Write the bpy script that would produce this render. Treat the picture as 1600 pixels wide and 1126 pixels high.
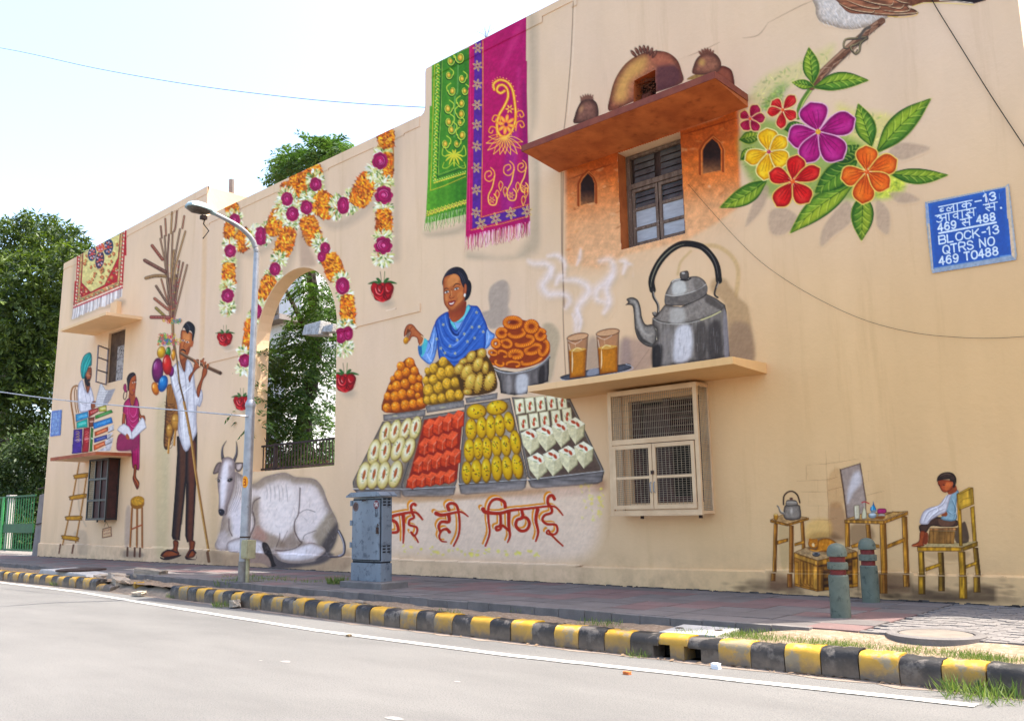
import bpy, bmesh, math, random
import numpy as np
from mathutils import Vector, Matrix, geometry
for o_ in list(bpy.data.objects): bpy.data.objects.remove(o_)
scene = bpy.context.scene
COL = scene.collection
# ---------------------------------------------------------------- camera
FPX = 1372.; CX, CY = 800., 563.
def _n(v):
    v = np.array(v, float); return v/np.linalg.norm(v)
_dx = -_n((-740-CX, 828-CY, FPX)); _up = _n((670-CX, -7300-CY, FPX)); _up = _n(_up-np.dot(_up, _dx)*_dx)
_yv = np.cross(_up, _dx)
if _yv[2] < 0: _yv = -_yv
RW = np.array([_dx, _yv, _up])                      # world axes: X along the wall, Y into the wall, Z up
CAM = np.array([0, -13.2653, 1.3])
def ray(x, y): return RW @ _n((x-CX, y-CY, FPX))
def atY(x, y, Y=0.): r = ray(x, y); return CAM+r*((Y-CAM[1])/r[1])
def atZ(x, y, z=0.): r = ray(x, y); return CAM+r*((z-CAM[2])/r[2])
def atX(x, y, X): r = ray(x, y); return CAM+r*((X-CAM[0])/r[0])
cd = bpy.data.cameras.new('camera'); cam = bpy.data.objects.new('camera', cd); COL.objects.link(cam)
r_, d_, f_ = RW[:, 0], RW[:, 1], RW[:, 2]
cam.matrix_world = Matrix(((r_[0], -d_[0], -f_[0], CAM[0]), (r_[1], -d_[1], -f_[1], CAM[1]), (r_[2], -d_[2], -f_[2], CAM[2]), (0, 0, 0, 1)))
cd.sensor_width = 36; cd.lens = FPX/1600*36; cd.clip_end = 3000
scene.camera = cam
# ---------------------------------------------------------------- sky, sun, exposure
SUNV = Vector((.78, 1., 0)).normalized()
EL = math.radians(64.)
sund = Vector((SUNV.x*math.cos(EL), SUNV.y*math.cos(EL), math.sin(EL)))
w = bpy.data.worlds.new('World'); scene.world = w; w.use_nodes = True
nt = w.node_tree; nt.nodes.clear()
sky = nt.nodes.new('ShaderNodeTexSky'); sky.sky_type = 'NISHITA'; sky.sun_disc = False
sky.sun_elevation = EL; sky.sun_rotation = math.atan2(sund.x, sund.y)
sky.dust_density = 4.2; sky.air_density = 1.0; sky.ozone_density = 1.0; sky.altitude = 200
bg = nt.nodes.new('ShaderNodeBackground'); bg.inputs[1].default_value = .15
wo = nt.nodes.new('ShaderNodeOutputWorld')
nt.links.new(sky.outputs[0], bg.inputs[0]); nt.links.new(bg.outputs[0], wo.inputs[0])
sl = bpy.data.lights.new('sun', 'SUN'); sl.energy = 2.9; sl.angle = math.radians(.53); sl.color = (1., .95, .86)
so = bpy.data.objects.new('sun', sl); COL.objects.link(so)
so.rotation_euler = sund.to_track_quat('Z', 'Y').to_euler(); so.location = (0, 20, 40)
scene.view_settings.view_transform = 'Standard'; scene.view_settings.look = 'None'
scene.view_settings.exposure = 2.0; scene.view_settings.gamma = 1
scene.render.engine = 'CYCLES'
# ---------------------------------------------------------------- materials
def lin(c):
    if isinstance(c, str): c = [int(c[k:k+2], 16)/255 for k in (0, 2, 4)]
    return [v/12.92 if v <= .04045 else ((v+.055)/1.055)**2.4 for v in c]
KA = .93      # photo tone to base colour
def ramp2(nt, fac, stops):
    r = nt.nodes.new('ShaderNodeValToRGB'); e = r.color_ramp.elements
    e[0].position, e[0].color = stops[0][0], (*stops[0][1], 1); e[1].position, e[1].color = stops[-1][0], (*stops[-1][1], 1)
    for p, c in stops[1:-1]:
        q = e.new(p); q.color = (*c, 1)
    nt.links.new(fac, r.inputs[0]); return r
def noise_node(nt, vec, scale, detail=4, rough=.55, stretch=None):
    n = nt.nodes.new('ShaderNodeTexNoise'); n.inputs['Scale'].default_value = scale; n.inputs['Detail'].default_value = detail; n.inputs['Roughness'].default_value = rough
    if stretch:
        m = nt.nodes.new('ShaderNodeMapping'); m.inputs['Scale'].default_value = stretch; nt.links.new(vec, m.inputs[0]); vec = m.outputs[0]
    nt.links.new(vec, n.inputs['Vector']); return n.outputs['Fac']
def mixrgb(nt, fac, a, b, mode='MIX'):
    m = nt.nodes.new('ShaderNodeMix'); m.data_type = 'RGBA'; m.blend_type = mode
    for s_, v in ((m.inputs[0], fac), (m.inputs[6], a), (m.inputs[7], b)):
        if isinstance(v, (int, float)): s_.default_value = v
        elif isinstance(v, (tuple, list)): s_.default_value = (*v, 1)
        else: nt.links.new(v, s_)
    return m.outputs[2]
def mat(name, c1, c2=None, sc=3., rough=.8, bump=.0, bsc=40., metal=0., c3=None, c3t=(.6, .7), c3sc=6., stretch=None, rnd=0., spec=.3, world=True, bdist=.01):
    m = bpy.data.materials.new(name); m.use_nodes = True; nt = m.node_tree; p = nt.nodes['Principled BSDF']
    p.inputs['Roughness'].default_value = rough; p.inputs['Metallic'].default_value = metal; p.inputs['Specular IOR Level'].default_value = spec
    if world: v = nt.nodes.new('ShaderNodeNewGeometry').outputs['Position']
    else: v = nt.nodes.new('ShaderNodeTexCoord').outputs['Object']
    c1 = tuple(lin(c1)) if isinstance(c1, str) else c1; out = c1
    if c2 is not None:
        c2 = tuple(lin(c2)) if isinstance(c2, str) else c2
        f = noise_node(nt, v, sc, 6, .6, stretch)
        out = ramp2(nt, f, [(.35, c1), (.65, c2)]).outputs[0]
    if c3 is not None:
        c3 = tuple(lin(c3)) if isinstance(c3, str) else c3
        f = noise_node(nt, v, c3sc, 8, .65)
        k = ramp2(nt, f, [(c3t[0], (0, 0, 0)), (c3t[1], (1, 1, 1))]).outputs[0]
        out = mixrgb(nt, k, out, c3)
    if rnd:
        oi = nt.nodes.new('ShaderNodeObjectInfo'); mr = nt.nodes.new('ShaderNodeMapRange'); mr.inputs[3].default_value = 1-rnd; mr.inputs[4].default_value = 1+rnd
        nt.links.new(oi.outputs['Random'], mr.inputs[0]); out = mixrgb(nt, 1., out, mr.outputs[0], 'MULTIPLY')
    if isinstance(out, tuple): p.inputs['Base Color'].default_value = (*out, 1)
    else: nt.links.new(out, p.inputs['Base Color'])
    if bump:
        f = noise_node(nt, v, bsc, 6, .6); b = nt.nodes.new('ShaderNodeBump'); b.inputs['Strength'].default_value = bump; b.inputs['Distance'].default_value = bdist
        nt.links.new(f, b.inputs['Height']); nt.links.new(b.outputs[0], p.inputs['Normal'])
    return m
# plaster: one node group shared by the wall and by the painting on it
pg = bpy.data.node_groups.new('plaster_paint', 'ShaderNodeTree')
pg.interface.new_socket('Color', in_out='OUTPUT', socket_type='NodeSocketColor')
pg.interface.new_socket('Normal', in_out='OUTPUT', socket_type='NodeSocketVector')
pg.interface.new_socket('Soft', in_out='OUTPUT', socket_type='NodeSocketFloat')
go = pg.nodes.new('NodeGroupOutput'); pv = pg.nodes.new('ShaderNodeNewGeometry').outputs['Position']
def T(c, k=KA): return tuple(v*k for v in lin(c))
a_ = ramp2(pg, noise_node(pg, pv, .22, 4, .55), [(.3, T('f4cea2')), (.7, T('f0ccaa'))]).outputs[0]
sx0 = pg.nodes.new('ShaderNodeSeparateXYZ'); pg.links.new(pv, sx0.inputs[0])
def mrange(s_, a, b):
    m = pg.nodes.new('ShaderNodeMapRange'); m.interpolation_type = 'SMOOTHSTEP'; m.inputs[1].default_value = a; m.inputs[2].default_value = b; pg.links.new(s_, m.inputs[0]); return m.outputs[0]
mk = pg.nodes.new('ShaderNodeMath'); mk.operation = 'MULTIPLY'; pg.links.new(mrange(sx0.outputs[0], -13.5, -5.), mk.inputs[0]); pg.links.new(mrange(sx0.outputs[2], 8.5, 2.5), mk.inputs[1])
a_ = mixrgb(pg, mk.outputs[0], a_, T('e9ba7e'))     # warm bounce from the sunlit ground, painted into the plaster colour at lower right
b2 = pg.nodes.new('ShaderNodeMath'); b2.operation = 'MULTIPLY'; pg.links.new(mrange(sx0.outputs[2], 5.5, 1.), b2.inputs[0]); b2.inputs[1].default_value = .35
a_ = mixrgb(pg, b2.outputs[0], a_, T('e9bf8a'))
b_ = ramp2(pg, noise_node(pg, pv, 1.1, 6, .6, (1, 1, .35)), [(.3, (.93, .92, .9)), (.7, (1.03, 1.03, 1.03))]).outputs[0]
a_ = mixrgb(pg, 1., a_, b_, 'MULTIPLY')
st = ramp2(pg, noise_node(pg, pv, .9, 8, .7, (2.2, 2.2, .16)), [(.56, (1, 1, 1)), (.76, (.87, .84, .79))]).outputs[0]
a_ = mixrgb(pg, 1., a_, st, 'MULTIPLY')
sp = ramp2(pg, noise_node(pg, pv, 24, 3, .6), [(.66, (1, 1, 1)), (.78, (.86, .84, .8))]).outputs[0]
a_ = mixrgb(pg, .7, a_, sp, 'MULTIPLY')
# dirt splashed up from the pavement
sx = pg.nodes.new('ShaderNodeSeparateXYZ'); pg.links.new(pv, sx.inputs[0])
mr = pg.nodes.new('ShaderNodeMapRange'); mr.inputs[1].default_value = .02; mr.inputs[2].default_value = .75; mr.inputs[3].default_value = .6; mr.inputs[4].default_value = 0
pg.links.new(sx.outputs[2], mr.inputs[0])
gn = noise_node(pg, pv, 2.2, 8, .68)
mm = pg.nodes.new('ShaderNodeMath'); mm.operation = 'MULTIPLY'; pg.links.new(mr.outputs[0], mm.inputs[0])
gr = ramp2(pg, gn, [(.42, (0, 0, 0)), (.68, (1, 1, 1))]); pg.links.new(gr.outputs[0], mm.inputs[1])
a_ = mixrgb(pg, mm.outputs[0], a_, T('a3805f'))
pg.links.new(a_, go.inputs[0])
f1 = noise_node(pg, pv, 9, 6, .62); f2 = noise_node(pg, pv, 90, 3, .6)
ad = pg.nodes.new('ShaderNodeMath'); ad.operation = 'MULTIPLY_ADD'; ad.inputs[1].default_value = .12; pg.links.new(f2, ad.inputs[0]); pg.links.new(f1, ad.inputs[2])
bp = pg.nodes.new('ShaderNodeBump'); bp.inputs['Strength'].default_value = .35; bp.inputs['Distance'].default_value = .02
pg.links.new(ad.outputs[0], bp.inputs['Height']); pg.links.new(bp.outputs[0], go.inputs[1])
fs = ramp2(pg, noise_node(pg, pv, 55, 4, .7), [(.3, (.94, .94, .94)), (.7, (1.04, 1.04, 1.04))])
pg.links.new(fs.outputs[0], go.inputs[2])
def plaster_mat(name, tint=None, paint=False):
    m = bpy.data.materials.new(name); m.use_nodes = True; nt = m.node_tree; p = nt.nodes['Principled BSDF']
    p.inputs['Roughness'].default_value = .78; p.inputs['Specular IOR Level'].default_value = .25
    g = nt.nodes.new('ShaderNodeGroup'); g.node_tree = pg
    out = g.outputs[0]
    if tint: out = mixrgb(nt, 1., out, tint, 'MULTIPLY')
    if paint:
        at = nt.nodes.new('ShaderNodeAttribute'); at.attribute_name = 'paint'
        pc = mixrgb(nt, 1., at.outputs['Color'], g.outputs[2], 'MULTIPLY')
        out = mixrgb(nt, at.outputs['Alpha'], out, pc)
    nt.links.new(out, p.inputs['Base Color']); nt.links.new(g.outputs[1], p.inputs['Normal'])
    return m
M = {}
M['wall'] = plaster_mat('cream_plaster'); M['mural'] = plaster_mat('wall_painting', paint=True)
M['soffit'] = plaster_mat('cream_plaster_yellow', (1.0, .95, .82))
M['terra'] = mat('terracotta_paint', 'c66e38', 'a6562a', 2.5, .75, .25, 30, c3='7c3c1e', c3t=(.58, .8), c3sc=5)
M['terra_edge'] = mat('terracotta_edge', '8a4630', '74362a', 4, .7, .15, 30)
M['orange_edge'] = mat('orange_edge_paint', 'b0603a', '8a3c22', 1.2, .7)
M['cream_metal'] = mat('cream_enamel', T('e0bd90'), T('d2ac80'), 3, .5, spec=.5)
M['black_metal'] = mat('black_enamel', (.012, .012, .014), (.02, .018, .016), 3, .4, spec=.5)
M['wire'] = mat('painted_wire', 'a8957a', '8c7c66', 9, .6)
M['terrain'] = mat('ground_cover', (.10, .085, .055), (.06, .06, .035), .8, .95)
M['dark'] = mat('dark_interior', (.012, .010, .009), (.02, .016, .013), 2, .9)
M['brownwood'] = mat('old_window_wood', '806a5a', '5e4a3e', 14, .7, .3, 60, stretch=(1, 1, .2), c3='a8988c', c3t=(.6, .68), c3sc=20)
M['shutter'] = mat('maroon_shutter', '4a2822', '35201c', 6, .6)
M['curtain'] = mat('curtain_cloth', '5a4640', '3a2c2a', 8, .9, stretch=(8, 8, .4))
M['road'] = mat('asphalt_road', (.158, .149, .136), (.125, .118, .108), 1.1, .85, .9, 90, stretch=(.35, 1, 1), c3=(.078, .075, .071), c3t=(.5, .66), c3sc=60, bdist=.008)
M['line'] = mat('worn_white_line', (.46, .44, .40), (.34, .32, .29), 5, .7, .2, 60, c3=(.2, .19, .175), c3t=(.54, .64), c3sc=11)
M['soil'] = mat('dry_soil', (.26, .18, .115), (.2, .14, .088), 1.6, .95, .7, 45, c3=(.36, .27, .19), c3t=(.5, .65), c3sc=18, bdist=.02)
M['dust'] = mat('dusty_edge', (.25, .19, .145), (.2, .155, .12), 3, .95, .4, 80)
M['tile_grey'] = mat('grey_paving_tile', (.15, .128, .116), (.115, .099, .09), 2.6, .85, .35, 70, c3=(.2, .185, .175), c3t=(.6, .72), c3sc=9, rnd=.13)
M['tile_red'] = mat('red_paving_tile', (.18, .105, .093), (.14, .09, .082), 2.6, .85, .35, 70, c3=(.18, .15, .14), c3t=(.58, .72), c3sc=9, rnd=.13)
M['paver'] = mat('dusty_block_paver', (.19, .17, .155), (.145, .13, .118), 5, .9, .5, 60, c3=(.13, .115, .1), c3t=(.58, .7), c3sc=8)
M['concrete'] = mat('grey_concrete', (.17, .15, .135), (.12, .107, .097), 4, .9, .5, 50, c3=(.13, .115, .1), c3t=(.6, .75), c3sc=6, rnd=.1)
M['pale_concrete'] = mat('pale_concrete', (.48, .45, .40), (.4, .37, .33), 4, .9, .4, 50, c3=(.28, .25, .21), c3t=(.62, .74), c3sc=8)
def kerbmat(name, c, dirt):
    m = mat(name, c, tuple(v*.8 for v in c), 5, .6, .35, 45, c3=dirt, c3t=(.52, .6), c3sc=4.6, rnd=.15)
    nt = m.node_tree; p = nt.nodes['Principled BSDF']; src = p.inputs['Base Color'].links[0].from_socket
    v = nt.nodes.new('ShaderNodeNewGeometry').outputs['Position']; s_ = nt.nodes.new('ShaderNodeSeparateXYZ'); nt.links.new(v, s_.inputs[0])
    r = nt.nodes.new('ShaderNodeMapRange'); r.inputs[1].default_value = -.27; r.inputs[2].default_value = -.07; r.inputs[3].default_value = .75; r.inputs[4].default_value = .0; nt.links.new(s_.outputs[2], r.inputs[0])
    n = noise_node(nt, v, 9, 5, .6); q = nt.nodes.new('ShaderNodeMath'); q.operation = 'MULTIPLY'; nt.links.new(r.outputs[0], q.inputs[0]); nt.links.new(n, q.inputs[1])
    q2 = nt.nodes.new('ShaderNodeMath'); q2.operation = 'MULTIPLY'; q2.use_clamp = True; q2.inputs[1].default_value = 2.4; nt.links.new(q.outputs[0], q2.inputs[0])
    nt.links.new(mixrgb(nt, q2.outputs[0], src, (.16, .12, .085)), p.inputs['Base Color'])
    return m
M['kerb_black'] = kerbmat('worn_black_kerb_paint', (.016, .015, .015), (.12, .102, .085))
M['kerb_yellow'] = kerbmat('worn_yellow_kerb_paint', (.56, .30, .025), (.28, .215, .12))
M['cabinet'] = mat('blue_grey_cabinet_paint', '687078', '7c868e', 2.2, .5, .12, 20, c3='444c56', c3t=(.53, .66), c3sc=8, metal=.1, spec=.5, stretch=(1, 1, .3))
M['cabinet_dark'] = mat('dark_gap', (.02, .02, .022), None)
M['rust'] = mat('rusty_metal', '4a3830', '33261f', 20, .8)
M['galv'] = mat('galvanised_steel', 'a8a8aa', '949496', 6, .45, .08, 20, metal=.55, c3='77736c', c3t=(.6, .75), c3sc=5)
M['lamp'] = mat('lamp_housing', '9fb4b4', '8a9c9e', 6, .45)
M['lampglass'] = mat('lamp_glass', '5a5046', '3c342c', 20, .3, spec=.6)
M['bollard'] = mat('grey_green_bollard_paint', '676d5e', '5a6052', 7, .6, .2, 60, c3='3f463c', c3t=(.55, .66), c3sc=11)
M['bollard_red'] = mat('maroon_band_paint', '7c2a24', '5c1f1b', 9, .5, c3='a89a90', c3t=(.7, .76), c3sc=18)
M['boxcream'] = mat('cream_junction_box', 'a8a07c', '928a68', 8, .7, c3='6c6248', c3t=(.6, .7), c3sc=10)
M['iron'] = mat('brown_iron', '3a2a26', '2c201e', 10, .7)
M['green_gate'] = mat('green_gate_paint', '245c36', '1c4e30', 6, .5)
M['white_paint'] = mat('white_paint', T('e8e6e2'), T('d8d4ce'), 3, .7)
M['grey_wall'] = mat('grey_render', '8a8078', '766c66', 2, .9, .3, 30)
M['cable'] = mat('black_cable', (.035, .03, .026), None, rough=.9, spec=.05)
M['bark'] = mat('tree_bark', (.055, .042, .032), (.032, .025, .02), 9, .95, .6, 30, stretch=(1, 1, .3))
M['rubble'] = mat('broken_concrete', (.42, .34, .25), (.3, .24, .18), 6, .95, .8, 30, rnd=.15, bdist=.03)
M['dryleaf'] = mat('dry_leaf', (.22, .14, .08), (.12, .08, .05), 9, .9)
M['litter'] = mat('white_litter', (.75, .75, .74), None)
M['sign'] = bpy.data.materials.new('name_board_print')
def leafmat(name, c1, c2, tr=.35):
    m = bpy.data.materials.new(name); m.use_nodes = True; nt = m.node_tree; p = nt.nodes['Principled BSDF']; p.inputs['Roughness'].default_value = .55; p.inputs['Specular IOR Level'].default_value = .3
    at = nt.nodes.new('ShaderNodeAttribute'); at.attribute_name = 'tint'
    c = mixrgb(nt, at.outputs['Fac'], c1, c2); nt.links.new(c, p.inputs['Base Color'])
    t = nt.nodes.new('ShaderNodeBsdfTranslucent'); nt.links.new(mixrgb(nt, 1., c, (1.5, 1.7, .6), 'MULTIPLY'), t.inputs[0])
    mx = nt.nodes.new('ShaderNodeMixShader'); mx.inputs[0].default_value = tr; nt.links.new(p.outputs[0], mx.inputs[1]); nt.links.new(t.outputs[0], mx.inputs[2])
    nt.links.new(mx.outputs[0], nt.nodes['Material Output'].inputs[0]); return m
M['leaf'] = leafmat('broad_leaf', (.011, .028, .007), (.14, .185, .03), .22)
M['leaf2'] = leafmat('feathery_leaf', (.016, .042, .014), (.085, .15, .038), .28)
M['grass'] = leafmat('grass_blade', (.06, .12, .02), (.19, .22, .06), .25)
# ---------------------------------------------------------------- object helpers
def tag(o, label=None, cat=None, group=None, kind=None):
    for k, v in (('label', label), ('category', cat), ('group', group), ('kind', kind)):
        if v: o[k] = v
    return o
def obj(name, me, m=None, parent=None):
    if m is not None and not me.materials: me.materials.append(M[m] if isinstance(m, str) else m)
    o = bpy.data.objects.new(name, me); COL.objects.link(o)
    if parent is not None: o.parent = parent
    return o
def empty(name, loc=(0, 0, 0), rz=0):
    o = bpy.data.objects.new(name, None); COL.objects.link(o); o.location = loc; o.rotation_euler = (0, 0, rz); o.empty_display_size = .2; return o
class MB:
    def __init__(s): s.v = []; s.f = []
    def add(s, v, f):
        n = len(s.v); s.v += [tuple(p) for p in v]; s.f += [tuple(i+n for i in q) for q in f]; return s
    def box(s, x0, x1, y0, y1, z0, z1, tops=None):
        v = [(x0, y0, z0), (x1, y0, z0), (x1, y1, z0), (x0, y1, z0), (x0, y0, z1), (x1, y0, z1), (x1, y1, z1), (x0, y1, z1)]
        return s.add(v, [(0, 3, 2, 1), (4, 5, 6, 7), (0, 1, 5, 4), (1, 2, 6, 5), (2, 3, 7, 6), (3, 0, 4, 7)])
    def prism(s, poly, axis, a, b):      # poly in the two other axes
        n = len(poly); v = []
        for t in (a, b):
            for p in poly:
                v.append({'x': (t, p[0], p[1]), 'y': (p[0], t, p[1]), 'z': (p[0], p[1], t)}[axis])
        return s.add(v, [tuple(range(n))[::-1], tuple(range(n, 2*n))]+[(i, (i+1) % n, n+(i+1) % n, n+i) for i in range(n)])
    def tube(s, pts, r, seg=8, r2=None, cap=True):
        P = [Vector(p) for p in pts]; n = len(P); R = [r+(0 if r2 is None else (r2-r)*i/(n-1)) for i in range(n)] if not isinstance(r, (list, tuple)) else r
        b = len(s.v); up = Vector((0, 0, 1))
        for i, p in enumerate(P):
            d = (P[min(i+1, n-1)]-P[max(i-1, 0)]).normalized()
            if abs(d.dot(up)) > .95: u = d.cross(Vector((1, 0, 0))).normalized()
            else: u = d.cross(up).normalized()
            w_ = d.cross(u)
            for k in range(seg):
                a = 2*math.pi*k/seg; q = p+(u*math.cos(a)+w_*math.sin(a))*R[i]; s.v.append(tuple(q))
        for i in range(n-1):
            for k in range(seg):
                s.f.append((b+i*seg+k, b+i*seg+(k+1) % seg, b+(i+1)*seg+(k+1) % seg, b+(i+1)*seg+k))
        if cap: s.f.append(tuple(b+k for k in range(seg))[::-1]); s.f.append(tuple(b+(n-1)*seg+k for k in range(seg)))
        return s
    def lathe(s, prof, cx, cy, seg=28):
        b = len(s.v); n = len(prof)
        for r, z in prof:
            for k in range(seg): a = 2*math.pi*k/seg; s.v.append((cx+r*math.cos(a), cy+r*math.sin(a), z))
        for i in range(n-1):
            for k in range(seg): s.f.append((b+i*seg+k, b+i*seg+(k+1) % seg, b+(i+1)*seg+(k+1) % seg, b+(i+1)*seg+k))
        s.f.append(tuple(b+k for k in range(seg))[::-1]); s.f.append(tuple(b+(n-1)*seg+k for k in range(seg)))
        return s
    def mesh(s, name='m', smooth=False, bev=0):
        me = bpy.data.meshes.new(name); me.from_pydata(s.v, [], s.f); me.update()
        if bev:
            bm = bmesh.new(); bm.from_mesh(me); bmesh.ops.recalc_face_normals(bm, faces=bm.faces)
            bmesh.ops.bevel(bm, geom=[e for e in bm.edges if len(e.link_faces) == 2 and e.calc_face_angle(0) > .6], offset=bev, segments=2, affect='EDGES', profile=.6)
            bm.to_mesh(me); bm.free()
        else:
            bm = bmesh.new(); bm.from_mesh(me); bmesh.ops.recalc_face_normals(bm, faces=bm.faces); bm.to_mesh(me); bm.free()
        if smooth:
            me.shade_smooth(); me.set_sharp_from_angle(angle=math.radians(38))
        return me
    def make(s, name, m, parent=None, smooth=False, bev=0): return obj(name, s.mesh(name, smooth, bev), m, parent)
def copy_tree(o, parent=None):
    c = o.copy(); COL.objects.link(c)
    if parent is not None: c.parent = parent
    for ch in list(o.children): copy_tree(ch, c)
    return c
rnd = random.Random(5)
# ---------------------------------------------------------------- flat wall painting (the mural): painted numerically, one mesh per painted figure
rng = np.random.default_rng(7)
_N = rng.random((256, 256))
def vnoise(x, y, sc):
    u = x/sc; v = y/sc
    i = np.floor(u).astype(int); j = np.floor(v).astype(int)
    fu = u-i; fv = v-j
    fu = fu*fu*(3-2*fu); fv = fv*fv*(3-2*fv)
    a = _N[j % 256, i % 256]; b = _N[j % 256, (i+1) % 256]
    c = _N[(j+1) % 256, i % 256]; d = _N[(j+1) % 256, (i+1) % 256]
    return (a*(1-fu)+b*fu)*(1-fv)+(c*(1-fu)+d*fu)*fv
def col(c):
    if isinstance(c, str):
        return np.array([int(c[k:k+2], 16) for k in (0, 2, 4)])/255.
    return np.array(c, float)
def mixc(a, b, t): return col(a)*(1-t)+col(b)*t
def spline(p, closed=False, n=5):
    p = np.asarray(p, float)
    N = len(p)
    if N < 3: return p
    out = []
    rngk = range(N) if closed else range(N-1)
    for i in rngk:
        if closed: a, b, c, d = p[(i-1) % N], p[i], p[(i+1) % N], p[(i+2) % N]
        else: a, b, c, d = p[max(i-1, 0)], p[i], p[i+1], p[min(i+2, N-1)]
        for k in range(n):
            t = k/n
            out.append(.5*((2*b)+(c-a)*t+(2*a-5*b+4*c-d)*t*t+(3*b-a-3*c+d)*t**3))
    if not closed: out.append(p[-1])
    return np.array(out)
class Canvas:
    def __init__(s, name, label, x0, y0, x1, y1, step=1.15):
        s.name, s.label = name, label
        s.xs = np.arange(x0, x1+step, step); s.ys = np.arange(y0, y1+step, step)
        s.st = step
        s.rgb = np.zeros((len(s.ys), len(s.xs), 3)); s.a = np.zeros((len(s.ys), len(s.xs)))
        s.o = (0, 0, 1.)
        s.clip = None
    def F(s, ox, oy, sc): s.o = (ox, oy, sc); return s
    def T(s, p):
        p = np.asarray(p, float).reshape(-1, len(p[0]) if hasattr(p[0], '__len__') else 2)
        q = p.copy(); q[:, 0] = s.o[0]+p[:, 0]/s.o[2]; q[:, 1] = s.o[1]+p[:, 1]/s.o[2]
        return q
    def win(s, lo, hi, pad):
        i0 = max(0, int((lo[0]-pad-s.xs[0])/s.st)); i1 = min(len(s.xs), int((hi[0]+pad-s.xs[0])/s.st)+2)
        j0 = max(0, int((lo[1]-pad-s.ys[0])/s.st)); j1 = min(len(s.ys), int((hi[1]+pad-s.ys[0])/s.st)+2)
        if i1 <= i0 or j1 <= j0: return None
        X, Y = np.meshgrid(s.xs[i0:i1], s.ys[j0:j1])
        return (slice(j0, j1), slice(i0, i1)), X, Y
    def over(s, sl, c, m):
        if s.clip is not None: m = m*s.clip[sl]
        A = s.a[sl]; oa = m+A*(1-m)
        R = s.rgb[sl]
        den = np.maximum(oa, 1e-6)[..., None]
        s.rgb[sl] = (c*m[..., None]+R*(A*(1-m))[..., None])/den
        s.a[sl] = oa
    def sd(s, P, pad):
        w = s.win(P.min(0), P.max(0), pad)
        if w is None: return None
        sl, X, Y = w
        D = np.full(X.shape, 1e9); ins = np.zeros(X.shape, bool)
        n = len(P)
        for i in range(n):
            ax, ay = P[i]; bx, by = P[(i+1) % n]
            ex, ey = bx-ax, by-ay
            L = ex*ex+ey*ey
            if L < 1e-9: continue
            t = np.clip(((X-ax)*ex+(Y-ay)*ey)/L, 0, 1)
            np.minimum(D, (X-ax-t*ex)**2+(Y-ay-t*ey)**2, out=D)
            if (ay > Y.min()-1 or by > Y.min()-1) and ay != by:
                c = ((ay <= Y) != (by <= Y)) & (X < ex*(Y-ay)/ey+ax)
                ins ^= c
        D = np.sqrt(D); D[ins] *= -1
        return sl, X, Y, D
    def poly(s, pts, c, sm=True, soft=None, al=1., edge=None, grad=None, tex=0., out=None, tn=(4, 4)):
        P = s.T(pts)
        if sm: P = spline(P, True, 4)
        sf = s.st*1.1 if soft is None else soft/s.o[2]
        r = s.sd(P, sf+2)
        if r is None: return
        sl, X, Y, D = r
        m = np.clip(.5-D/sf, 0, 1); m = m*m*(3-2*m)*al
        C = np.empty(X.shape+(3,)); C[:] = col(c)
        if grad:
            g = s.T([grad[0:2], grad[2:4]]); dx, dy = g[1]-g[0]
            t = np.clip(((X-g[0, 0])*dx+(Y-g[0, 1])*dy)/(dx*dx+dy*dy), 0, 1)[..., None]
            C = C*(1-t)+col(grad[4])*t
        if edge:
            w = edge[1]/s.o[2]
            t = np.exp(-np.maximum(-D, 0)**2/(w*w))*(edge[2] if len(edge) > 2 else 1)
            C = C*(1-t[..., None])+col(edge[0])*t[..., None]
        if tex:
            nn = vnoise(X+31, Y+11, tn[0]*.9)*.6+vnoise(X, Y, 1.7)*.4 if tn[0] == tn[1] else vnoise(X*tn[1]/tn[0], Y, tn[1])
            C = np.clip(C*(1+tex*2*(nn-.5))[..., None], 0, 1)
        s.over(sl, C, m)
        if out: s.stroke(list(pts)+[pts[0]], out[1], out[0], sm=sm, al=out[2] if len(out) > 2 else 1)
    def stroke(s, pts, w, c, al=1., sm=True, taper=0, soft=None, w2=None):
        P = s.T(pts)
        if sm: P = spline(P, False, 4)
        w = w/s.o[2]; w2 = w if w2 is None else w2/s.o[2]
        n = len(P)
        W = np.linspace(w, w2, n)
        if taper == 1: W = W*np.linspace(1, .15, n)
        if taper == 2: W = W*(np.sin(np.pi*np.linspace(.06, .94, n))*.95+.05)
        sf = s.st if soft is None else soft/s.o[2]
        r = s.win(P.min(0), P.max(0), W.max()+sf+1)
        if r is None: return
        sl, X, Y = r
        D = np.full(X.shape, 1e9)
        for i in range(n-1):
            ax, ay = P[i]; ex, ey = P[i+1]-P[i]
            L = max(ex*ex+ey*ey, 1e-9)
            t = np.clip(((X-ax)*ex+(Y-ay)*ey)/L, 0, 1)
            d = np.sqrt((X-ax-t*ex)**2+(Y-ay-t*ey)**2)-(W[i]*(1-t)+W[i+1]*t)/2
            np.minimum(D, d, out=D)
        thin = min(1., max(W.max(), .35)/(s.st*.9))
        m = np.clip(.5-D/sf, 0, 1)*al*thin
        C = np.empty(X.shape+(3,)); C[:] = col(c)
        s.over(sl, C, m)
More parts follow.
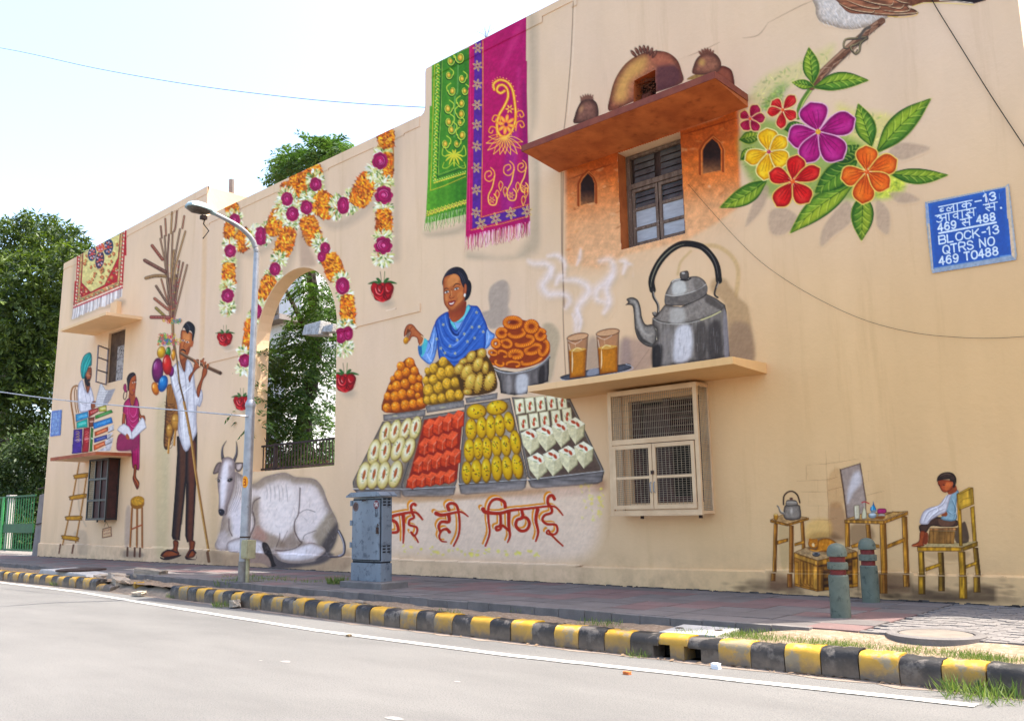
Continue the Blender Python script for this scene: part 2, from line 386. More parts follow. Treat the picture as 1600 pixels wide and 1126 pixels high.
    def ell(s, cx, cy, rx, ry, rot, c, al=1., sh=None, hl=None, soft=None, edge=None, tex=0):
        (cx, cy), = s.T([(cx, cy)]); rx /= s.o[2]; ry /= s.o[2]
        R = max(rx, ry)
        r = s.win((cx-R, cy-R), (cx+R, cy+R), 2)
        if r is None: return
        sl, X, Y = r
        a = math.radians(rot); dx = X-cx; dy = Y-cy
        u = (dx*math.cos(a)+dy*math.sin(a))/rx; v = (-dx*math.sin(a)+dy*math.cos(a))/ry
        q = np.sqrt(u*u+v*v)
        if soft: m = np.clip((1-q)/soft, 0, 1); m = m*m*(3-2*m)
        else: m = np.clip(.5-(q-1)*min(rx, ry)/s.st, 0, 1)
        C = np.empty(X.shape+(3,)); C[:] = col(c)
        if sh:   # shade colour towards lower right
            t = np.clip((dx/R*.6+dy/R*.75)*.6+q*.55-.12, 0, 1)[..., None]
            C = C*(1-t)+col(sh)*t
        if edge:
            t = (np.clip(q, 0, 1)**edge[1])[..., None]
            C = C*(1-t)+col(edge[0])*t
        if hl:
            d = np.sqrt((u+.35)**2+(v+.38)**2)
            t = np.clip(1-d/.42, 0, 1)[..., None]**1.3*.85
            C = C*(1-t)+col(hl)*t
        if tex: C = np.clip(C*(1+tex*2*(vnoise(X, Y, 1.9)-.5))[..., None], 0, 1)
        s.over(sl, C, m*al)
    def inside(s, P):
        r = s.sd(P, 0)
        return r
    def dabs(s, pts, cols, n, ln, wd, ang=None, sm=True, al=.9, jit=40, seed=None, shade=.15):
        P = s.T(pts)
        if sm: P = spline(P, True, 4)
        r = s.sd(P, 0)
        if r is None: return
        sl, X, Y, D = r
        ok = np.argwhere(D < 0)
        if len(ok) == 0: return
        g = np.random.default_rng(seed if seed is not None else 5)
        o = s.o; s.o = (0, 0, 1.)
        for k in range(n):
            j, i = ok[g.integers(len(ok))]
            x, y = X[j, i], Y[j, i]
            a = g.uniform(0, 180) if ang is None else ang+g.normal()*jit
            c = np.clip(col(cols[g.integers(len(cols))])*(1+shade*g.normal()), 0, 1)
            L = ln/o[2]*g.uniform(.6, 1.3)
            s.ell(x, y, L, wd/o[2]*g.uniform(.7, 1.3), a, c, al)
        s.o = o
    def cut(s, pts, sm=False, frame=None):
        o = s.o
        if frame: s.o = frame
        P = s.T(pts)
        if sm: P = spline(P, True, 4)
        r = s.sd(P, 2); s.o = o
        if r is None: return
        sl, X, Y, D = r
        s.a[sl] *= np.clip(.5+D/s.st, 0, 1)
MUR = []
def canvas(*a, **k):
    c = Canvas(*a, **k); MUR.append(c); return c
# ================================================================ ground and road
GX0, GX1 = -400, 400
ground = MB().box(-600, 600, -600, 600, -1.4, -.34).make('ground', 'terrain'); tag(ground, kind='structure')
def sheet(name, m, pts, z, kind='structure'):
    o = MB().add([(x, y, z) for x, y in pts], [tuple(range(len(pts)))]).make(name, m)
    if kind: tag(o, kind=kind)
    return o
KY = [(30, -4.75), (1, -4.66), (-3.4, -4.63), (-7, -4.70), (-10.4, -4.62), (-13.5, -4.42), (-16.9, -4.2), (-20.5, -4.15), (-27, -4.22), (-34, -4.1), (-60, -3.6), (-120, -2.5)]
def ky(x): return float(np.interp(-x, [-p[0] for p in KY], [p[1] for p in KY]))
PY = [(30, -3.55), (-5, -3.52), (-12, -3.42), (-21, -3.1), (-32.6, -2.65), (-60, -1.8), (-120, 0)]
def pyy(x): return float(np.interp(-x, [-p[0] for p in PY], [p[1] for p in PY]))
xs_ = [30, 10, 1, -3.4, -7, -10.4, -13.5, -16.9, -20.5, -27, -34, -60, -120]
road = MB()
v = [(x, ky(x)+.12, -.3) for x in xs_]+[(x, -22, -.3) for x in xs_]; n_ = len(xs_)
road.add(v, [(i, i+1, n_+i+1, n_+i) for i in range(n_-1)]); road = road.make('road', 'road'); tag(road, kind='structure')
# dusty edge of the road along the kerb
def strip(name, m, xs, a, b, z, wob=0, seed=1, kind='structure'):
    g = np.random.default_rng(seed); X = np.arange(xs[0], xs[1], -.25); mb = MB(); v = []
    for x in X: v += [(x, a(x), z), (x, b(x)+(g.normal()*wob), z)]
    mb.add(v, [(2*i, 2*i+1, 2*i+3, 2*i+2) for i in range(len(X)-1)]); o = mb.make(name, m)
    if kind: tag(o, kind=kind)
    return o
strip('dusty_road_edge', 'dust', (6, -60), lambda x: ky(x)+.1, lambda x: ky(x)-.13, -.296, .03, 3)
LP = [(30, -5.2), (-2.27, -5.18), (-4.6, -5.36), (-7.1, -5.52), (-10.8, -5.5), (-13.9, -5.26), (-17.6, -4.95), (-21.2, -4.62), (-26.9, -4.5), (-60, -4.3)]
def ly(x): return float(np.interp(-x, [-p[0] for p in LP], [p[1] for p in LP]))
strip('road_edge_line', 'line', (-2.27, -60), lambda x: ly(x)+.075, lambda x: ly(x)-.075, -.292, .005, 4)
# pale wear patches and a crack on the carriageway
wm = MB(); g = np.random.default_rng(21)
for k in range(16):
    x = g.uniform(-14, 2); y = g.uniform(-12, -5.4); r = g.uniform(.015, .06); n = 9
    wm.add([(x, y, -.2955)]+[(x+math.cos(2*math.pi*i/n)*r*1.8*g.uniform(.6, 1.2), y+math.sin(2*math.pi*i/n)*r*g.uniform(.5, 1.2), -.2955) for i in range(n)], [(0, i+1, (i+1) % n+1) for i in range(n)])
tag(wm.make('road_patches', mat('pale_road_patch', (.27, .255, .235), (.235, .22, .2), 9, .9, .4, 120)), kind='structure')
# soil strip between pavement and kerb
X = np.arange(8, -62, -.16); NY = 9; v = []; g = np.random.default_rng(4)
for x in X:
    for j in range(NY):
        t = j/(NY-1); y = (pyy(x)+.1)*(1-t)+(ky(x)+.2)*t
        z = -.115+.05*(vnoise(np.array([x*40+900]), np.array([y*60+900]), 26)[0]-.5)+.03*(vnoise(np.array([x*80+900]), np.array([y*80+900]), 9)[0]-.5)
        if x > -5.2: k_ = min(1, (x+5.2)/.7); z = z*(1-k_)+k_*(-.016-.07*t+(z+.115)*.3)
        v.append((x, y, z))
f = [(i*NY+j, i*NY+j+1, (i+1)*NY+j+1, (i+1)*NY+j) for i in range(len(X)-1) for j in range(NY-1)]
sm_ = MB().add(v, f).mesh('soil'); sm_.shade_smooth(); tag(obj('soil_strip', sm_, 'soil'), kind='structure')
# soil spilling out through the broken kerb
X = np.arange(-17.3, -21.4, -.12); v = []
for x in X:
    for j in range(8):
        t = j/7; y = ky(x)+.3-t*.42; n_2 = vnoise(np.array([x*70+900]), np.array([y*90+900]), 11)[0]
        v.append((x, y, -.16-.14*min(1, t*1.6)+.09*(n_2-.5)*(1-t*.8)))
me_ = MB().add(v, [(i*8+j, i*8+j+1, (i+1)*8+j+1, (i+1)*8+j) for i in range(len(X)-1) for j in range(7)]).mesh('s'); me_.shade_smooth(); tag(obj('spilled_soil', me_, mat('pale_spilled_soil', (.26, .2, .14), (.18, .14, .1), 4, .95, .8, 40, bdist=.02)), kind='structure')
# ================================================================ pavement: every tile in reach a piece of its own
pave = MB().box(-60, 30, -2.2, 6, -.3, -.028).make('pavement', 'concrete'); tag(pave, kind='structure')
pb = MB(); v = []
for x in xs_: v += [(x, pyy(x)+.02, -.03), (x, 0, -.03)]
pb.add(v, [(2*i, 2*i+1, 2*i+3, 2*i+2) for i in range(len(xs_)-1)]); pb.make('pavement_bed', 'concrete', pave)
TL, TW = .61, .48
tiles = {}
for m in ('tile_grey', 'tile_red'):
    me = MB().box(.004, TL-.004, .004, TW-.004, -.03, 0).mesh('tile', bev=.004); me.materials.append(M[m]); tiles[m] = me
far = {'tile_grey': MB(), 'tile_red': MB()}
def redness(i, j):
    return (j in (2, 3) and ((i+(j == 3)) % 4) in (0, 1)) or (j in (4, 5) and (i % 5) in (2, 3)) or (i*7+j*3) % 19 == 0
cnt = 0
for i in range(0, 100):
    x0 = -3.85-(i+1)*TL
    edge = -pyy(x0+TL/2)
    y = -.02; j = 0
    rows = int(edge/TW)
    for j in range(7):
        yw = edge-.02-(j+1)*TW         # rows counted from the outer edge inwards
        if yw < -TW*.98: continue
        k = 'tile_red' if redness(i, j) else 'tile_grey'
        y0 = -(yw+TW)
        wclip = min(TW, (-.03-y0)) if y0+TW > -.03 else TW
        if wclip < .06: continue
        if i < 37:
            o = obj('paving_tile', tiles[k], None, pave); o.location = (x0, y0, rnd.uniform(-.004, .003)); o.scale = (1, wclip/TW, 1); o.rotation_euler = (rnd.uniform(-.006, .006), rnd.uniform(-.006, .006), rnd.uniform(-.006, .006)); cnt += 1
        else: far[k].box(x0+.004, x0+TL-.004, y0+.004, y0+wclip-.004, -.03, rnd.uniform(-.004, .003))
for k in far: tag(far[k].make('paving_tile', k, pave), kind='stuff')
# small interlocking pavers at the near end
pv_ = MB()
for i in range(54):
    for j in range(34):
        x = -3.84+i*.205+(j % 2)*.1; y = -3.5+j*.104
        if x > 8 or y > -.12: continue
        pv_.box(x, x+.198, y, y+.098, -.03, -.004+rnd.uniform(-.006, .006))
tag(pv_.make('block_paver', 'paver', pave), kind='stuff')
# edging stones of the pavement
es = MB().box(0, .445, -.05, .05, -.2, .004).mesh('edging_stone', bev=.008); es.materials.append(M['concrete'])
x = -4.35
while x > -46:
    o = obj('edging_stone', es, None, pave); a = math.atan2(pyy(x-.45)-pyy(x), -.45)-math.pi
    o.location = (x-.45, pyy(x-.45)-.03, rnd.uniform(-.012, .006)); o.rotation_euler = (rnd.uniform(-.02, .02), 0, a); x -= .452
# ================================================================ kerb: black and yellow stones
kerb = empty('kerb', (0, -4.6, -.3)); tag(kerb, kind='structure')
KP = [(-.26, 0), (0, 0), (.005, .17), (-.01, .215), (-.035, .24), (-.07, .252), (-.22, .252), (-.25, .24), (-.26, .2)]
def stone_mesh(L, cut=None):
    mb = MB()
    if cut is None: mb.prism([(-a, b) for a, b in KP], 'x', .003, L-.003)
    else:
        mb.prism([(-a, max(b, .145)) for a, b in KP], 'x', .003, L-.003)
        for a, b in cut: mb.prism([(0, 0), (.24, 0), (.24, .147), (-.004, .147)], 'x', a, b)
    return mb
SL = .3684
ke = empty('tmp'); bpy.data.objects.remove(ke)
def put_stone(x1, k, L=SL, me=None):
    x0 = x1-L; y = ky((x0+x1)/2); a = math.atan2(ky(x1)-ky(x0), x1-x0)
    o = obj('kerb_stone', me or KM[k][rnd.randrange(6)], None, None); o.parent = kerb
    o.location = (x0, ky(x0)+4.6+rnd.uniform(-.011, .011), rnd.uniform(-.01, .008)); o.rotation_euler = (rnd.uniform(-.03, .03), rnd.uniform(-.014, .014), a+rnd.uniform(-.016, .016)); return o
KM = {}
for k in ('kerb_black', 'kerb_yellow'):
    KM[k] = []
    for q in range(6):
        me = stone_mesh(SL*(1, .985, 1, .99, 1, .98)[q]).mesh('kerb_stone'); bm = bmesh.new(); bm.from_mesh(me)
        bmesh.ops.subdivide_edges(bm, edges=[e for e in bm.edges if abs(e.verts[0].co.x-e.verts[1].co.x) > .1], cuts=7)
        g = np.random.default_rng(q+(50 if k == 'kerb_black' else 0))
        for v in bm.verts:
            if v.co.z > .02: v.co.z += g.normal()*.0032-(abs(g.normal())*.012 if g.random() < .1 else 0); v.co.y += g.normal()*.003
        bm.to_mesh(me); bm.free(); me.shade_smooth(); me.set_sharp_from_angle(angle=math.radians(50)); me.materials.append(M[k]); KM[k].append(me)
# inlet stones between px 992 and 1125: cut-outs
def kb(i): return -3.42-i*SL
holes = [(float(atY(1024.5, 1022, -4.64)[0]), float(atY(1049.4, 1022, -4.64)[0])), (float(atY(1071, 1024, -4.64)[0]), float(atY(1097, 1024, -4.64)[0]))]
for i in range(-24, 39):
    x1 = kb(i); x0 = kb(i+1)     # stone between boundaries i and i+1
    k = 'kerb_black' if i % 2 == 0 else 'kerb_yellow'
    cut = [h for h in holes if h[0] < x1 and h[1] > x0]
    if cut:
        segs = []; c0 = x0
        for a, b in sorted(cut):
            if a > c0: segs.append((c0-x0, min(a, x1)-x0))
            c0 = max(c0, b)
        if c0 < x1: segs.append((c0-x0, x1-x0))
        me = stone_mesh(SL, [(max(a, .003), min(b, SL-.003)) for a, b in segs if b-a > .01]).mesh('kerb_stone', smooth=True); me.materials.append(M[k])
        put_stone(x1, k, me=me)
    else: put_stone(x1, k)
o = MB().box(holes[0][0]-.1, holes[1][1]+.1, -4.40, -4.36, -.3, -.1).make('inlet_back', 'dark', kerb); o.location = (0, 4.6, .3)
x1 = -20.7; i = 0
while x1 > -46:
    k = ('kerb_black', 'kerb_yellow')[i % 2]; o = put_stone(x1, k)
    if i < 2: o.location.z -= .1; o.rotation_euler.y = .08
    x1 -= SL; i += 1
# ================================================================ the painted building
bld = empty('painted_building', (-14, 0, 0)); tag(bld, 'long cream building wall covered with painted street scenes, with a tall arch', 'building')
BO = (14, 0, 0)
def part(mb_or_me, name, m, parent=bld, smooth=False, bev=0):
    o = mb_or_me.make(name, m, None, smooth, bev) if isinstance(mb_or_me, MB) else obj(name, mb_or_me, m)
    o.parent = parent
    if parent is bld: o.location = BO
    return o
XS, YL, XR = -24.85, 0., -2.24
PLY, PLZ = -.045, .40
def slab(outer, holes, y0, y1):
    loops = [[Vector((p[0], p[1], 0)) for p in outer]]+[[Vector((p[0], p[1], 0)) for p in h] for h in holes]
    tris = geometry.tessellate_polygon(loops); flat = [p for l in loops for p in l]; n = len(flat); mb = MB()
    v = [(p.x, y0, p.y) for p in flat]+[(p.x, y1, p.y) for p in flat]
    f = [tuple(t) for t in tris]+[tuple(i+n for i in t)[::-1] for t in tris]
    b = 0
    for l in loops:
        m = len(l); f += [(b+i, b+(i+1) % m, n+b+(i+1) % m, n+b+i) for i in range(m)]; b += m
    return mb.add(v, f)
def rect(x0, x1, z0, z1): return [(x0, z0), (x1, z0), (x1, z1), (x0, z1)]
AX0, AX1, AZ, SILL = -21.72, -17.95, 6.05, 2.555
acx, ar = (AX0+AX1)/2, (AX1-AX0)/2
arch = [(AX0, SILL), (AX1, SILL), (AX1, AZ)]+[(acx+ar*math.cos(t), AZ+ar*1.02*math.sin(t)) for t in np.linspace(0, math.pi, 26)[1:-1]]+[(AX0, AZ)]
P = lambda x, y, Y=0: tuple(atY(x, y, Y)[[0, 2]])
top = [(XS, 10.68), P(658, 180.7), P(662, 176), P(664.1, 169), P(664.3, 113), P(666, 107), P(672, 104), (-14.2, 11.885), (XR, 11.885)]
UW = rect(-9.15, -7.74, 6.16, 8.10); VENT = [(-8.74, 8.98), (-8.21, 8.98), (-8.20, 9.49), (-8.70, 9.44)]; LWIN = rect(-9.12, -7.66, 1.45, 3.28)
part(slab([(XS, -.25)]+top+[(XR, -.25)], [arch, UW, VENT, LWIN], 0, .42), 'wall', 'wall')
lt0 = atY(100, 412, YL); lb = -36.45
LU = rect(-31.49, -30.15, 6.1, 7.92); LL = rect(-31.35, -30.05, 1.5, 3.25)
topL = [(-36.1, 11.48), (XS, 11.70)]
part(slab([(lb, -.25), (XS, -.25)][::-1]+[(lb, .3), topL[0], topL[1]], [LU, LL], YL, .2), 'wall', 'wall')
# return walls, roofs, rooms behind
def P3(*a, **k): return part(*a, **k)
LD = 2.3
part(MB().box(XS-.25, XS, .2, LD, -.25, 11.70).box(lb, lb+.3, .2, 4, -.25, 11.3).box(lb, XS-.25, .2, 4, 10.9, 11.0), 'side_wall', 'wall')
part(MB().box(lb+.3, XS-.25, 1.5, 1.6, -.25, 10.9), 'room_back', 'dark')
part(MB().box(-14.4, XR, .42, 7, 11.2, 11.3).box(-14.4, -14.2, .42, 7, -.25, 11.88).box(XR-.25, XR, .42, 7, -.25, 11.88).box(-14.2, XR-.25, 6.8, 7, -.25, 11.2), 'side_wall', 'wall')
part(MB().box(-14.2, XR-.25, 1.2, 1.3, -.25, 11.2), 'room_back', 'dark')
# coping bands, string course, plinth
def poly_band(pts, h, t, y=0.):
    mb = MB()
    for (xa, za), (xb, zb) in zip(pts[:-1], pts[1:]):
        mb.add([(xa, y-t, za-h), (xb, y-t, zb-h), (xb, y-t, zb+.004), (xa, y-t, za+.004), (xa, y+.01, za-h), (xb, y+.01, zb-h), (xb, y+.05, zb+.004), (xa, y+.05, za+.004)], [(0, 1, 2, 3), (4, 7, 6, 5), (0, 4, 5, 1), (3, 2, 6, 7), (0, 3, 7, 4), (1, 5, 6, 2)])
    return mb
part(poly_band([(XS+.002, 10.68), P(656, 181.8)], .26, .014), 'coping', 'wall'); part(poly_band([(-14.35, 11.885), (XR, 11.885)], .17, .014), 'coping', 'wall')
part(poly_band(topL, .25, .014, YL), 'coping', 'wall')
for a, b in ((AX1, -14.78), (XS, AX0)): part(MB().box(a, b, -.022, .01, 5.93, 6.12), 'string_course', 'wall')
part(MB().box(AX0+.0, AX0+.022, .02, .41, 5.93, 6.12), 'string_course', 'wall')
def plz(x): return float(np.interp(-x, [2.2, 5, 9, 15, 24.6, 32, 36], [.385, .36, .315, .31, .41, .46, .49]))
mb = MB(); X = list(np.linspace(XR, XS, 24)); v = []
for x in X: v += [(x, PLY, -.2), (x, PLY, plz(x)-.012), (x, 0.005, plz(x)+.02)]
mb.add(v, [q for i in range(23) for q in ((3*i, 3*i+3, 3*i+4, 3*i+1), (3*i+1, 3*i+4, 3*i+5, 3*i+2))]); part(mb, 'plinth', 'wall')
mb = MB(); X = list(np.linspace(XS+.03, lb-.06, 14)); v = []
for x in X: v += [(x, YL+PLY, -.2), (x, YL+PLY, plz(x)-.012), (x, YL+.005, plz(x)+.02)]
mb.add(v, [q for i in range(13) for q in ((3*i, 3*i+3, 3*i+4, 3*i+1), (3*i+1, 3*i+4, 3*i+5, 3*i+2))]); part(mb, 'plinth', 'wall')
# ledges (chajjas)
def ledge(name, x0, x1, y0, d, zw, zf, zt, m, edge=None, parent=bld):
    o = part(MB().prism([(y0, zw), (y0-d, zf), (y0-d, zt), (y0, zt+.03)], 'x', x0, x1), name, m, parent, bev=.006)
    if edge: obj('ledge_edge', MB().box(x0-.004, x1+.004, y0-d-.012, y0-d+.002, zf-.004, zt+.012).box(x1+.002, x1+.014, y0-d-.012, y0-.01, zf-.004, zt+.012).box(x0-.012, x0-.002, y0-d-.012, y0-.01, zf-.004, zt+.012).mesh('e'), edge, o)
    return o
ledge('window_ledge', -10.59, -6.40, 0, 1.125, 8.115, 8.225, 8.33, 'terra', 'terra_edge')
ledge('window_ledge', -10.565, -6.38, 0, 1.13, 3.475, 3.51, 3.625, 'soffit')
ledge('window_ledge', -32.68, -28.92, YL, 1.22, 8.02, 8.0, 8.1, 'soffit')
LS = -32.82
ledge('window_ledge', LS, -29.12, YL, 1.17, 3.38, 3.4, 3.495, 'wall', 'orange_edge')
# small pier above the left ledge
part(MB().box(-31.12, -30.6, YL-.16, YL, 8.12, 8.95), 'bracket', 'soffit')
# ---- upper window
win = empty('window', (5.56, .26, 6.16)); win.parent = bld; win['label'] = 'tall weathered wooden window with six panes over the kettle'
def wpart(mb, name, m, off, par, **k):
    o = mb.make(name, m, par, **k); o.location = tuple(-c for c in off); return o
WO = (5.56-14, .26, 6.16)
x0, x1, z0, z1 = -9.13, -7.76, 6.18, 8.08; xm = (x0+x1)/2
fr = MB().box(x0, x0+.09, .26, .34, z0, z1).box(x1-.09, x1, .26, .34, z0, z1).box(x0, x1, .262, .338, z0, z0+.08).box(x0, x1, .262, .338, z1-.06, z1).box(x0, x1, .25, .335, 7.40, 7.50)
wpart(fr, 'frame', 'brownwood', WO, win, bev=.004)
for a, b in ((x0+.1, xm-.01), (xm+.01, x1-.1)):
    s_ = MB().box(a, a+.06, .27, .32, z0+.09, 7.39).box(b-.06, b, .27, .32, z0+.09, 7.39).box(a, b, .272, .318, z0+.09, z0+.15).box(a, b, .272, .318, 7.33, 7.39)
    for z in (6.98, 6.6): s_.box(a, b, .274, .316, z-.03, z+.03)
    s = wpart(s_, 'sash', 'brownwood', WO, win, bev=.003)
    for zz0, zz1, mm_ in ():
        pass
M['pane_dark'] = mat('dark_louvre_glass', (.06, .06, .064), (.11, .11, .115), 5, .15, spec=.6); M['pane_pale'] = mat('dusty_pane', (.34, .33, .34), (.46, .45, .46), 4, .3, spec=.5, stretch=(1, 1, 4))
for a, b in ((x0+.16, xm-.07), (xm+.07, x1-.16)):
    for zz0, zz1, k in ((6.33, 6.57, 'pane_pale'), (6.63, 6.95, 'pane_pale'), (7.01, 7.33, 'pane_dark'), (7.52, 8.02, 'pane_dark')):
        pn = MB()
        if k == 'pane_dark':
            n = 3 if zz1 < 7.4 else 4
            for q in range(n):
                za = zz0+(zz1-zz0)*q/n; zb = zz0+(zz1-zz0)*(q+1)/n
                pn.add([(a, .29, za), (b, .29, za), (b, .315, zb-.012), (a, .315, zb-.012)], [(0, 1, 2, 3)])
        else: pn.box(a, b, .298, .304, zz0, zz1)
        wpart(pn, 'pane', k, WO, win)
part(MB().box(-9.15, -7.74, .36, .37, 6.16, 8.1), 'curtain', 'curtain')
# painted orange reveal of that window
for x in (-9.149, -7.75): part(MB().box(x, x+.009, .001, .258, 6.17, 8.115), 'reveal_paint', 'terra')
part(MB().box(-9.14, -7.75, .001, .258, 6.161, 6.168), 'sill_paint', 'wall')
# ---- ventilation hole with an old nest
part(MB().add([(-8.739, .001, 8.98), (-8.739, .3, 8.98), (-8.699, .3, 9.44), (-8.699, .001, 9.44), (-8.211, .001, 8.98), (-8.211, .3, 8.98), (-8.201, .3, 9.49), (-8.201, .001, 9.49), (-8.70, .001, 9.438), (-8.70, .3, 9.438), (-8.2, .3, 9.488), (-8.2, .001, 9.488)], [(0, 1, 2, 3), (4, 5, 6, 7), (8, 9, 10, 11)]), 'vent_reveal', 'terra')
part(MB().box(-8.76, -8.19, .30, .31, 8.96, 9.5), 'vent_back', mat('dark_brown_hole', '3a2018', '1c100c', 20, .95))
nb = MB(); g = np.random.default_rng(31)
for k in range(110):
    x, y, z = g.uniform(-8.7, -8.24), g.uniform(.06, .28), g.uniform(9.1, 9.44); d = g.normal(size=3)*.07
    nb.tube([(x, y, z), (x+d[0], y+d[1]*.3, z+d[2]*.5)], .006, 4)
part(nb, 'bird_nest', mat('dry_sticks', '7a4c30', '5a3020', 20, .9))
part(MB().box(-8.6, -8.4, .1, .28, 8.98, 9.14), 'brick', mat('broken_brick', '6c3424', '54281c', 20, .9))
# ---- grille cage window under the shelf
cage = empty('grille_window', (14-8.38, -.2, 1.25)); cage.parent = bld; cage['label'] = 'cream metal window cage with wire mesh doors under the kettle shelf'
CO = (-8.38, -.2, 1.25)
cx0, cx1, cz0, cz1, cy = -9.30, -7.47, 1.25, 3.42, -.403
t = .075
cf = MB()
cf.box(cx0, cx0+t, cy, cy+.05, cz0, cz1).box(cx1-t, cx1, cy, cy+.05, cz0, cz1).box(cx0+t, cx1-t, cy+.002, cy+.05, cz1-t, cz1-.001).box(cx0+t, cx1-t, cy+.002, cy+.05, cz0+.001, cz0+t).box(cx0+t, cx1-t, cy+.002, cy+.05, 2.47, 2.56)
cf.box(cx1-.05, cx1, cy+.052, 0, cz1-.05, cz1-.001).box(cx1-.05, cx1, cy+.052, 0, cz0+.001, cz0+.05).box(cx0, cx0+.05, cy+.052, 0, cz1-.05, cz1-.001).box(cx0, cx0+.05, cy+.052, 0, cz0+.001, cz0+.05).box(cx1-.045, cx1-.001, -.04, 0, cz0+.05, cz1-.05).box(cx0+.001, cx0+.045, -.04, 0, cz0+.05, cz1-.05)
cf.box(cx0-.02, cx1+.01, cy-.02, cy+.02, cz0-.02, cz0).box(cx0, cx1, cy, 0, cz1, cz1+.012)
wpart(cf, 'frame', 'cream_metal', CO, cage, bev=.003)
xm = (cx0+cx1)/2
def wires(mb, x0, x1, z0, z1, y, nx, nz, r=.0026, axis='x'):
    for i in range(nx):
        x = x0+(x1-x0)*(i+.5)/nx
        (mb.box(x-r, x+r, y-r, y+r, z0, z1) if axis == 'x' else mb.box(y-r, y+r, x-r, x+r, z0, z1))
    for i in range(nz):
        z = z0+(z1-z0)*(i+.5)/nz
        (mb.box(x0, x1, y+r, y+3*r, z-r, z+r) if axis == 'x' else mb.box(y+r, y+3*r, x0, x1, z-r, z+r))
for a, b in ((cx0+t+.012, xm-.006), (xm+.006, cx1-t-.012)):
    d = MB().box(a, a+.065, cy-.022, cy+.012, cz0+t+.02, 2.455).box(b-.065, b, cy-.022, cy+.012, cz0+t+.02, 2.455).box(a+.065, b-.065, cy-.02, cy+.012, cz0+t+.02, cz0+t+.09).box(a+.065, b-.065, cy-.02, cy+.012, 2.385, 2.455).box(a+.065, b-.065, cy-.016, cy+.01, 1.86, 1.905)
    dd = wpart(d, 'mesh_door', 'cream_metal', CO, cage, bev=.002)
    wm_ = MB(); wires(wm_, a+.066, b-.066, cz0+t+.09, 2.385, cy-.004, 9, 26); q = wpart(wm_, 'wire_mesh', 'wire', CO, cage); tag(q, kind='stuff')
    hx = b-.03 if a < xm-.1 else a+.03
    hm_ = MB().tube([(hx, cy-.022, 1.62), (hx, cy-.055, 1.64), (hx, cy-.055, 1.78), (hx, cy-.022, 1.8)], .009, 6); wpart(hm_, 'handle', 'galv', CO, cage)
q = wpart((lambda m: (wires(m, cx0+t, cx1-t, 2.56, cz1-t, cy+.02, 44, 7), m)[1])(MB()), 'wire_mesh', 'wire', CO, cage); tag(q, kind='stuff')
for X_ in (cx1-.02, cx0+.02):
    m_ = MB(); wires(m_, cy+.05, -.03, cz0+.05, cz1-.05, X_, 7, 56, axis='y'); q = wpart(m_, 'wire_mesh', 'wire', CO, cage); tag(q, kind='stuff')
wpart(MB().box(xm-.02, xm+.03, cy-.05, cy-.022, 1.93, 1.99), 'padlock', 'rust', CO, cage)
for xx in (-8.75, -7.6): wpart(MB().box(xx, xx+.05, cy+.1, cy+.14, cz0-.07, cz0-.02), 'bolt', 'rust', CO, cage)
# old window behind the cage
for a, b in ((-9.12, -8.95), (-8.45, -8.32), (-7.8, -7.66)): part(MB().box(a, b, .1, .18, 1.45, 3.28), 'inner_frame', 'shutter')
for z in (1.45, 2.45): part(MB().box(-9.12, -7.66, .102, .178, z, z+.105), 'inner_frame', 'shutter')
part(MB().box(-8.95, -8.45, .2, .21, 1.5, 3.2), 'curtain', 'curtain'); 
lv = MB()
for k in range(9): z = 2.62+k*.07; lv.add([(-8.3, .12, z), (-7.8, .12, z), (-7.8, .16, z+.055), (-8.3, .16, z+.055)], [(0, 1, 2, 3)])
tag(part(lv, 'louvre', 'shutter'), kind='stuff')
# ---- upper left window with an open casement
fx0, fx1, fz0, fz1 = -31.49, -30.15, 6.1, 7.92
part(MB().box(fx0, fx1, YL+.2, YL+.26, fz0, fz0+.05).box(fx0, fx0+.05, YL+.2, YL+.26, fz0, fz1).box(fx1-.05, fx1, YL+.2, YL+.26, fz0, fz1), 'window_frame', 'cabinet')
M['casement'] = mat('pale_grey_steel_frame', '9c8e8c', '7c706e', 8, .6)
cs_ = MB(); c0 = atX(176, 598, fx0+.05); hx_, hy_ = fx0+.05, YL
e = atY(150, 597, -.55); ex, ey = float(e[0]), -.55
def cbar(z, h=.022, a=0., b=1.): cs_.add([(hx_+(ex-hx_)*q+o1, hy_+(ey-hy_)*q+o2, z+s) for q in (a, b) for s in (-h, h) for o1, o2 in ((0, 0), (.02, .02))], [(0, 1, 3, 2), (4, 6, 7, 5), (0, 4, 5, 1), (2, 3, 7, 6), (0, 2, 6, 4), (1, 5, 7, 3)])
for z in (6.06, 6.48, 6.92, 7.34): cbar(z)
for q in (0.02, 1.): cs_.box(hx_+(ex-hx_)*q-.02, hx_+(ex-hx_)*q+.02, hy_+(ey-hy_)*q-.02, hy_+(ey-hy_)*q+.02, 6.04, 7.36)
part(cs_, 'open_casement', 'casement')
pn = MB().box(-30.82, -30.18, YL+.06, YL+.1, 6.05, 7.36); cz = part(pn, 'closed_casement', 'casement')
for z in (6.1, 6.52, 6.94): obj('pane', MB().box(-30.79, -30.21, YL+.045, YL+.058, z, z+.38).mesh('pane'), mat('newspaper_on_glass', 'b4aaa4', '8c8480', 9, .8, c3='3c3634', c3t=(.55, .6), c3sc=14), cz)
part(MB().box(fx0, fx1, .1, .12, fz0, fz1), 'window_back', mat('dim_brown_room', '6a5444', '4c3a30', 3, .9))
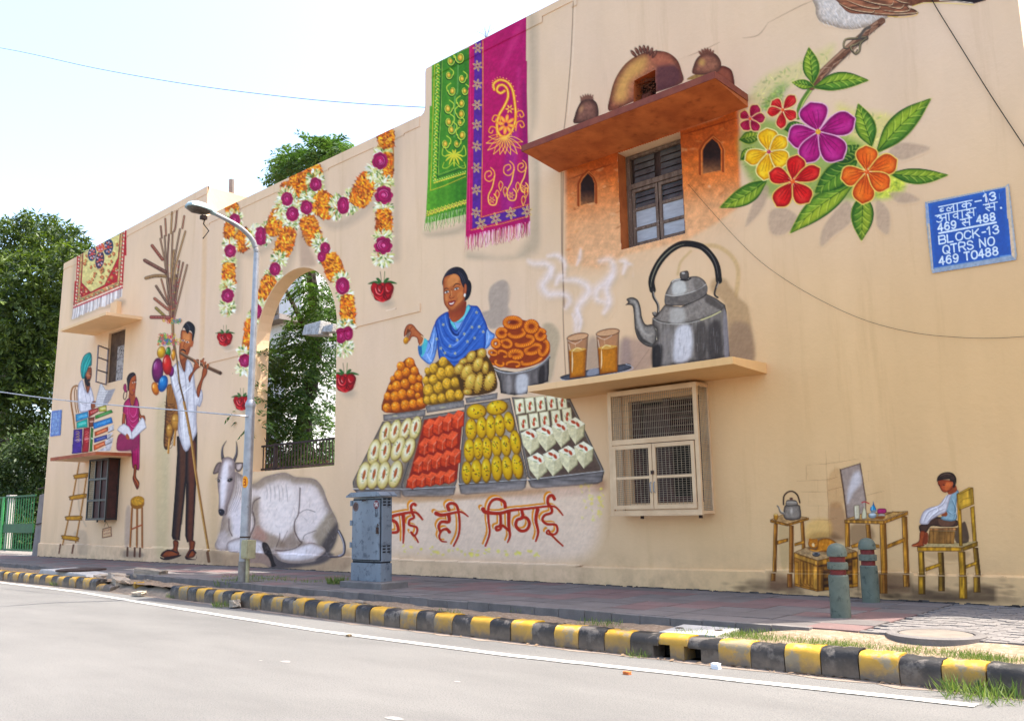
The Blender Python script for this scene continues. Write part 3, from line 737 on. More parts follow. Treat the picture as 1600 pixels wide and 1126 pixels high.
# ---- lower left black cage window
bw = empty('black_grille_window', (14-30.3, -.4, 1.32)); bw.parent = bld; bw['label'] = 'black barred window cage under the book shelf'
BWO = (-30.3, -.4, 1.32)
bx0, bx1, bz0, bz1, by = -31.45, -29.92, 1.32, 3.39, -.41
t = .07
b_ = MB().box(bx0, bx0+t, by, by+.05, bz0, bz1).box(bx1-t, bx1, by, by+.05, bz0, bz1)
for z in (bz0, 1.95, 2.66, bz1-t): b_.box(bx0+t, bx1-t, by+.002, by+.05, z+.001, z+t)
for x in (bx0+.50, bx0+.98): b_.box(x, x+.055, by+.003, by+.048, bz0+t, bz1-t)
b_.box(bx1-.05, bx1, YL-.05, YL, bz0, bz1).box(bx1-.05, bx1, by+.05, YL-.05, bz0, bz0+.06).box(bx1-.05, bx1, by+.05, YL-.05, bz1-.06, bz1).box(bx0, bx0+.05, YL-.05, YL, bz0, bz1).box(bx0, bx0+.05, by+.05, YL-.05, bz0, bz0+.06).box(bx0, bx0+.05, by+.05, YL-.05, bz1-.06, bz1)
b_.box(bx0, bx1, by, YL, bz1, bz1+.012)
wpart(b_, 'frame', 'black_metal', BWO, bw)
for k, (a, b) in enumerate(((bx0+t, bx0+.50), (bx0+.555, bx0+.98), (bx0+1.035, bx1-t))):
    for q, (z0_, z1_) in enumerate(((bz0+t, 1.95), (2.02, 2.66), (2.73, bz1-t))):
        if k == 0: wpart(MB().box(a, b, by+.03, by+.034, z0_, z1_), 'pane', mat('cream_backing', T('dcc39c'), T('c8ab84'), 5, .8), BWO, bw); g_ = MB(); wires(g_, a, b, z0_, z1_, by+.02, 6, 10, .004); tag(wpart(g_, 'wire_mesh', 'black_metal', BWO, bw), kind='stuff')
        else: wpart(MB().box(a, b, by+.04, by+.044, z0_, z1_), 'pane', 'shutter', BWO, bw)
wpart(MB().box(bx1-.03, bx1-.025, by+.05, YL-.05, bz0+.06, bz1-.06), 'side_panel', 'shutter', BWO, bw)
for z in (1.6, 2.4, 3.15): wpart(MB().box(bx1, bx1+.03, YL-.07, YL-.03, z, z+.05), 'bolt', 'black_metal', BWO, bw)
for xx in (-30.5, -29.9): wpart(MB().box(xx-.3, xx-.26, by+.1, by+.14, bz0-.07, bz0), 'bolt', 'black_metal', BWO, bw)
# dark gap and crumbs where wall and pavement meet
gp_ = MB(); g = np.random.default_rng(9)
for k in range(1100):
    x = g.uniform(lb, XR); gp_.box(x, x+g.uniform(.01, .16), -.052-g.uniform(.004, .03), -.045, -.03, .003+abs(g.normal())*.008)
tag(part(gp_, 'base_debris', mat('dark_base_dirt', (.035, .028, .024), (.12, .1, .085), 8, .95)), kind='stuff')
# ---- arch railing and the dusty lamp fixed in it
rail = empty('arch_railing', ((AX0+AX1)/2, .3, SILL)); tag(rail, 'brown iron railing standing on the sill of the arch', 'railing')
RO = ((AX0+AX1)/2, .3, SILL)
zt = float(atY(522, 683, .3)[2])
def rp(mb, nm, m='iron'): o = mb.make(nm, m, rail); o.location = tuple(-c for c in RO); return o
rp(MB().box(AX0, AX1, .28, .33, zt-.05, zt), 'top_rail'); rp(MB().box(AX0, AX1, .285, .325, SILL+.05, SILL+.10), 'bottom_rail')
bar = MB().box(-.011, .011, -.011, .011, 0, zt-.05-SILL-.1).mesh('bar'); bar.materials.append(M['iron'])
for k in range(27):
    o = obj('bar', bar, None, rail); o.location = (AX0+.08+k*(AX1-AX0-.16)/26-RO[0], .005, .1)
rp(MB().box(AX0+.62, AX0+.70, .27, .34, SILL, zt+.02), 'post')
fin = MB().tube([(AX0+.25, .3, zt), (AX0+.25, .3, zt+.3)], .018, 6, .008)
for s_ in (-1, 1): fin.tube([(AX0+.25, .3, zt+.08), (AX0+.25+s_*.08, .3, zt+.12), (AX0+.25+s_*.13, .3, zt+.2)], .012, 5)
rp(fin, 'finial')
L0 = atY(525, 514, .3); L1 = atY(481, 516, .3)
def lampshape(name, a, b, label, arm=None):
    pass
ol = empty('old_street_lamp', tuple(L0)); tag(ol, 'dusty grey lamp head sticking into the arch opening from its right side', 'lamp')
hd = MB(); a = np.array(L0)+(.05, 0, 0); b = np.array(L1)
for i, (p, q, hw, hh) in enumerate((((0.02), .42, .16, .26), (.38, 1.0, .24, .44))):
    pa, pb_ = a*(1-p)+b*p, a*(1-q)+b*q
    for k in (0,):
        hd.add([(pa[0], pa[1]-hw, pa[2]-hh*.4), (pa[0], pa[1]+hw, pa[2]-hh*.4), (pa[0], pa[1]+hw*.7, pa[2]+hh*.5), (pa[0], pa[1]-hw*.7, pa[2]+hh*.5),
                (pb_[0], pb_[1]-hw*.8, pb_[2]-hh*.35), (pb_[0], pb_[1]+hw*.8, pb_[2]-hh*.35), (pb_[0], pb_[1]+hw*.5, pb_[2]+hh*.3), (pb_[0], pb_[1]-hw*.5, pb_[2]+hh*.3)], [(0, 1, 2, 3), (4, 7, 6, 5), (0, 4, 5, 1), (1, 5, 6, 2), (2, 6, 7, 3), (3, 7, 4, 0)])
o = hd.make('lamp_head', mat('dust_caked_metal', (.45, .44, .43), (.22, .21, .2), 14, .9, .8, 30), ol, bev=.03); o.location = tuple(-c for c in L0)
# pipe stub and rough ledge on the left block
pp = atX(363, 318, XS-.6); pq = atX(362, 281, XS-.6)
part(MB().tube([tuple(pp-(0, 0, 1)), tuple(pq)], .09, 10), 'vent_pipe', 'grey_wall')
part(MB().box(XS-.9, XS-.1, LD, LD+.5, 8, 11.45), 'old_parapet', 'grey_wall')
# ---- cloths on the parapet
def flower6(c, x, y, r, ca, cb, rot=0, n=6):
    for k in range(n):
        a = math.radians(rot+k*360/n)
        c.ell(x+math.cos(a)*r*.6, y+math.sin(a)*r*.6*1.15, r*.46, r*.2, math.degrees(a), ca)
        c.ell(x+math.cos(a)*r*.6, y+math.sin(a)*r*.6*1.15, r*.26, r*.09, math.degrees(a), cb, .8)
    c.ell(x, y, r*.18, r*.18, 0, '7a1a50')
c = canvas('painted_green_cloth', 'painted green cloth with gold leaf scrolls and fringe hanging from the parapet', 655, 60, 745, 375, 1.05)
c.F(660, 60, 3.637)
c.poly([(5, 1110), (60, 1150), (250, 1090), (265, 1010), (200, 1070), (60, 1100)], '8a8070', soft=60, al=.5)
GB = [(52, 155), (42, 385), (48, 387), (25, 800), (10, 1015), (5, 1040), (250, 985), (262, 600), (268, 285), (275, 50)]
c.poly([(54, 155), (52, 383), (42, 386), (30, 800), (18, 1052), (250, 1000), (262, 600), (266, 285), (276, 45)], '5f9a2a', sm=False, grad=(30, 500, 270, 500, '356f1c'), tex=.12)
c.poly([(100, 60), (95, 780), (240, 740), (265, 60)], '3f7c24', sm=False, al=.55, soft=14)
for x in (100, 150, 205, 240): c.stroke([(x+4, 80+(250-x)*.3), (x-3, 500), (x-12, 980)], 12, '2c5f1b' if x != 150 else '79b33c', al=.3, soft=18)
c.stroke([(203, 80), (200, 300), (185, 330), (180, 560)], 7, 'a5c88a', al=.5, soft=8)
c.stroke([(70, 145), (62, 380), (52, 700), (45, 865), (120, 840), (245, 785)], 3.4, 'd9b93a', sm=False)
c.stroke([(106, 120), (103, 380), (90, 560), (84, 790), (240, 735)], 4, '1e3d20', sm=False)
c.stroke([(113, 120), (108, 380), (97, 560), (92, 775), (240, 722)], 2.5, 'c9cf6a', sm=False)
for k in range(34):
    t = k/33; y = 150+t*650; x = 88-t*20+(k % 2)*4
    c.ell(x, y, 6, 4, 0, 'e9d75a'); c.ell(x-8, y+9, 3.5, 3.5, 0, 'd8e28c'); c.ell(x+9, y+7, 4, 3, 40, '8fc93a')
for k in range(14):
    t = k/13; c.ell(70+t*170, 820-t*52, 7, 4, -20, 'e3cc4c'); c.ell(74+t*170, 808-t*52, 4, 4, 0, 'bfd46a')
g = np.random.default_rng(3)
for (x, y, r, f) in [(160, 130, 26, 1), (215, 110, 34, -1), (225, 230, 26, 1), (150, 210, 24, 1), (170, 300, 28, -1), (240, 300, 24, 1), (145, 400, 30, 1), (222, 370, 26, -1), (150, 475, 28, 1), (220, 430, 30, -1), (165, 520, 28, 1), (225, 550, 30, -1), (130, 600, 28, 1), (195, 600, 22, 1), (215, 480, 20, 1)]:
    th = np.linspace(0, 5, 12)
    c.stroke([(x+f*math.cos(t)*r*(1-t/9), y+math.sin(t)*r*1.3*(1-t/9)) for t in th], 6, '173f16', al=.95)
    c.stroke([(x+f*math.cos(t)*r*.86*(1-t/9), y-3+math.sin(t)*r*1.15*(1-t/9)) for t in th], 4.5, 'd6dc5a')
    c.stroke([(x+f*r, y), (x+f*r*1.1, y-r*.9), (x+f*r*.3, y-r*1.6)], 5, 'c6d34e'); c.ell(x, y, r*.42, r*.55, 0, 'c79a2e'); c.ell(x, y-2, r*.2, r*.28, 0, 'f0cf5c')
for a in range(-80, 261, 34):
    t = math.radians(a); c.stroke([(180, 670), (180+math.cos(t)*28, 668+math.sin(t)*22), (180+math.cos(t)*52, 680+math.sin(t)*48)], 10, 'd6c93f', taper=2)
for x, f in ((135, 1), (225, -1)):
    c.stroke([(180, 660), (180-f*40, 640), (x-f*12, 610), (x-f*22, 660), (x, 672)], 4.5, 'c5cf48'); c.stroke([(180, 700), (x+f*8, 735), (x-f*20, 735), (x-f*12, 705)], 4.5, 'b3c53e')
c.stroke([(22, 1008), (120, 975), (245, 935)], 4, 'd3a93a')
for k in range(11):
    t = k/10; flower6(c, 35+t*205, 992-t*62, 14, 'e2c73e', 'f3e48a', 90, 5)
for k in range(60):
    t = k/59; x = 12+t*236; y = 1040-t*62
    c.stroke([(x+4, y-18), (x+g.normal()*3, y+20), (x-4+g.normal()*4, y+62+g.normal()*6)], 3.6, ['d9e3b0', '2e5c20', '79a444', 'a9c77e', '3c6b26'][k % 5], taper=1)
c = canvas('painted_pink_cloth', 'painted magenta cloth with purple border, gold paisleys and fringe hanging from the parapet', 722, 15, 850, 410, 1.05)
c.F(640, 0, 2.814)
c.poly([(515, 70), (560, 75), (560, 500), (520, 620), (575, 700), (580, 900), (560, 1110), (300, 1160), (250, 1105), (520, 1050)], '9a8d7a', soft=60, al=.55)
PK = [(262, 205), (262, 385), (258, 388), (256, 700), (245, 1045), (530, 980), (522, 700), (516, 400), (517, 270), (512, 268), (513, 75), (482, 88), (430, 115)]
c.poly(PK, 'b5125e', sm=False, grad=(260, 500, 530, 500, 'a3145f'), tex=.06)
c.poly([(470, 120), (500, 100), (470, 200), (400, 310), (420, 240)], 'd0447e', soft=22, al=.5)
c.poly([(495, 420), (512, 420), (520, 960), (500, 965)], '7d0f5c', soft=20, al=.6)
c.poly([(430, 620), (470, 560), (460, 900), (400, 960)], '8d2a86', soft=30, al=.5)
c.stroke([(480, 300), (470, 600), (440, 900)], 14, 'd65a93', al=.35, soft=20)
c.poly([(284, 185), (316, 172), (318, 380), (318, 660), (310, 960), (525, 905), (526, 945), (275, 1005), (280, 700), (284, 390)], '5a2a86', sm=False, tex=.12)
c.stroke([(268, 205), (265, 640), (262, 1010)], 3, 'e0457a', al=.8); c.stroke([(322, 180), (323, 500), (315, 955), (525, 898)], 3, 'd7983c', sm=False)
c.stroke([(270, 1012), (400, 985), (527, 950)], 3, 'd7983c', sm=False)
for k, y in enumerate((212, 290, 372, 462, 550, 643, 738, 835, 935)): flower6(c, 300-k*1, y, 21, 'ecd07a', '5a2a60', k*20)
for x, y in ((314, 985), (378, 962), (445, 938), (516, 930)): flower6(c, x, y, 24, 'ecd07a', '5a2a60', x)
OR = 'eda23a'
pais = [(372, 395), (370, 370), (395, 352), (430, 362), (452, 395), (462, 450), (466, 520), (450, 575), (425, 600), (398, 595), (384, 560), (392, 510), (415, 470), (432, 430), (430, 395), (412, 375), (392, 378), (384, 398), (400, 410), (418, 400)]
c.stroke(pais, 13, 'd9791f'); c.stroke(pais, 6, 'f5c95c')
for t in np.linspace(0, 1, 26):
    i = t*9; k = int(i); p = np.array(pais[k])*(1-i+k)+np.array(pais[min(k+1, 19)])*(i-k); q = p-np.array([425, 470]); q = q/np.hypot(*q)*14
    c.ell(p[0]+q[0], p[1]+q[1], 2.4, 2.4, 0, 'f3b95a')
flower6(c, 424, 548, 40, 'f08a3c', 'f5c95c', 10, 8); flower6(c, 440, 480, 18, OR, 'f7d97c')
for a in range(8, 190, 20):
    t = math.radians(a); L = 78+14*math.sin(t*3)
    e = (418+math.cos(t)*L*.95, 612+math.sin(t)*L)
    n_ = (-math.sin(t)*11, math.cos(t)*11); m_ = (418+math.cos(t)*L*.5, 608+math.sin(t)*L*.5)
    c.stroke([(418, 600), (m_[0]+n_[0], m_[1]+n_[1]), e], 3.5, OR); c.stroke([(418, 600), (m_[0]-n_[0], m_[1]-n_[1]), e], 3.5, 'f3c05a'); c.stroke([(418, 600), m_], 6, 'e58a2e', taper=2)
for x, y, f in ((375, 520, 1), (490, 500, -1), (360, 570, 1), (492, 545, -1)):
    c.stroke([(x+f*25, y+30), (x+f*20, y-5), (x-f*2, y-12), (x-f*12, y+8), (x, y+16), (x+f*6, y+4)], 5, OR)
for x, y, r in ((352, 772, 1), (436, 745, 1.05), (494, 735, .85)):
    p = [(x-5*r, y+5*r), (x+8*r, y-5*r), (x+2*r, y-20*r), (x-18*r, y-12*r), (x-20*r, y+14*r), (x, y+26*r), (x+20*r, y+8*r), (x+20*r, y-18*r), (x+5*r, y-34*r)]
    c.stroke(p, 5, 'f0a850'); 
    q = [(x+22*r, y), (x+12*r, y+50*r), (x-6*r, y+90*r), (x, y+125*r), (x+25*r, y+128*r), (x+32*r, y+100*r), (x+20*r, y+82*r)]
    c.stroke(q, 6.5, 'ee9a44'); c.stroke(q, 2.5, 'f8d47a'); flower6(c, x+10*r, y+108*r, 14, 'f2c468', 'c85a2a')
for x, y in ((400, 815), (420, 840), (475, 820), (385, 855), (512, 845), (500, 880)): c.stroke([(x, y+25), (x-8, y), (x, y-18), (x+10, y-2), (x, y+22)], 4, 'f0b24a'); c.ell(x, y, 3, 6, 0, 'c42a2a')
g = np.random.default_rng(4)
for k in range(120):
    t = k/119; x = 247+t*283; y = 1046-t*64
    c.stroke([(x, y-8), (x+g.normal()*3, y+25), (x-3+g.normal()*4, y+56+g.normal()*5)], 3.1, ['f0b7cc', '8e0f4a', 'c9376f', 'f4d3dc', 'a8124f'][int(g.integers(5))], taper=1)
# ---- carpet
c = canvas('painted_carpet', 'painted red and cream patterned carpet with white fringe hanging from the left parapet', 106, 355, 204, 505, .95)
c.F(100, 350, 7.508)
c.poly([(150, 380), (130, 700), (95, 1120), (60, 1150), (90, 700), (135, 380)], 'a8917c', soft=70, al=.6)
c.poly([(90, 1110), (440, 980), (690, 880), (690, 960), (400, 1010), (100, 1150)], '9c8a78', soft=60, al=.6)
RG = [(152, 375), (470, 208), (735, 62), (733, 370), (712, 372), (690, 760), (105, 1000), (125, 670), (140, 665)]
c.poly(RG, 'a8242a', sm=False, tex=.15)
def q4(p, u, v): return tuple(np.array(p[0])*(1-u)*(1-v)+np.array(p[1])*u*(1-v)+np.array(p[2])*u*v+np.array(p[3])*(1-u)*v)
Q = [(150, 378), (735, 62), (688, 755), (105, 995)]
def band(ins, cc, w=1.):
    c.poly([q4(Q, ins, 0), q4(Q, 1-ins, 0), q4(Q, 1-ins, 1-ins*1.1), q4(Q, ins, 1-ins*1.1)], cc, sm=False, tex=.2)
band(.035, 'd7c3a0'); band(.06, 'a02228'); band(.075, 'b89a68'); band(.115, '7a5a3a'); band(.125, 'd8c98c')
for k in range(30):
    t = (k+.5)/30
    for uu, vv in ((.05, t), (.95, t)): p = q4(Q, uu, vv); c.ell(p[0], p[1], 9, 6, 40*(k % 2), ['e8d4c0', 'b0262c'][k % 2]); c.ell(q4(Q, uu*.45+.047 if uu < .5 else .93, t)[0], p[1], 6, 6, 0, ['3d4a3a', 'c23a34'][k % 2], .8)
    p = q4(Q, t, .955); c.ell(p[0], p[1], 10, 8, -20, 'efdccb')
    p = q4(Q, t, .9); c.ell(p[0], p[1], 9, 7, 20, ['5a6a48', 'c8502e', 'cdb98a'][k % 3])
c.poly([q4(Q, .12, .0), q4(Q, .88, 0), q4(Q, .88, .85), q4(Q, .12, .85)], 'a8242a', sm=False, tex=.2)
c.poly([q4(Q, .13, .0), q4(Q, .87, 0), q4(Q, .86, .42), q4(Q, .62, .8), q4(Q, .34, .82), q4(Q, .14, .56)], 'd9ca88', sm=False, tex=.12, out=('5a2a22', 5))
g = np.random.default_rng(9)
for k in range(46):
    u, v = g.uniform(.16, .84), g.uniform(.1, .78)
    x, y = q4(Q, u, v)
    c.ell(x, y, 22, 13, 70+g.normal()*30, ['b5603a', 'a34a2e', 'c07a4a'][k % 3]); c.ell(x+12, y+10, 12, 5, 120, '5f6b3e'); c.ell(x-3, y-2, 7, 5, 60, 'e0b070')
for (x, y, rx, ry, cc) in ((330, 350, 50, 85, '39405a'), (520, 270, 58, 95, '39405a'), (420, 420, 52, 105, '453045'), (425, 275, 50, 55, 'c0452e')):
    c.ell(x, y, rx+5, ry+5, 8, 'e8dca0'); c.ell(x, y, rx, ry, 8, cc)
    for a in range(0, 360, 40):
        t = math.radians(a); c.ell(x+math.cos(t)*rx*.55, y+math.sin(t)*ry*.6, 14, 9, a, 'cdb0b8' if a % 80 else 'd87a5a')
    c.ell(x, y, 16, 20, 0, 'c24a4a')
for k in range(26):
    u = g.uniform(.1, .3); v = g.uniform(.8, .9)
    x, y = q4(Q, *( (g.uniform(.09, .26), g.uniform(.72, .88)) if k < 10 else (g.uniform(.72, .88), g.uniform(.55, .86)) if k < 20 else (g.uniform(.3, .7), .87)))
    c.ell(x, y, 11, 6, g.uniform(0, 180), ['e7c8a8', 'd88a4a', '6c7a58'][k % 3])
for k in range(64):
    t = k/63; x = 105+t*575; y = 1000-t*240
    c.stroke([(x, y-4), (x-3, y+55), (x-6-10*(1-t), y+(112 if t < .85 else 90)+g.normal()*6)], 10, ['ddd6d6', 'b9b0b2', 'eeeaea', 'a59a9c'][int(g.integers(4))], taper=0, al=.95)
# ---- garlands
def orange(c, x, y, rx, ry, rot=0, seed=1):
    a = math.radians(rot); n = 10
    se = lambda v: math.copysign(abs(v)**.55, v)
    P = [(x+se(math.cos(t))*rx*math.cos(a)-se(math.sin(t))*ry*math.sin(a), y+se(math.cos(t))*rx*math.sin(a)+se(math.sin(t))*ry*math.cos(a)) for t in np.linspace(0, 2*math.pi, 16, endpoint=False)]
    A = math.pi*rx*ry
    c.dabs(P, ['7a3512', '94481a', '5f2a12'], int(A/75), 9, 5, seed=seed, al=.95)
    c.poly(P, 'c96a17', soft=9, al=.85)
    c.dabs(P, ['f08f1a', 'e57a14', 'f7a52b', 'c65c12', 'fbb845', '8a3d12'], int(A/42), 8.5, 3.4, ang=rot+35, jit=45, seed=seed+1, al=.95)
def white(c, x, y, rx, ry, rot=0, seed=1):
    g = np.random.default_rng(seed)
    n = int(rx*ry/17)
    for k in range(n):
        t = g.uniform(0, 2*math.pi); q = math.sqrt(g.uniform(.02, 1))
        a = math.radians(rot); ux, uy = math.cos(t)*rx*q, math.sin(t)*ry*q
        px_, py_ = x+ux*math.cos(a)-uy*math.sin(a), y+ux*math.sin(a)+uy*math.cos(a)
        da = math.degrees(math.atan2(py_-y, px_-x))
        cc = ['f4efd2', 'e9e2a8', 'd8d596', 'fbf8ea', 'c3c27a', '7f9a50', '55703a', 'ded9c8'][int(g.integers(8))]
        c.ell(px_, py_, 10 if cc not in ('7f9a50', '55703a') else 7, 3.6, da+g.normal()*20, cc, .95)
def rose(c, x, y, rx, ry=None, base='b01a5c', dk='6e0f3c', hi='ee86b4', seed=1):
    ry = ry or rx*1.1
    g = np.random.default_rng(seed)
    for k in range(8):
        a = k*45+g.uniform(-10, 10); t = math.radians(a)
        c.ell(x+math.cos(t)*rx*.55, y+math.sin(t)*ry*.55, rx*.5, ry*.42, a, mixc(base, dk, g.uniform(0, .45)))
    c.ell(x, y, rx*.78, ry*.8, 0, base, edge=(dk, 4))
    for k, r in enumerate((.68, .48, .3)):
        a0 = g.uniform(0, 6)
        P = [(x+math.cos(a0+t)*rx*r*(1-.04*i), y+math.sin(a0+t)*ry*r*(1-.04*i)) for i, t in enumerate(np.linspace(0, 4.4, 8))]
        c.stroke(P, rx*.13, dk, al=.8, taper=2); 
        P = [(x+math.cos(a0+t)*rx*(r-.09), y+math.sin(a0+t)*ry*(r-.09)) for t in np.linspace(.3, 2.6, 6)]
        c.stroke(P, rx*.08, hi, al=.85, taper=2)
    c.stroke([(x-rx*.1, y), (x+rx*.05, y-ry*.12), (x+rx*.14, y+ry*.03), (x, y+ry*.12)], rx*.09, hi)
def redrose(c, x, y, r, seed=1):
    c.ell(x+r*.35, y+r*1.0, r*1.1, r*.8, 10, '9f9080', .6, soft=.9)
    g = np.random.default_rng(seed)
    c.stroke([(x-r*.2, y-r*1.75), (x-r*.1, y-r*.9)], r*.06, '6a6450'); c.stroke([(x+r*.2, y-r*1.75), (x+r*.15, y-r*.9)], r*.07, '6a7a4a')
    for a, L in ((-168, 1.3), (-128, .85), (-52, .9), (-14, 1.3)):
        t = math.radians(a); p = (x+math.cos(t)*r*L, y-r*.5+math.sin(t)*r*.8)
        m = (x+math.cos(t)*r*.6, y-r*.72+math.sin(t)*r*.4)
        c.stroke([(x, y-r*.6), m, p], r*.26, '2a5a26', taper=2); c.stroke([(x, y-r*.62), m], r*.1, '8cc24a', taper=2)
    P = [(x-r*1.05, y-r*.4), (x-r*.8, y-r*.78), (x-r*.3, y-r*.62), (x, y-r*.78), (x+r*.3, y-r*.66), (x+r*.62, y-r*.8), (x+r*.98, y-r*.5), (x+r*1.0, y-r*.1), (x+r*.84, y+r*.3), (x+r*.72, y+r*.66), (x+r*.36, y+r*.86), (x+r*.05, y+r*.92), (x-r*.3, y+r*.9), (x-r*.7, y+r*.72), (x-r*.8, y+r*.3), (x-r*1.0, y)]
    c.poly(P, 'c0121a', edge=('7c0a12', r*.14), tex=.12)
    for a in (-150, -95, -35, 20, 75, 130, 170): t = math.radians(a); c.ell(x+math.cos(t)*r*.72, y+math.sin(t)*r*.55+r*.05, r*.4, r*.3, a+90, mixc('c0121a', 'e0303a', (a % 3)/2), .4, edge=('6c0810', 3))
    c.poly([(x+r*u, y+r*v) for u, v in ((.12, -.6), (.5, -.78), (.95, -.45), (.92, 0), (.7, .5), (.45, .75), (.22, .4), (.1, 0))], 'a80e16', edge=('5c060c', r*.12))
    c.poly([(x+r*u, y+r*v) for u, v in ((-.7, -.45), (-.3, -.2), (.1, -.5), (.22, 0), (.1, .5), (-.15, .8), (-.6, .5), (-.8, 0))], 'd4202a', edge=('8c0c14', r*.14))
    c.poly([(x+r*u, y+r*v) for u, v in ((-.5, -.5), (-.25, -.62), (.02, -.5), (.0, -.1), (-.2, .12), (-.45, -.1))], 'b0101a', edge=('5c060c', r*.12))
    c.poly([(x+r*u, y+r*v) for u, v in ((-.75, .35), (-.4, .7), (0, .85), (.3, .7), (.1, .98), (-.3, .88))], 'e03a3a', al=.7, soft=r*.1)
    for pts_, cc, w_ in (([(-.75, -.4), (-.62, .2), (-.2, .42), (.12, .1), (.1, -.45)], '6c0810', .1), ([(-.5, -.35), (-.42, .05), (-.2, .15), (-.08, -.1), (-.15, -.4)], '6c0810', .09), ([(.1, -.5), (.2, 0), (.5, .2), (.8, -.1), (.85, -.45)], '6c0810', .1), ([(.18, .1), (.12, .5), (.3, .72)], '5c060c', .12), ([(-.66, -.35), (-.52, .12), (-.2, .3)], 'f09a94', .06), ([(-.36, -.3), (-.3, -.05), (-.16, .02)], 'f4b0a8', .06), ([(.3, -.4), (.4, -.05), (.6, 0)], 'f09a94', .06), ([(-.7, .4), (-.4, .66), (-.1, .8)], 'e8605c', .07)):
        c.stroke([(x+r*u, y+r*v) for u, v in pts_], r*w_*1.3, cc, al=.85, taper=2)
gl = canvas('painted_flower_garland', 'painted marigold and rose garlands draped round the arch', 336, 195, 640, 660, 1.1)
gl.F(300, 180, 2.963)
for P, w in (([(215, 560), (250, 640), (330, 620), (400, 560)], 40), ([(600, 470), (660, 510), (760, 470), (850, 390)], 45), ([(945, 90), (945, 300), (945, 660)], 40), ([(215, 640), (212, 800), (208, 900)], 30), ([(480, 560), (455, 660), (420, 740)], 40), ([(600, 250), (610, 330)], 30)):
    gl.stroke(P, w, '9c8c7c', al=.42, soft=30)
ARCH_PX = None
items = [('o', 185, 432, 30, 22, -25), ('w', 195, 480, 33, 36, 0), ('o', 172, 540, 20, 42, 0), ('o', 238, 578, 40, 46, 40), ('w', 285, 560, 26, 46, 20), ('w', 345, 545, 28, 46, 15), ('o', 390, 488, 34, 66, 22), ('w', 425, 425, 36, 50, 25),
 ('o', 480, 335, 34, 60, 10), ('o', 450, 330, 40, 24, -25), ('w', 440, 385, 36, 44, 0), ('w', 470, 430, 40, 50, 0), ('w', 458, 500, 34, 30, 0), ('o', 432, 590, 38, 66, 20), ('w', 405, 665, 32, 30, 20), ('w', 378, 742, 32, 34, 25), ('o', 343, 810, 32, 62, 18), ('w', 318, 880, 28, 26, 0), ('w', 290, 935, 26, 30, 0), ('o', 264, 1015, 22, 66, 5), ('w', 243, 1100, 30, 26, 0), ('w', 241, 1172, 30, 26, 0),
 ('w', 176, 600, 28, 28, 0), ('w', 174, 678, 28, 30, 0), ('o', 171, 738, 28, 48, 0), ('w', 165, 795, 30, 26, 0), ('w', 163, 888, 30, 34, 0),
 ('o', 515, 330, 26, 60, 0), ('o', 560, 268, 42, 30, -22), ('w', 570, 305, 34, 44, 0), ('w', 580, 365, 34, 30, 0), ('o', 612, 415, 56, 50, 35), ('w', 668, 425, 28, 48, 0), ('w', 735, 400, 34, 50, 10), ('o', 795, 345, 46, 74, 25), ('w', 850, 255, 36, 46, 20), ('w', 885, 175, 34, 36, 0), ('o', 900, 105, 36, 44, 0), ('o', 908, 240, 20, 60, 0),
 ('w', 888, 318, 38, 32, 0), ('w', 886, 428, 38, 26, 0), ('o', 888, 495, 36, 52, 0), ('w', 884, 562, 38, 26, 0), ('w', 885, 655, 40, 38, 0),
 ('w', 530, 385, 28, 28, 0), ('w', 530, 465, 28, 24, 0), ('o', 552, 535, 40, 62, -18), ('w', 592, 600, 30, 40, -20), ('w', 618, 655, 32, 30, 0), ('o', 655, 705, 42, 60, -22), ('w', 692, 765, 32, 36, 0), ('w', 706, 830, 32, 30, 0), ('o', 722, 905, 32, 66, -4), ('w', 708, 975, 36, 26, 0), ('w', 702, 1075, 38, 34, 0)]
for P, w in (([(185, 420), (195, 480), (172, 560), (176, 680), (165, 800), (163, 900)], 46), ([(195, 500), (238, 578), (318, 560), (390, 488), (450, 350)], 56), ([(480, 300), (470, 430), (432, 590), (380, 720), (330, 840), (290, 940), (262, 1020), (242, 1150)], 48), ([(515, 300), (530, 430), (552, 535), (600, 630), (655, 705), (700, 800), (722, 905), (702, 1060)], 50), ([(560, 270), (580, 350), (612, 415), (690, 420), (795, 345), (860, 240), (900, 100)], 60), ([(905, 100), (908, 240), (888, 370), (888, 495), (885, 640)], 56)):
    gl.stroke(P, w, 'b0783a', al=.95); gl.stroke(P, w*.7, 'c8b070', al=.6)
for i, (k, x, y, rx, ry, rot) in enumerate(items):
    (orange if k == 'o' else white)(gl, x, y, *((rx*1.04, ry*1.12) if k == 'o' else (rx*1.2, ry*1.25)), rot, 100+i)
for i, (x, y, rx, ry) in enumerate([(198, 485, 24, 30), (177, 628, 26, 30), (165, 835, 28, 32), (318, 560, 20, 52), (440, 388, 26, 32), (465, 457, 28, 34), (384, 712, 24, 32), (298, 908, 24, 36), (573, 320, 26, 32), (530, 427, 26, 34), (700, 418, 24, 46), (870, 212, 34, 38), (888, 370, 40, 38), (885, 603, 40, 36), (600, 655, 18, 26), (617, 615, 22, 28), (697, 790, 30, 42), (688, 1020, 26, 38), (722, 1010, 22, 36), (244, 1135, 26, 30)]):
    rose(gl, x, y, rx*1.06, ry*1.08, seed=200+i)
redrose(gl, 882, 815, 52); redrose(gl, 152, 1035, 36, 2); redrose(gl, 709, 1235, 50, 3); redrose(gl, 231, 1330, 38, 4)
gl.poly([(500, 520), (540, 600), (575, 690), (520, 700), (500, 690)], '8a6a60', al=.45, soft=25)
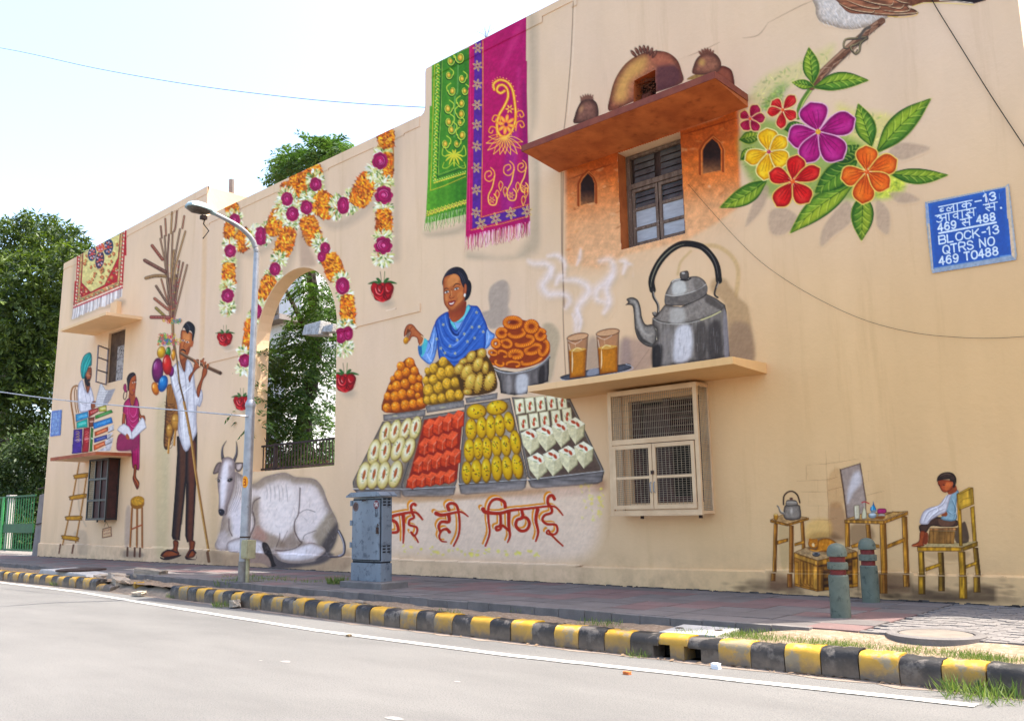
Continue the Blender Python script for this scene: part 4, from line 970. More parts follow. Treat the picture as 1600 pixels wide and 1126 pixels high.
# ---- resting cow
c = canvas('painted_cow', 'painted white cow with dark horns lying at the foot of the wall', 325, 680, 556, 906, 1.15)
c.F(330, 680, 5.364)
c.poly([(0, 960), (150, 990), (400, 960), (760, 1080), (1000, 1010), (1150, 960), (1150, 1120), (600, 1150), (0, 1100)], '8a6a52', al=.5, soft=60)
c.poly([(390, 900), (430, 900), (480, 1100), (560, 1120), (900, 1080), (1010, 1020), (1000, 980), (700, 900)], '3d3a44', al=.85, soft=30)
BODY = [(200, 305), (240, 320), (280, 345), (335, 400), (380, 395), (440, 350), (520, 325), (600, 310), (650, 320), (700, 345), (780, 352), (860, 362), (905, 395), (940, 450), (975, 545), (1020, 640), (1055, 710), (1065, 790), (1045, 880), (1010, 950), (960, 1010), (880, 1050), (760, 1070), (640, 1068), (560, 1040), (520, 1000), (380, 985), (300, 990), (200, 975), (140, 965), (90, 965), (40, 950), (30, 910), (50, 870), (75, 800), (90, 700), (130, 560), (170, 420)]
c.poly(BODY, 'dccbc4', edge=('7a675c', 46, .75), tex=.06, tn=(8, 8))
def sh(P, cc, al=.5, soft=40): c.poly(P, cc, al=al, soft=soft*1.7)
sh([(330, 400), (440, 355), (600, 315), (720, 350), (860, 370), (940, 460), (930, 500), (860, 420), (700, 400), (600, 370), (480, 400), (400, 450)], '9a8672', .7, 34)
sh([(420, 480), (560, 430), (700, 440), (720, 600), (690, 760), (600, 850), (470, 790), (430, 640)], 'ecdfda', .85, 60)
sh([(740, 440), (860, 440), (930, 560), (960, 700), (900, 780), (760, 860), (710, 780), (730, 640)], 'e8d9d4', .8, 50)
sh([(345, 540), (400, 520), (400, 640), (420, 780), (560, 850), (620, 930), (500, 950), (400, 900), (330, 860), (360, 760), (340, 640)], '8f7a66', .75, 30)
sh([(700, 760), (720, 860), (790, 900), (740, 960), (640, 970), (560, 920), (620, 860), (680, 800)], '857060', .75, 34)
sh([(860, 820), (1000, 640), (1050, 740), (1050, 850), (990, 960), (860, 1010), (800, 960), (880, 900)], '8c7a64', .75, 36)
sh([(980, 820), (1060, 740), (1050, 880), (980, 1000), (880, 1050), (900, 960)], '3d3638', .75, 30)
sh([(380, 760), (440, 800), (470, 870), (400, 900), (340, 860)], 'b07a6c', .5, 30)
sh([(820, 900), (860, 940), (860, 1010), (790, 1020), (780, 960)], 'b5705c', .5, 30)
sh([(170, 560), (240, 520), (280, 700), (260, 850), (180, 820), (150, 720)], 'e4d9dc', .85, 40)
sh([(85, 720), (160, 690), (170, 820), (130, 880), (70, 860)], '9d8878', .7, 30)
sh([(60, 830), (120, 800), (150, 880), (120, 950), (50, 940)], 'cbbab6', .8, 25)
c.poly([(130, 905), (180, 870), (260, 855), (420, 880), (440, 930), (440, 1000), (360, 1000), (200, 980), (140, 965)], 'ddd2d2', edge=('8a7872', 20, .8))
c.poly([(540, 960), (620, 955), (700, 945), (790, 905), (870, 900), (960, 960), (880, 1030), (760, 1060), (640, 1060), (560, 1030)], 'dccfce', edge=('8a7568', 22, .8)); sh([(600, 975), (760, 930), (850, 920), (760, 1010), (620, 1030)], 'eae0e2', .7, 24)
c.poly([(425, 905), (465, 900), (500, 960), (530, 1060), (545, 1090), (500, 1095), (450, 1000)], '2e2624'); c.poly([(300, 985), (460, 1000), (500, 1100), (420, 1070), (300, 1060)], '9a8072', soft=12)
for P, w in (([(745, 440), (740, 560), (730, 660), (700, 720), (700, 800), (740, 880), (760, 890)], 10), ([(340, 650), (355, 560), (410, 520)], 9), ([(350, 640), (365, 740), (325, 840)], 12), ([(740, 650), (800, 620), (870, 640)], 5), ([(770, 870), (790, 830), (880, 795)], 5), ([(545, 930), (570, 870), (575, 820)], 6), ([(590, 900), (640, 800)], 4), ([(150, 700), (150, 780), (175, 840)], 8), ([(540, 960), (600, 965), (700, 945), (760, 900)], 8)):
    c.stroke(P, w, '4c3c38', al=.75, soft=8)
for i, x in enumerate((460, 490, 525, 560, 590, 625)): c.stroke([(x, 420-(i % 2)*10), (x+10, 470), (x+6+i*2, 530+(i*17) % 30)], 6, '8d7c78', al=.6, soft=8, taper=2)
for x in (205, 222, 240, 258): c.stroke([(x, 310+(x-205)*.5), (x+12, 400), (x-10, 520), (x-60, 640)], 5, '5d4c46', al=.55, soft=6, taper=2)
c.dabs(BODY, ['a08c7c', 'efe6e8', 'b8a8a2', '8d7a70', 'e2d6d8'], 600, 22, 3.4, ang=100, jit=28, al=.14, seed=3)
# ears, horns, head
c.poly([(85, 225), (50, 232), (25, 275), (14, 322), (50, 318), (75, 290)], '8a7670', edge=('4a3c38', 12)); c.poly([(195, 240), (215, 225), (275, 232), (262, 275), (235, 305), (205, 290)], '9a8780', edge=('4a3c38', 12)); c.poly([(220, 248), (255, 240), (240, 280), (215, 280)], 'c9b5ae')
c.stroke([(98, 195), (92, 150), (98, 95), (128, 45)], 30, '3b3438', w2=5); c.stroke([(190, 215), (212, 160), (216, 100), (210, 48)], 30, '3b3438', w2=5)
c.stroke([(93, 180), (88, 130), (100, 85)], 6, '8d8488', al=.8); c.stroke([(196, 200), (210, 140), (210, 90)], 6, '8d8488', al=.8)
c.poly([(88, 215), (100, 190), (140, 178), (180, 195), (198, 230), (200, 320), (192, 420), (165, 520), (145, 570), (125, 640), (115, 668), (85, 672), (62, 655), (60, 610), (64, 520), (55, 440), (52, 360), (65, 290)], 'd3c4c4', edge=('6f5c56', 26, .8))
sh([(110, 230), (140, 240), (135, 330), (118, 450), (105, 560), (80, 600), (75, 480), (85, 340)], 'efe6ea', .9, 20)
sh([(150, 250), (190, 300), (180, 420), (140, 540), (120, 600), (135, 450), (150, 360)], '8d7a74', .6, 18)
for x, y in ((158, 372), (62, 378)):
    c.ell(x, y, 26 if x > 100 else 12, 18, -25, '6a5a56'); c.ell(x, y, 19 if x > 100 else 8, 11, -25, '1a1414'); c.ell(x-4, y-3, 3, 2.5, 0, 'e8e8f0')
    c.stroke([(x-26, y-12), (x, y-30), (x+24, y-20)], 4, '4a3c38', al=.8)
c.poly([(60, 625), (82, 615), (105, 622), (112, 648), (95, 672), (72, 668)], '2d2a30'); c.ell(76, 636, 5, 4, 0, '7a7884'); c.stroke([(115, 665), (128, 650), (135, 600)], 6, '5a4a46', al=.8)
c.stroke([(1068, 800), (1100, 860), (1118, 920), (1112, 990), (1070, 1012), (1000, 1018)], 26, '4a4348', w2=16); c.stroke([(1066, 800), (1096, 865), (1110, 925), (1104, 985), (1068, 1005)], 9, 'b3abb0')
# ---- woman
c = canvas('painted_woman', 'painted woman in blue shawl holding a sweet above the trays', 622, 400, 800, 585, .95)
c.F(620, 400, 6.256)
c.poly([(1020, 235), (1080, 255), (1115, 330), (1110, 420), (1090, 490), (1126, 540), (1126, 620), (980, 700), (900, 700), (830, 560), (900, 530), (905, 480), (895, 400), (920, 300)], 'a39489', al=.85, soft=30)
c.poly([(300, 900), (420, 850), (560, 1060), (300, 1080)], 'a59586', al=.5, soft=50)
BL = '3a62ae'
c.poly([(260, 800), (310, 825), (340, 740), (380, 650), (480, 620), (800, 560), (900, 720), (960, 770), (925, 850), (880, 905), (840, 900), (820, 760), (440, 760), (395, 900), (375, 980), (345, 1045), (310, 1055), (250, 1010), (215, 960), (208, 880), (240, 860)], '7a9fd8', edge=('38578f', 14, .9), tex=.08)
c.poly([(262, 805), (300, 830), (280, 930), (240, 985), (235, 900)], '58b3bb'); c.poly([(208, 880), (240, 870), (245, 960), (220, 955)], '2f6a9a')
for P in ([(330, 830), (350, 900), (320, 1000)], [(365, 760), (350, 850), (300, 960)], [(290, 950), (320, 1010), (345, 1030)], [(880, 720), (900, 780), (880, 860)]): c.stroke(P, 12, 'b8cdf0', al=.8, taper=2, soft=8)
for P in ([(310, 830), (330, 880), (300, 950)], [(380, 700), (370, 840), (350, 960)], [(860, 700), (865, 800), (850, 880)]): c.stroke(P, 9, '33508c', al=.75, taper=2, soft=7)
c.poly([(560, 640), (600, 655), (680, 600), (720, 490), (690, 480), (640, 560), (560, 620), (510, 640), (590, 730)], '6cc3cc', edge=('3a8f9e', 8))
for x in range(560, 640, 12): c.stroke([(x, 650), (x+8, 700)], 4, 'b8e8e8', al=.7)
c.poly([(500, 540), (660, 440), (680, 480), (660, 570), (600, 630), (550, 645), (520, 610), (500, 570)], 'a4512c', grad=(560, 640, 600, 480, '7e3520'))
SH = [(500, 545), (440, 570), (395, 610), (372, 660), (385, 740), (395, 820), (400, 930), (415, 1010), (440, 1050), (560, 1085), (640, 1060), (760, 970), (860, 900), (870, 760), (885, 690), (850, 600), (820, 530), (790, 490), (760, 484), (700, 482), (720, 500), (690, 560), (640, 640), (590, 720), (550, 700), (515, 620)]
c.poly(SH, BL, edge=('1f3a80', 16, .9), tex=.08)
for P, w, cc in (([(510, 600), (540, 740), (590, 770), (650, 700), (740, 540)], 16, '1f3878'), ([(430, 600), (470, 740), (560, 830), (640, 780), (790, 540)], 14, '26458f'), ([(400, 650), (450, 850), (560, 910), (680, 800), (820, 590)], 12, '26458f'), ([(400, 760), (470, 950), (580, 990), (700, 880), (850, 650)], 14, '1f3878'), ([(430, 940), (520, 1030), (640, 1010), (800, 830)], 14, '26458f'),
  ([(470, 580), (500, 700), (570, 790), (630, 740), (760, 510)], 13, '86a6e0'), ([(410, 620), (450, 780), (550, 870), (660, 780), (805, 570)], 12, '7d9edc'), ([(398, 700), (450, 900), (570, 950), (690, 840), (840, 640)], 11, '6a8cd0'), ([(410, 860), (480, 990), (600, 1010), (740, 880), (860, 740)], 9, '5d82ca'), ([(560, 770), (600, 830), (540, 890)], 10, 'a0b8ea'), ([(680, 560), (620, 700), (590, 750)], 9, '9ab6ea')):
    c.stroke(P, w, cc, al=.7, taper=2, soft=12)
c.stroke([(505, 560), (520, 690), (560, 760), (600, 770), (600, 740)], 20, '14265c', al=.75, taper=2, soft=10)
for x, y in ((455, 670), (735, 695), (780, 550), (590, 820), (690, 835), (520, 880), (470, 945), (570, 950), (390, 810), (660, 760), (845, 740), (760, 800), (430, 900), (805, 690)): flower6(c, x, y, 13, 'c2c48a', 'e8e0a0', x, 5)
# head
c.poly([(690, 230), (720, 250), (732, 300), (722, 370), (695, 420), (660, 440), (640, 400), (660, 300)], '1d1a22', tex=.2)
c.poly([(452, 300), (450, 240), (470, 190), (560, 150), (640, 190), (680, 270), (672, 330), (668, 400), (655, 440), (625, 490), (590, 530), (540, 545), (510, 530), (480, 495), (462, 460), (455, 400)], 'b4683a', edge=('7a3a20', 18, .8), tex=.05)
c.poly([(560, 170), (610, 210), (600, 260), (560, 280), (500, 300), (490, 240), (520, 200)], 'd18b52', al=.8, soft=30)
c.poly([(590, 370), (640, 350), (640, 420), (610, 470), (570, 490), (590, 430)], 'c87f48', al=.7, soft=22); c.poly([(470, 380), (500, 375), (500, 430), (480, 450)], 'cb8450', al=.7, soft=16)
c.poly([(600, 470), (660, 420), (650, 480), (590, 530), (530, 545), (500, 520), (550, 520)], '8a4426', al=.7, soft=18)
c.poly([(445, 290), (445, 240), (475, 170), (520, 125), (580, 105), (640, 120), (680, 170), (700, 230), (690, 275), (662, 280), (655, 310), (632, 270), (610, 200), (570, 175), (520, 185), (470, 205), (455, 240)], '24202a', tex=.25)
for P in ([(620, 160), (650, 200), (670, 270)], [(600, 150), (640, 220), (650, 270)], [(540, 130), (500, 160), (465, 200)]): c.stroke(P, 5, '5a5a6c', al=.7, taper=2)
c.poly([(660, 280), (680, 275), (685, 320), (675, 370), (655, 370)], 'b0603a', edge=('6c3220', 6)); c.ell(664, 382, 10, 17, 10, 'f4efe6'); c.ell(664, 395, 6, 6, 0, 'd8cfb8')
c.stroke([(458, 335), (480, 315), (508, 322)], 8, '2a1612', taper=2); c.stroke([(550, 305), (580, 270), (625, 280)], 9, '2a1612', taper=2)
for x, y in ((487, 352), (583, 320)): c.ell(x, y, 23, 11, -18, 'e9e0d8'); c.ell(x+2, y, 9, 10, 0, '1c100e'); c.ell(x, y-3, 2.5, 2.5, 0, 'fff6f0'); c.stroke([(x-26, y+8), (x-4, y-13), (x+26, y-10)], 5, '24120e'); c.stroke([(x-20, y+12), (x, y+14), (x+20, y+2)], 3, '6c3520')
c.stroke([(540, 320), (530, 370), (515, 400), (525, 415), (555, 408), (560, 390)], 6, '7a3a20', al=.9); c.stroke([(535, 340), (535, 385)], 8, 'e0a068', al=.8, soft=6); c.ell(522, 412, 5, 3, 0, '4a1c12'); c.ell(548, 408, 5, 3, 0, '4a1c12')
c.poly([(500, 452), (530, 440), (575, 432), (560, 470), (535, 490), (512, 480)], '9a3a30', edge=('5c1c18', 5)); c.poly([(512, 462), (540, 458), (562, 446), (548, 468), (525, 474)], 'f0e6de')
c.stroke([(490, 440), (478, 470), (495, 495)], 5, '8a4426', al=.7, taper=2); c.stroke([(590, 400), (588, 430), (578, 440)], 5, '8a4426', al=.7, taper=2)
# hand
c.poly([(200, 720), (240, 760), (262, 785), (258, 840), (235, 880), (210, 850), (195, 800), (150, 790), (125, 830), (112, 815), (128, 770), (130, 740), (100, 760), (75, 790), (68, 760), (75, 720), (95, 680), (125, 663), (160, 672)], 'b2663c', edge=('7a3820', 12))
for P in ([(90, 700), (80, 740), (72, 775)], [(112, 690), (100, 740), (92, 790)], [(150, 690), (130, 720), (130, 780)]): c.stroke(P, 5, '6a2e1a', al=.9)
c.poly([(100, 720), (125, 720), (125, 780), (105, 820), (95, 780)], '5a3018', al=.8, soft=8)
c.ell(90, 825, 27, 36, 10, 'c98a1e', sh='8a5a12', hl='f4cc60'); c.stroke([(120, 780), (122, 812), (112, 835)], 9, 'a85c34')
c.stroke([(240, 780), (262, 800), (250, 850), (225, 875)], 9, 'e6c9a0'); c.stroke([(232, 778), (252, 805), (240, 850), (215, 868)], 4, 'a8702c')
# ---- sweets on the counter
c = canvas('painted_sweet_stall', 'painted trays heaped with orange, yellow, red and white sweets', 545, 485, 952, 785, 1.1)
c.F(590, 480, 5.517)
c.poly([(1440, 140), (1520, 150), (1570, 250), (1540, 420), (1500, 620), (1450, 640), (1470, 400), (1420, 200)], 'a8987f', al=.75, soft=40)
TRAYC = '8f8782'
def tray(P, dk='57504e', lt='b9b2ae'):
    c.poly(P, TRAYC, sm=False, edge=(dk, 14, .8), tex=.15)
# pot with jalebi
c.poly([(975, 500), (1060, 540), (1200, 560), (1400, 500), (1480, 410), (1478, 560), (1470, 640), (1300, 700), (1290, 745), (1180, 758), (1060, 740), (1050, 640), (1020, 560)], '6b6360', sm=False, edge=('2c2624', 20, .9), tex=.14, tn=(2, 14))
c.poly([(1200, 590), (1290, 580), (1290, 720), (1200, 740)], 'd9d6d8', al=.8, soft=40); c.poly([(1110, 600), (1150, 600), (1150, 730), (1110, 735)], 'a19894', al=.7, soft=30); c.poly([(1390, 540), (1440, 500), (1440, 640), (1390, 660)], '2b2422', al=.8, soft=24)
c.stroke([(975, 505), (1020, 545), (1130, 572), (1290, 550), (1400, 500), (1480, 430)], 22, '6d6664'); c.stroke([(975, 500), (1020, 540), (1130, 567), (1290, 545), (1400, 495), (1484, 415)], 6, 'cfccca')
c.poly([(1110, 150), (1200, 100), (1380, 150), (1440, 230), (1480, 330), (1480, 400), (1400, 480), (1200, 530), (980, 490), (960, 440), (1020, 330), (1040, 220)], '8a3a10', soft=10)
def coil(x, y, rx, ry, a0=0, a1=360, rot=0, w=None):
    w = w or min(rx, ry)*.62
    ra = math.radians(rot)
    def pt(t, k=1., d=0):
        u, v = math.cos(t)*(rx+d), math.sin(t)*(ry+d)
        return x+u*math.cos(ra)-v*math.sin(ra), y+u*math.sin(ra)+v*math.cos(ra)
    ts = np.radians(np.linspace(a0, a1, 22))
    P = [pt(t) for t in ts]
    c.stroke([(a+1, b+4) for a, b in P], w*1.9, '7a2c0a', sm=False); c.stroke(P, w*1.55, 'cf6a14', sm=False)
    c.stroke([pt(t, 1, w*.15) for t in ts], w*.8, 'f0942a', sm=False, al=.9, soft=w*.6)
    n = max(4, int(abs(a1-a0)*(rx+ry)/2/900))
    L = np.radians(abs(a1-a0))*(rx+ry)/2; n = max(4, int(L/(w*.55)))
    for t in np.radians(np.linspace(a0, a1, n)):
        p, q, m = pt(t, 1, -w*.62), pt(t+.12, 1, w*.72), pt(t-.04, 1, w*.1)
        c.stroke([p, m, q], w*.16, '7a2c0a', al=.85); c.stroke([(p[0]+w*.2, p[1]+2), (m[0]+w*.22, m[1])], w*.14, 'ffc765', al=.7, taper=2)
coil(990, 470, 34, 16, 0, 200, 20); coil(1050, 480, 36, 22, -30, 200, 20); coil(1170, 490, 56, 22, -180, 60, 0); coil(1330, 450, 90, 30, -10, 190, -20); 
coil(995, 390, 34, 20, -60, 300, 10); coil(1080, 400, 40, 22, -200, 60, 20); coil(1190, 405, 50, 28, -200, 100, 0, 26); coil(1340, 360, 66, 34, -200, 170, -20); coil(1430, 350, 34, 60, -100, 150, 15)
coil(1020, 310, 30, 30, 0, 330); coil(1110, 310, 42, 30, -180, 120, 20); coil(1265, 290, 78, 36, -60, 160, -15); coil(1070, 220, 38, 34, 30, 330, 0); coil(1405, 235, 36, 40, 0, 300, 20); coil(1200, 220, 66, 34, -30, 170, -8); coil(1325, 165, 44, 42, 20, 350); coil(1165, 130, 66, 40, 0, 360, 0)
c.ell(1165, 130, 26, 13, 0, '6a280c')
# laddu pyramids
def ball(x, y, r, base, dk, hi, ry=None):
    c.ell(x+2, y+3, r*1.07, (ry or r*1.12)*1.06, 0, dk); c.ell(x, y, r, ry or r*1.12, 0, base, sh=dk, hl=hi, tex=.16)
c.poly([(270, 430), (350, 540), (400, 700), (410, 870), (60, 905), (60, 760), (150, 560)], '7c3a0c')
for x, y, r in ((80, 865, 34), (155, 855, 38), (238, 840, 38), (305, 830, 33), (372, 815, 36), (85, 765, 30), (150, 765, 38), (212, 748, 38), (285, 740, 32), (345, 760, 22), (110, 690, 22), (163, 675, 38), (236, 655, 35), (350, 688, 36), (130, 615, 22), (180, 580, 36), (302, 615, 36), (362, 608, 24), (245, 555, 34), (318, 545, 32), (200, 505, 34), (278, 475, 38), (300, 690, 18)):
    ball(x, y, r, 'e2891a', '9c470c', 'ffd27a')
c.poly([(560, 440), (650, 500), (700, 600), (735, 800), (420, 840), (400, 720), (420, 560)], '6b4a10')
for x, y, r in ((425, 795, 28), (485, 785, 34), (552, 778, 32), (627, 755, 40), (700, 750, 34), (435, 712, 42), (520, 688, 40), (597, 655, 38), (668, 645, 34), (415, 630, 28), (480, 622, 35), (545, 570, 42), (618, 548, 40), (428, 545, 24), (482, 525, 36), (565, 470, 36)):
    ball(x, y, r, 'deaa34', '8a6416', 'e8c86a', r*1.2)
c.poly([(880, 360), (960, 440), (1020, 580), (1010, 720), (760, 760), (700, 640), (680, 520), (760, 420)], '4d3410')
for x, y, rx, ry, a in ((740, 465, 34, 20, -25), (805, 425, 32, 50, 30), (898, 395, 34, 38, 20), (700, 530, 34, 48, 30), (768, 555, 44, 68, 28), (865, 490, 40, 62, 22), (930, 520, 24, 50, 5), (800, 640, 46, 78, 18), (870, 650, 34, 88, 12), (965, 635, 46, 80, 18), (775, 728, 34, 22, 0)):
    for k in range(18):
        t = k/18*2*math.pi; ar = math.radians(a)
        u, v = math.cos(t)*rx, math.sin(t)*ry
        c.ell(x+u*math.cos(ar)-v*math.sin(ar), y+u*math.sin(ar)+v*math.cos(ar), 9, 7, 0, 'b0802c', sh='5c3c10', hl='e8c878')
    c.ell(x, y, rx*.9, ry*.9, a, 'dcb654', sh='96702a', hl='f0e0a0')
    for q in range(3): c.ell(x-4+q*6, y+6*q, 3, 2, 40, '5f7a30')
# upper trays fronts
tray([(48, 925), (415, 878), (412, 930), (385, 940), (50, 980)]); tray([(410, 850), (745, 800), (748, 860), (425, 910)]); tray([(755, 780), (1035, 735), (1030, 790), (765, 828)])
for x, y in ((150, 935), (560, 862), (865, 782)): c.ell(x, y, 40, 10, -8, 'd8d0a0', .7, soft=.9)
# lower trays
c.F(540, 560, 3.129)
c.poly([(30, 650), (500, 660), (800, 640), (1255, 590), (1290, 560), (1290, 640), (900, 690), (300, 700), (240, 700)], 'a87a5c', al=.8, soft=34)
def lowtray(P, front, inner='a89a8a'):
    c.poly(P, '8a8078', sm=False, edge=('4a423e', 7, .9)); 
    q = np.array(P); m = q.mean(0); c.poly([tuple(m+(p-m)*.93) for p in q], inner, sm=False, edge=('6a5a4c', 16, .8), tex=.1)
    c.poly(front, '77706e', sm=False, edge=('38302e', 6, .9), tex=.2, tn=(14, 2)); a, b = front[0], front[1]
    c.stroke([a, b], 4, 'c9c4c0')
lowtray([(180, 308), (372, 285), (275, 635), (36, 632), (34, 600)], [(34, 636), (272, 636), (270, 680), (240, 676), (60, 660)])
lowtray([(378, 280), (578, 250), (545, 600), (535, 628), (276, 638), (272, 615)], [(272, 638), (540, 626), (530, 665), (500, 674), (290, 676), (275, 665)])
lowtray([(582, 225), (805, 192), (888, 575), (885, 590), (556, 612), (552, 590)], [(552, 612), (888, 590), (880, 630), (860, 645), (590, 665), (562, 660)])
lowtray([(812, 188), (1098, 195), (1262, 540), (1262, 565), (920, 605), (890, 580)], [(890, 592), (1266, 548), (1255, 600), (1230, 612), (930, 635), (905, 628)], '5f4c42')
# pale ovals with almond
for x, y, a in ((193, 365, 14), (240, 355, 16), (292, 345, 20), (340, 338, 14), (138, 455, 14), (190, 452, 12), (255, 438, 22), (305, 445, 20), (88, 572, 12), (137, 568, 12), (185, 568, 10), (242, 563, 14)):
    s_ = 1+(y-350)*.0008
    c.ell(x+3, y+3, 29*s_, 60*s_, a, '7a6040'); c.ell(x, y, 26*s_, 58*s_, a, 'efe3b8', edge=('b9a35a', 5), sh='d2b878', hl='f8f4d8'); c.ell(x, y, 15*s_, 42*s_, a, 'ece6d2', .8, soft=.5)
    c.ell(x+2, y-4, 7, 24, a, 'a8562a', hl='d88a50')
    for q in range(7): c.ell(x+rng.normal()*11, y+rng.normal()*26, 3.5, 1.6, q*50, ['6d8a3a', '8a8478', '5c5a50'][q % 3], .9)
def brick3(x, y, w, h, top, side, hi):
    c.poly([(x, y), (x+w*.5, y-h*.42), (x+w, y-h*.3), (x+w*.97, y+h*.42), (x+w*.46, y+h*.62), (x-w*.05, y+h*.5)], side, sm=False, edge=('7c1c0c', 5, .8), tex=.2)
    c.poly([(x, y), (x+w*.5, y-h*.42), (x+w, y-h*.3), (x+w*.52, y+h*.12)], top, sm=False, tex=.15)
    c.stroke([(x+w*.12, y-h*.02), (x+w*.5, y-h*.28)], 5, hi, al=.7, taper=2); c.stroke([(x+w*.5, y+h*.12), (x+w*.9, y-h*.2)], 3, hi, al=.6); c.stroke([(x+w*.5, y+h*.15), (x+w*.46, y+h*.55)], 3, hi, al=.45)
c.poly([(385, 300), (575, 262), (545, 590), (295, 632)], '8f2c1a', sm=False, soft=10)
for row, (xs, y0, y1, w, h) in enumerate((((378, 426, 472, 518), 322, 280, 62, 92), ((356, 400, 444, 490), 412, 378, 62, 86), ((330, 374, 418, 464, 506), 500, 462, 58, 84), ((300, 344, 388, 434, 478), 584, 560, 60, 70))):
    for i, x in enumerate(xs): brick3(x, y0+(y1-y0)*i/(len(xs)-1)+10, w, h, 'e25c34', 'c2441f', 'f7c8b8')
for x, y, rx, ry, a in ((638, 258, 46, 36, -6), (738, 238, 50, 34, -14), (613, 345, 27, 52, 0), (664, 335, 25, 54, 0), (708, 335, 24, 60, 0), (752, 325, 25, 54, -4), (798, 308, 24, 48, -8), (604, 447, 26, 56, 0), (648, 438, 24, 54, 0), (690, 438, 23, 54, -2), (737, 428, 24, 50, -3), (782, 425, 24, 50, -5), (829, 408, 25, 58, -6), (591, 555, 24, 54, 0), (638, 548, 26, 56, 0), (686, 543, 23, 58, 0), (738, 533, 26, 62, -2), (789, 532, 25, 58, -6), (838, 525, 26, 60, -8)):
    c.ell(x+3, y+3, rx*1.07, ry*1.05, a, '6d4a08'); c.ell(x, y, rx, ry, a, 'dfb81a', edge=('a87c0c', 5), sh='c08c10', hl='fbe870')
    for q in range(9): c.ell(x+rng.normal()*rx*.28, y-ry*.1+rng.normal()*ry*.3, 3.4, 2.2, q*47, ['3a2a14', '4f6a20', '8a3a14'][q % 3])
def almond(x, y): c.ell(x, y-9, 6, 11, 12, 'b0482a', hl='dc8a5c'); c.ell(x-2, y+12, 6.5, 11, -8, 'b0482a', hl='dc8a5c'); c.stroke([(x+8, y-18), (x+11, y-2)], 3, '6a8a3a'); c.stroke([(x-12, y-4), (x-9, y+8)], 3, '8a9a6a')
for x, y in ((850, 235), (900, 228), (952, 222), (1005, 216), (1057, 212), (868, 315), (920, 305), (972, 298), (1028, 290), (1082, 280)):
    c.poly([(x-26, y-36), (x+20, y-42), (x+28, y+30), (x-18, y+40)], 'f0e8c8', sm=False, edge=('a89a70', 4, .9)); almond(x+2, y+2)
for x, y, w in ((905, 405, 48), (982, 388, 52), (1055, 368, 48), (1125, 352, 46), (940, 525, 52), (1015, 508, 50), (1090, 490, 50), (1165, 470, 48)):
    c.poly([(x-w, y-40), (x-2, y-66), (x+w, y-34), (x+w*.9, y+28), (x, y+68), (x-w*.75, y+18)], 'cdc29c', sm=False, edge=('6d6648', 5, .8), tex=.12)
    c.poly([(x-w, y-40), (x-2, y-66), (x+w, y-34), (x+6, y-8)], 'f6eed6', sm=False, tex=.1); c.poly([(x-w, y-40), (x+6, y-8), (x, y+68), (x-w*.75, y+18)], 'e4dab4', sm=False, tex=.1)
    for dx, dy, a in ((-12, -42, 30), (10, -30, 60)): c.ell(x+dx, y+dy, 13, 7, a, 'b0482a', hl='dc8a5c')
    c.stroke([(x-w*.4, y-24), (x-w*.1, y-20)], 3, '7a8a50')
# ---- Hindi lettering
c = canvas('painted_lettering', 'painted pale band with orange red Hindi lettering under the sweets', 600, 752, 960, 892, 1.1)
c.F(600, 750, 5.333)
c.poly([(-60, 140), (300, 150), (900, 90), (1300, 60), (1640, 20), (1780, 60), (1810, 300), (1740, 560), (1500, 660), (800, 650), (200, 600), (-60, 590)], 'eed5c2', al=.62, soft=170, tex=.03)
c.poly([(-20, 150), (300, 130), (500, 130), (900, 100), (1300, 70), (1300, 110), (900, 140), (500, 170), (100, 190)], 'a87a4c', al=.4, soft=40)
g = np.random.default_rng(8)
for k in range(46): x = g.uniform(80, 1340); c.ell(x, 560+x*.03+g.uniform(-22, 45), g.uniform(8, 30), g.uniform(8, 26), g.uniform(0, 90), ['e2d24a', 'd8cf66', 'e9e04e'][k % 3], .55, soft=.9)
for k in range(40): c.ell(g.uniform(1640, 1850), g.uniform(20, 330), g.uniform(10, 30), g.uniform(8, 26), g.uniform(0, 90), ['e8d84a', 'e2d680'][k % 2], .5, soft=.9)
LT = [([(70, 300), (100, 290), (200, 270), (270, 270), (320, 325)], 24, 14), ([(60, 330), (100, 350), (118, 400), (110, 430), (60, 435)], 22, 20), ([(160, 290), (165, 400), (160, 520)], 26, 12),
 ([(262, 205), (245, 195), (225, 220), (235, 270), (250, 310), (215, 330), (210, 370), (270, 390), (275, 430), (255, 460), (235, 450), (225, 430), (260, 470), (285, 515)], 20, 12),
 ([(435, 275), (480, 290), (560, 275), (640, 262), (700, 300)], 28, 10), ([(540, 245), (530, 210), (560, 190), (600, 205), (620, 260), (630, 370), (620, 460), (580, 545)], 24, 14), ([(540, 290), (540, 345), (480, 345), (455, 385), (470, 430)], 24, 18), ([(545, 430), (520, 405), (480, 420), (460, 470), (480, 505), (520, 512)], 22, 10),
 ([(825, 240), (850, 265), (960, 275), (1060, 250), (1200, 235), (1380, 215), (1440, 230), (1490, 290)], 28, 10), ([(1010, 220), (1000, 180), (950, 155), (900, 170), (870, 230), (870, 330), (880, 440), (845, 545)], 24, 14), ([(970, 275), (970, 370), (935, 390), (940, 415), (970, 405), (985, 375), (1035, 415)], 20, 18), ([(1040, 260), (1040, 380), (1050, 460), (1030, 515)], 26, 12),
 ([(1150, 260), (1155, 310), (1110, 330), (1100, 380), (1140, 420), (1190, 410), (1212, 360), (1190, 315), (1150, 305)], 22, 22), ([(1280, 245), (1265, 330), (1285, 430), (1265, 505)], 26, 14),
 ([(1420, 155), (1400, 125), (1370, 140), (1365, 190), (1395, 230), (1395, 270), (1340, 290), (1320, 330), (1360, 365), (1430, 370), (1445, 420), (1420, 450), (1385, 440), (1370, 415), (1355, 440), (1400, 460), (1440, 500), (1490, 545)], 22, 12)]
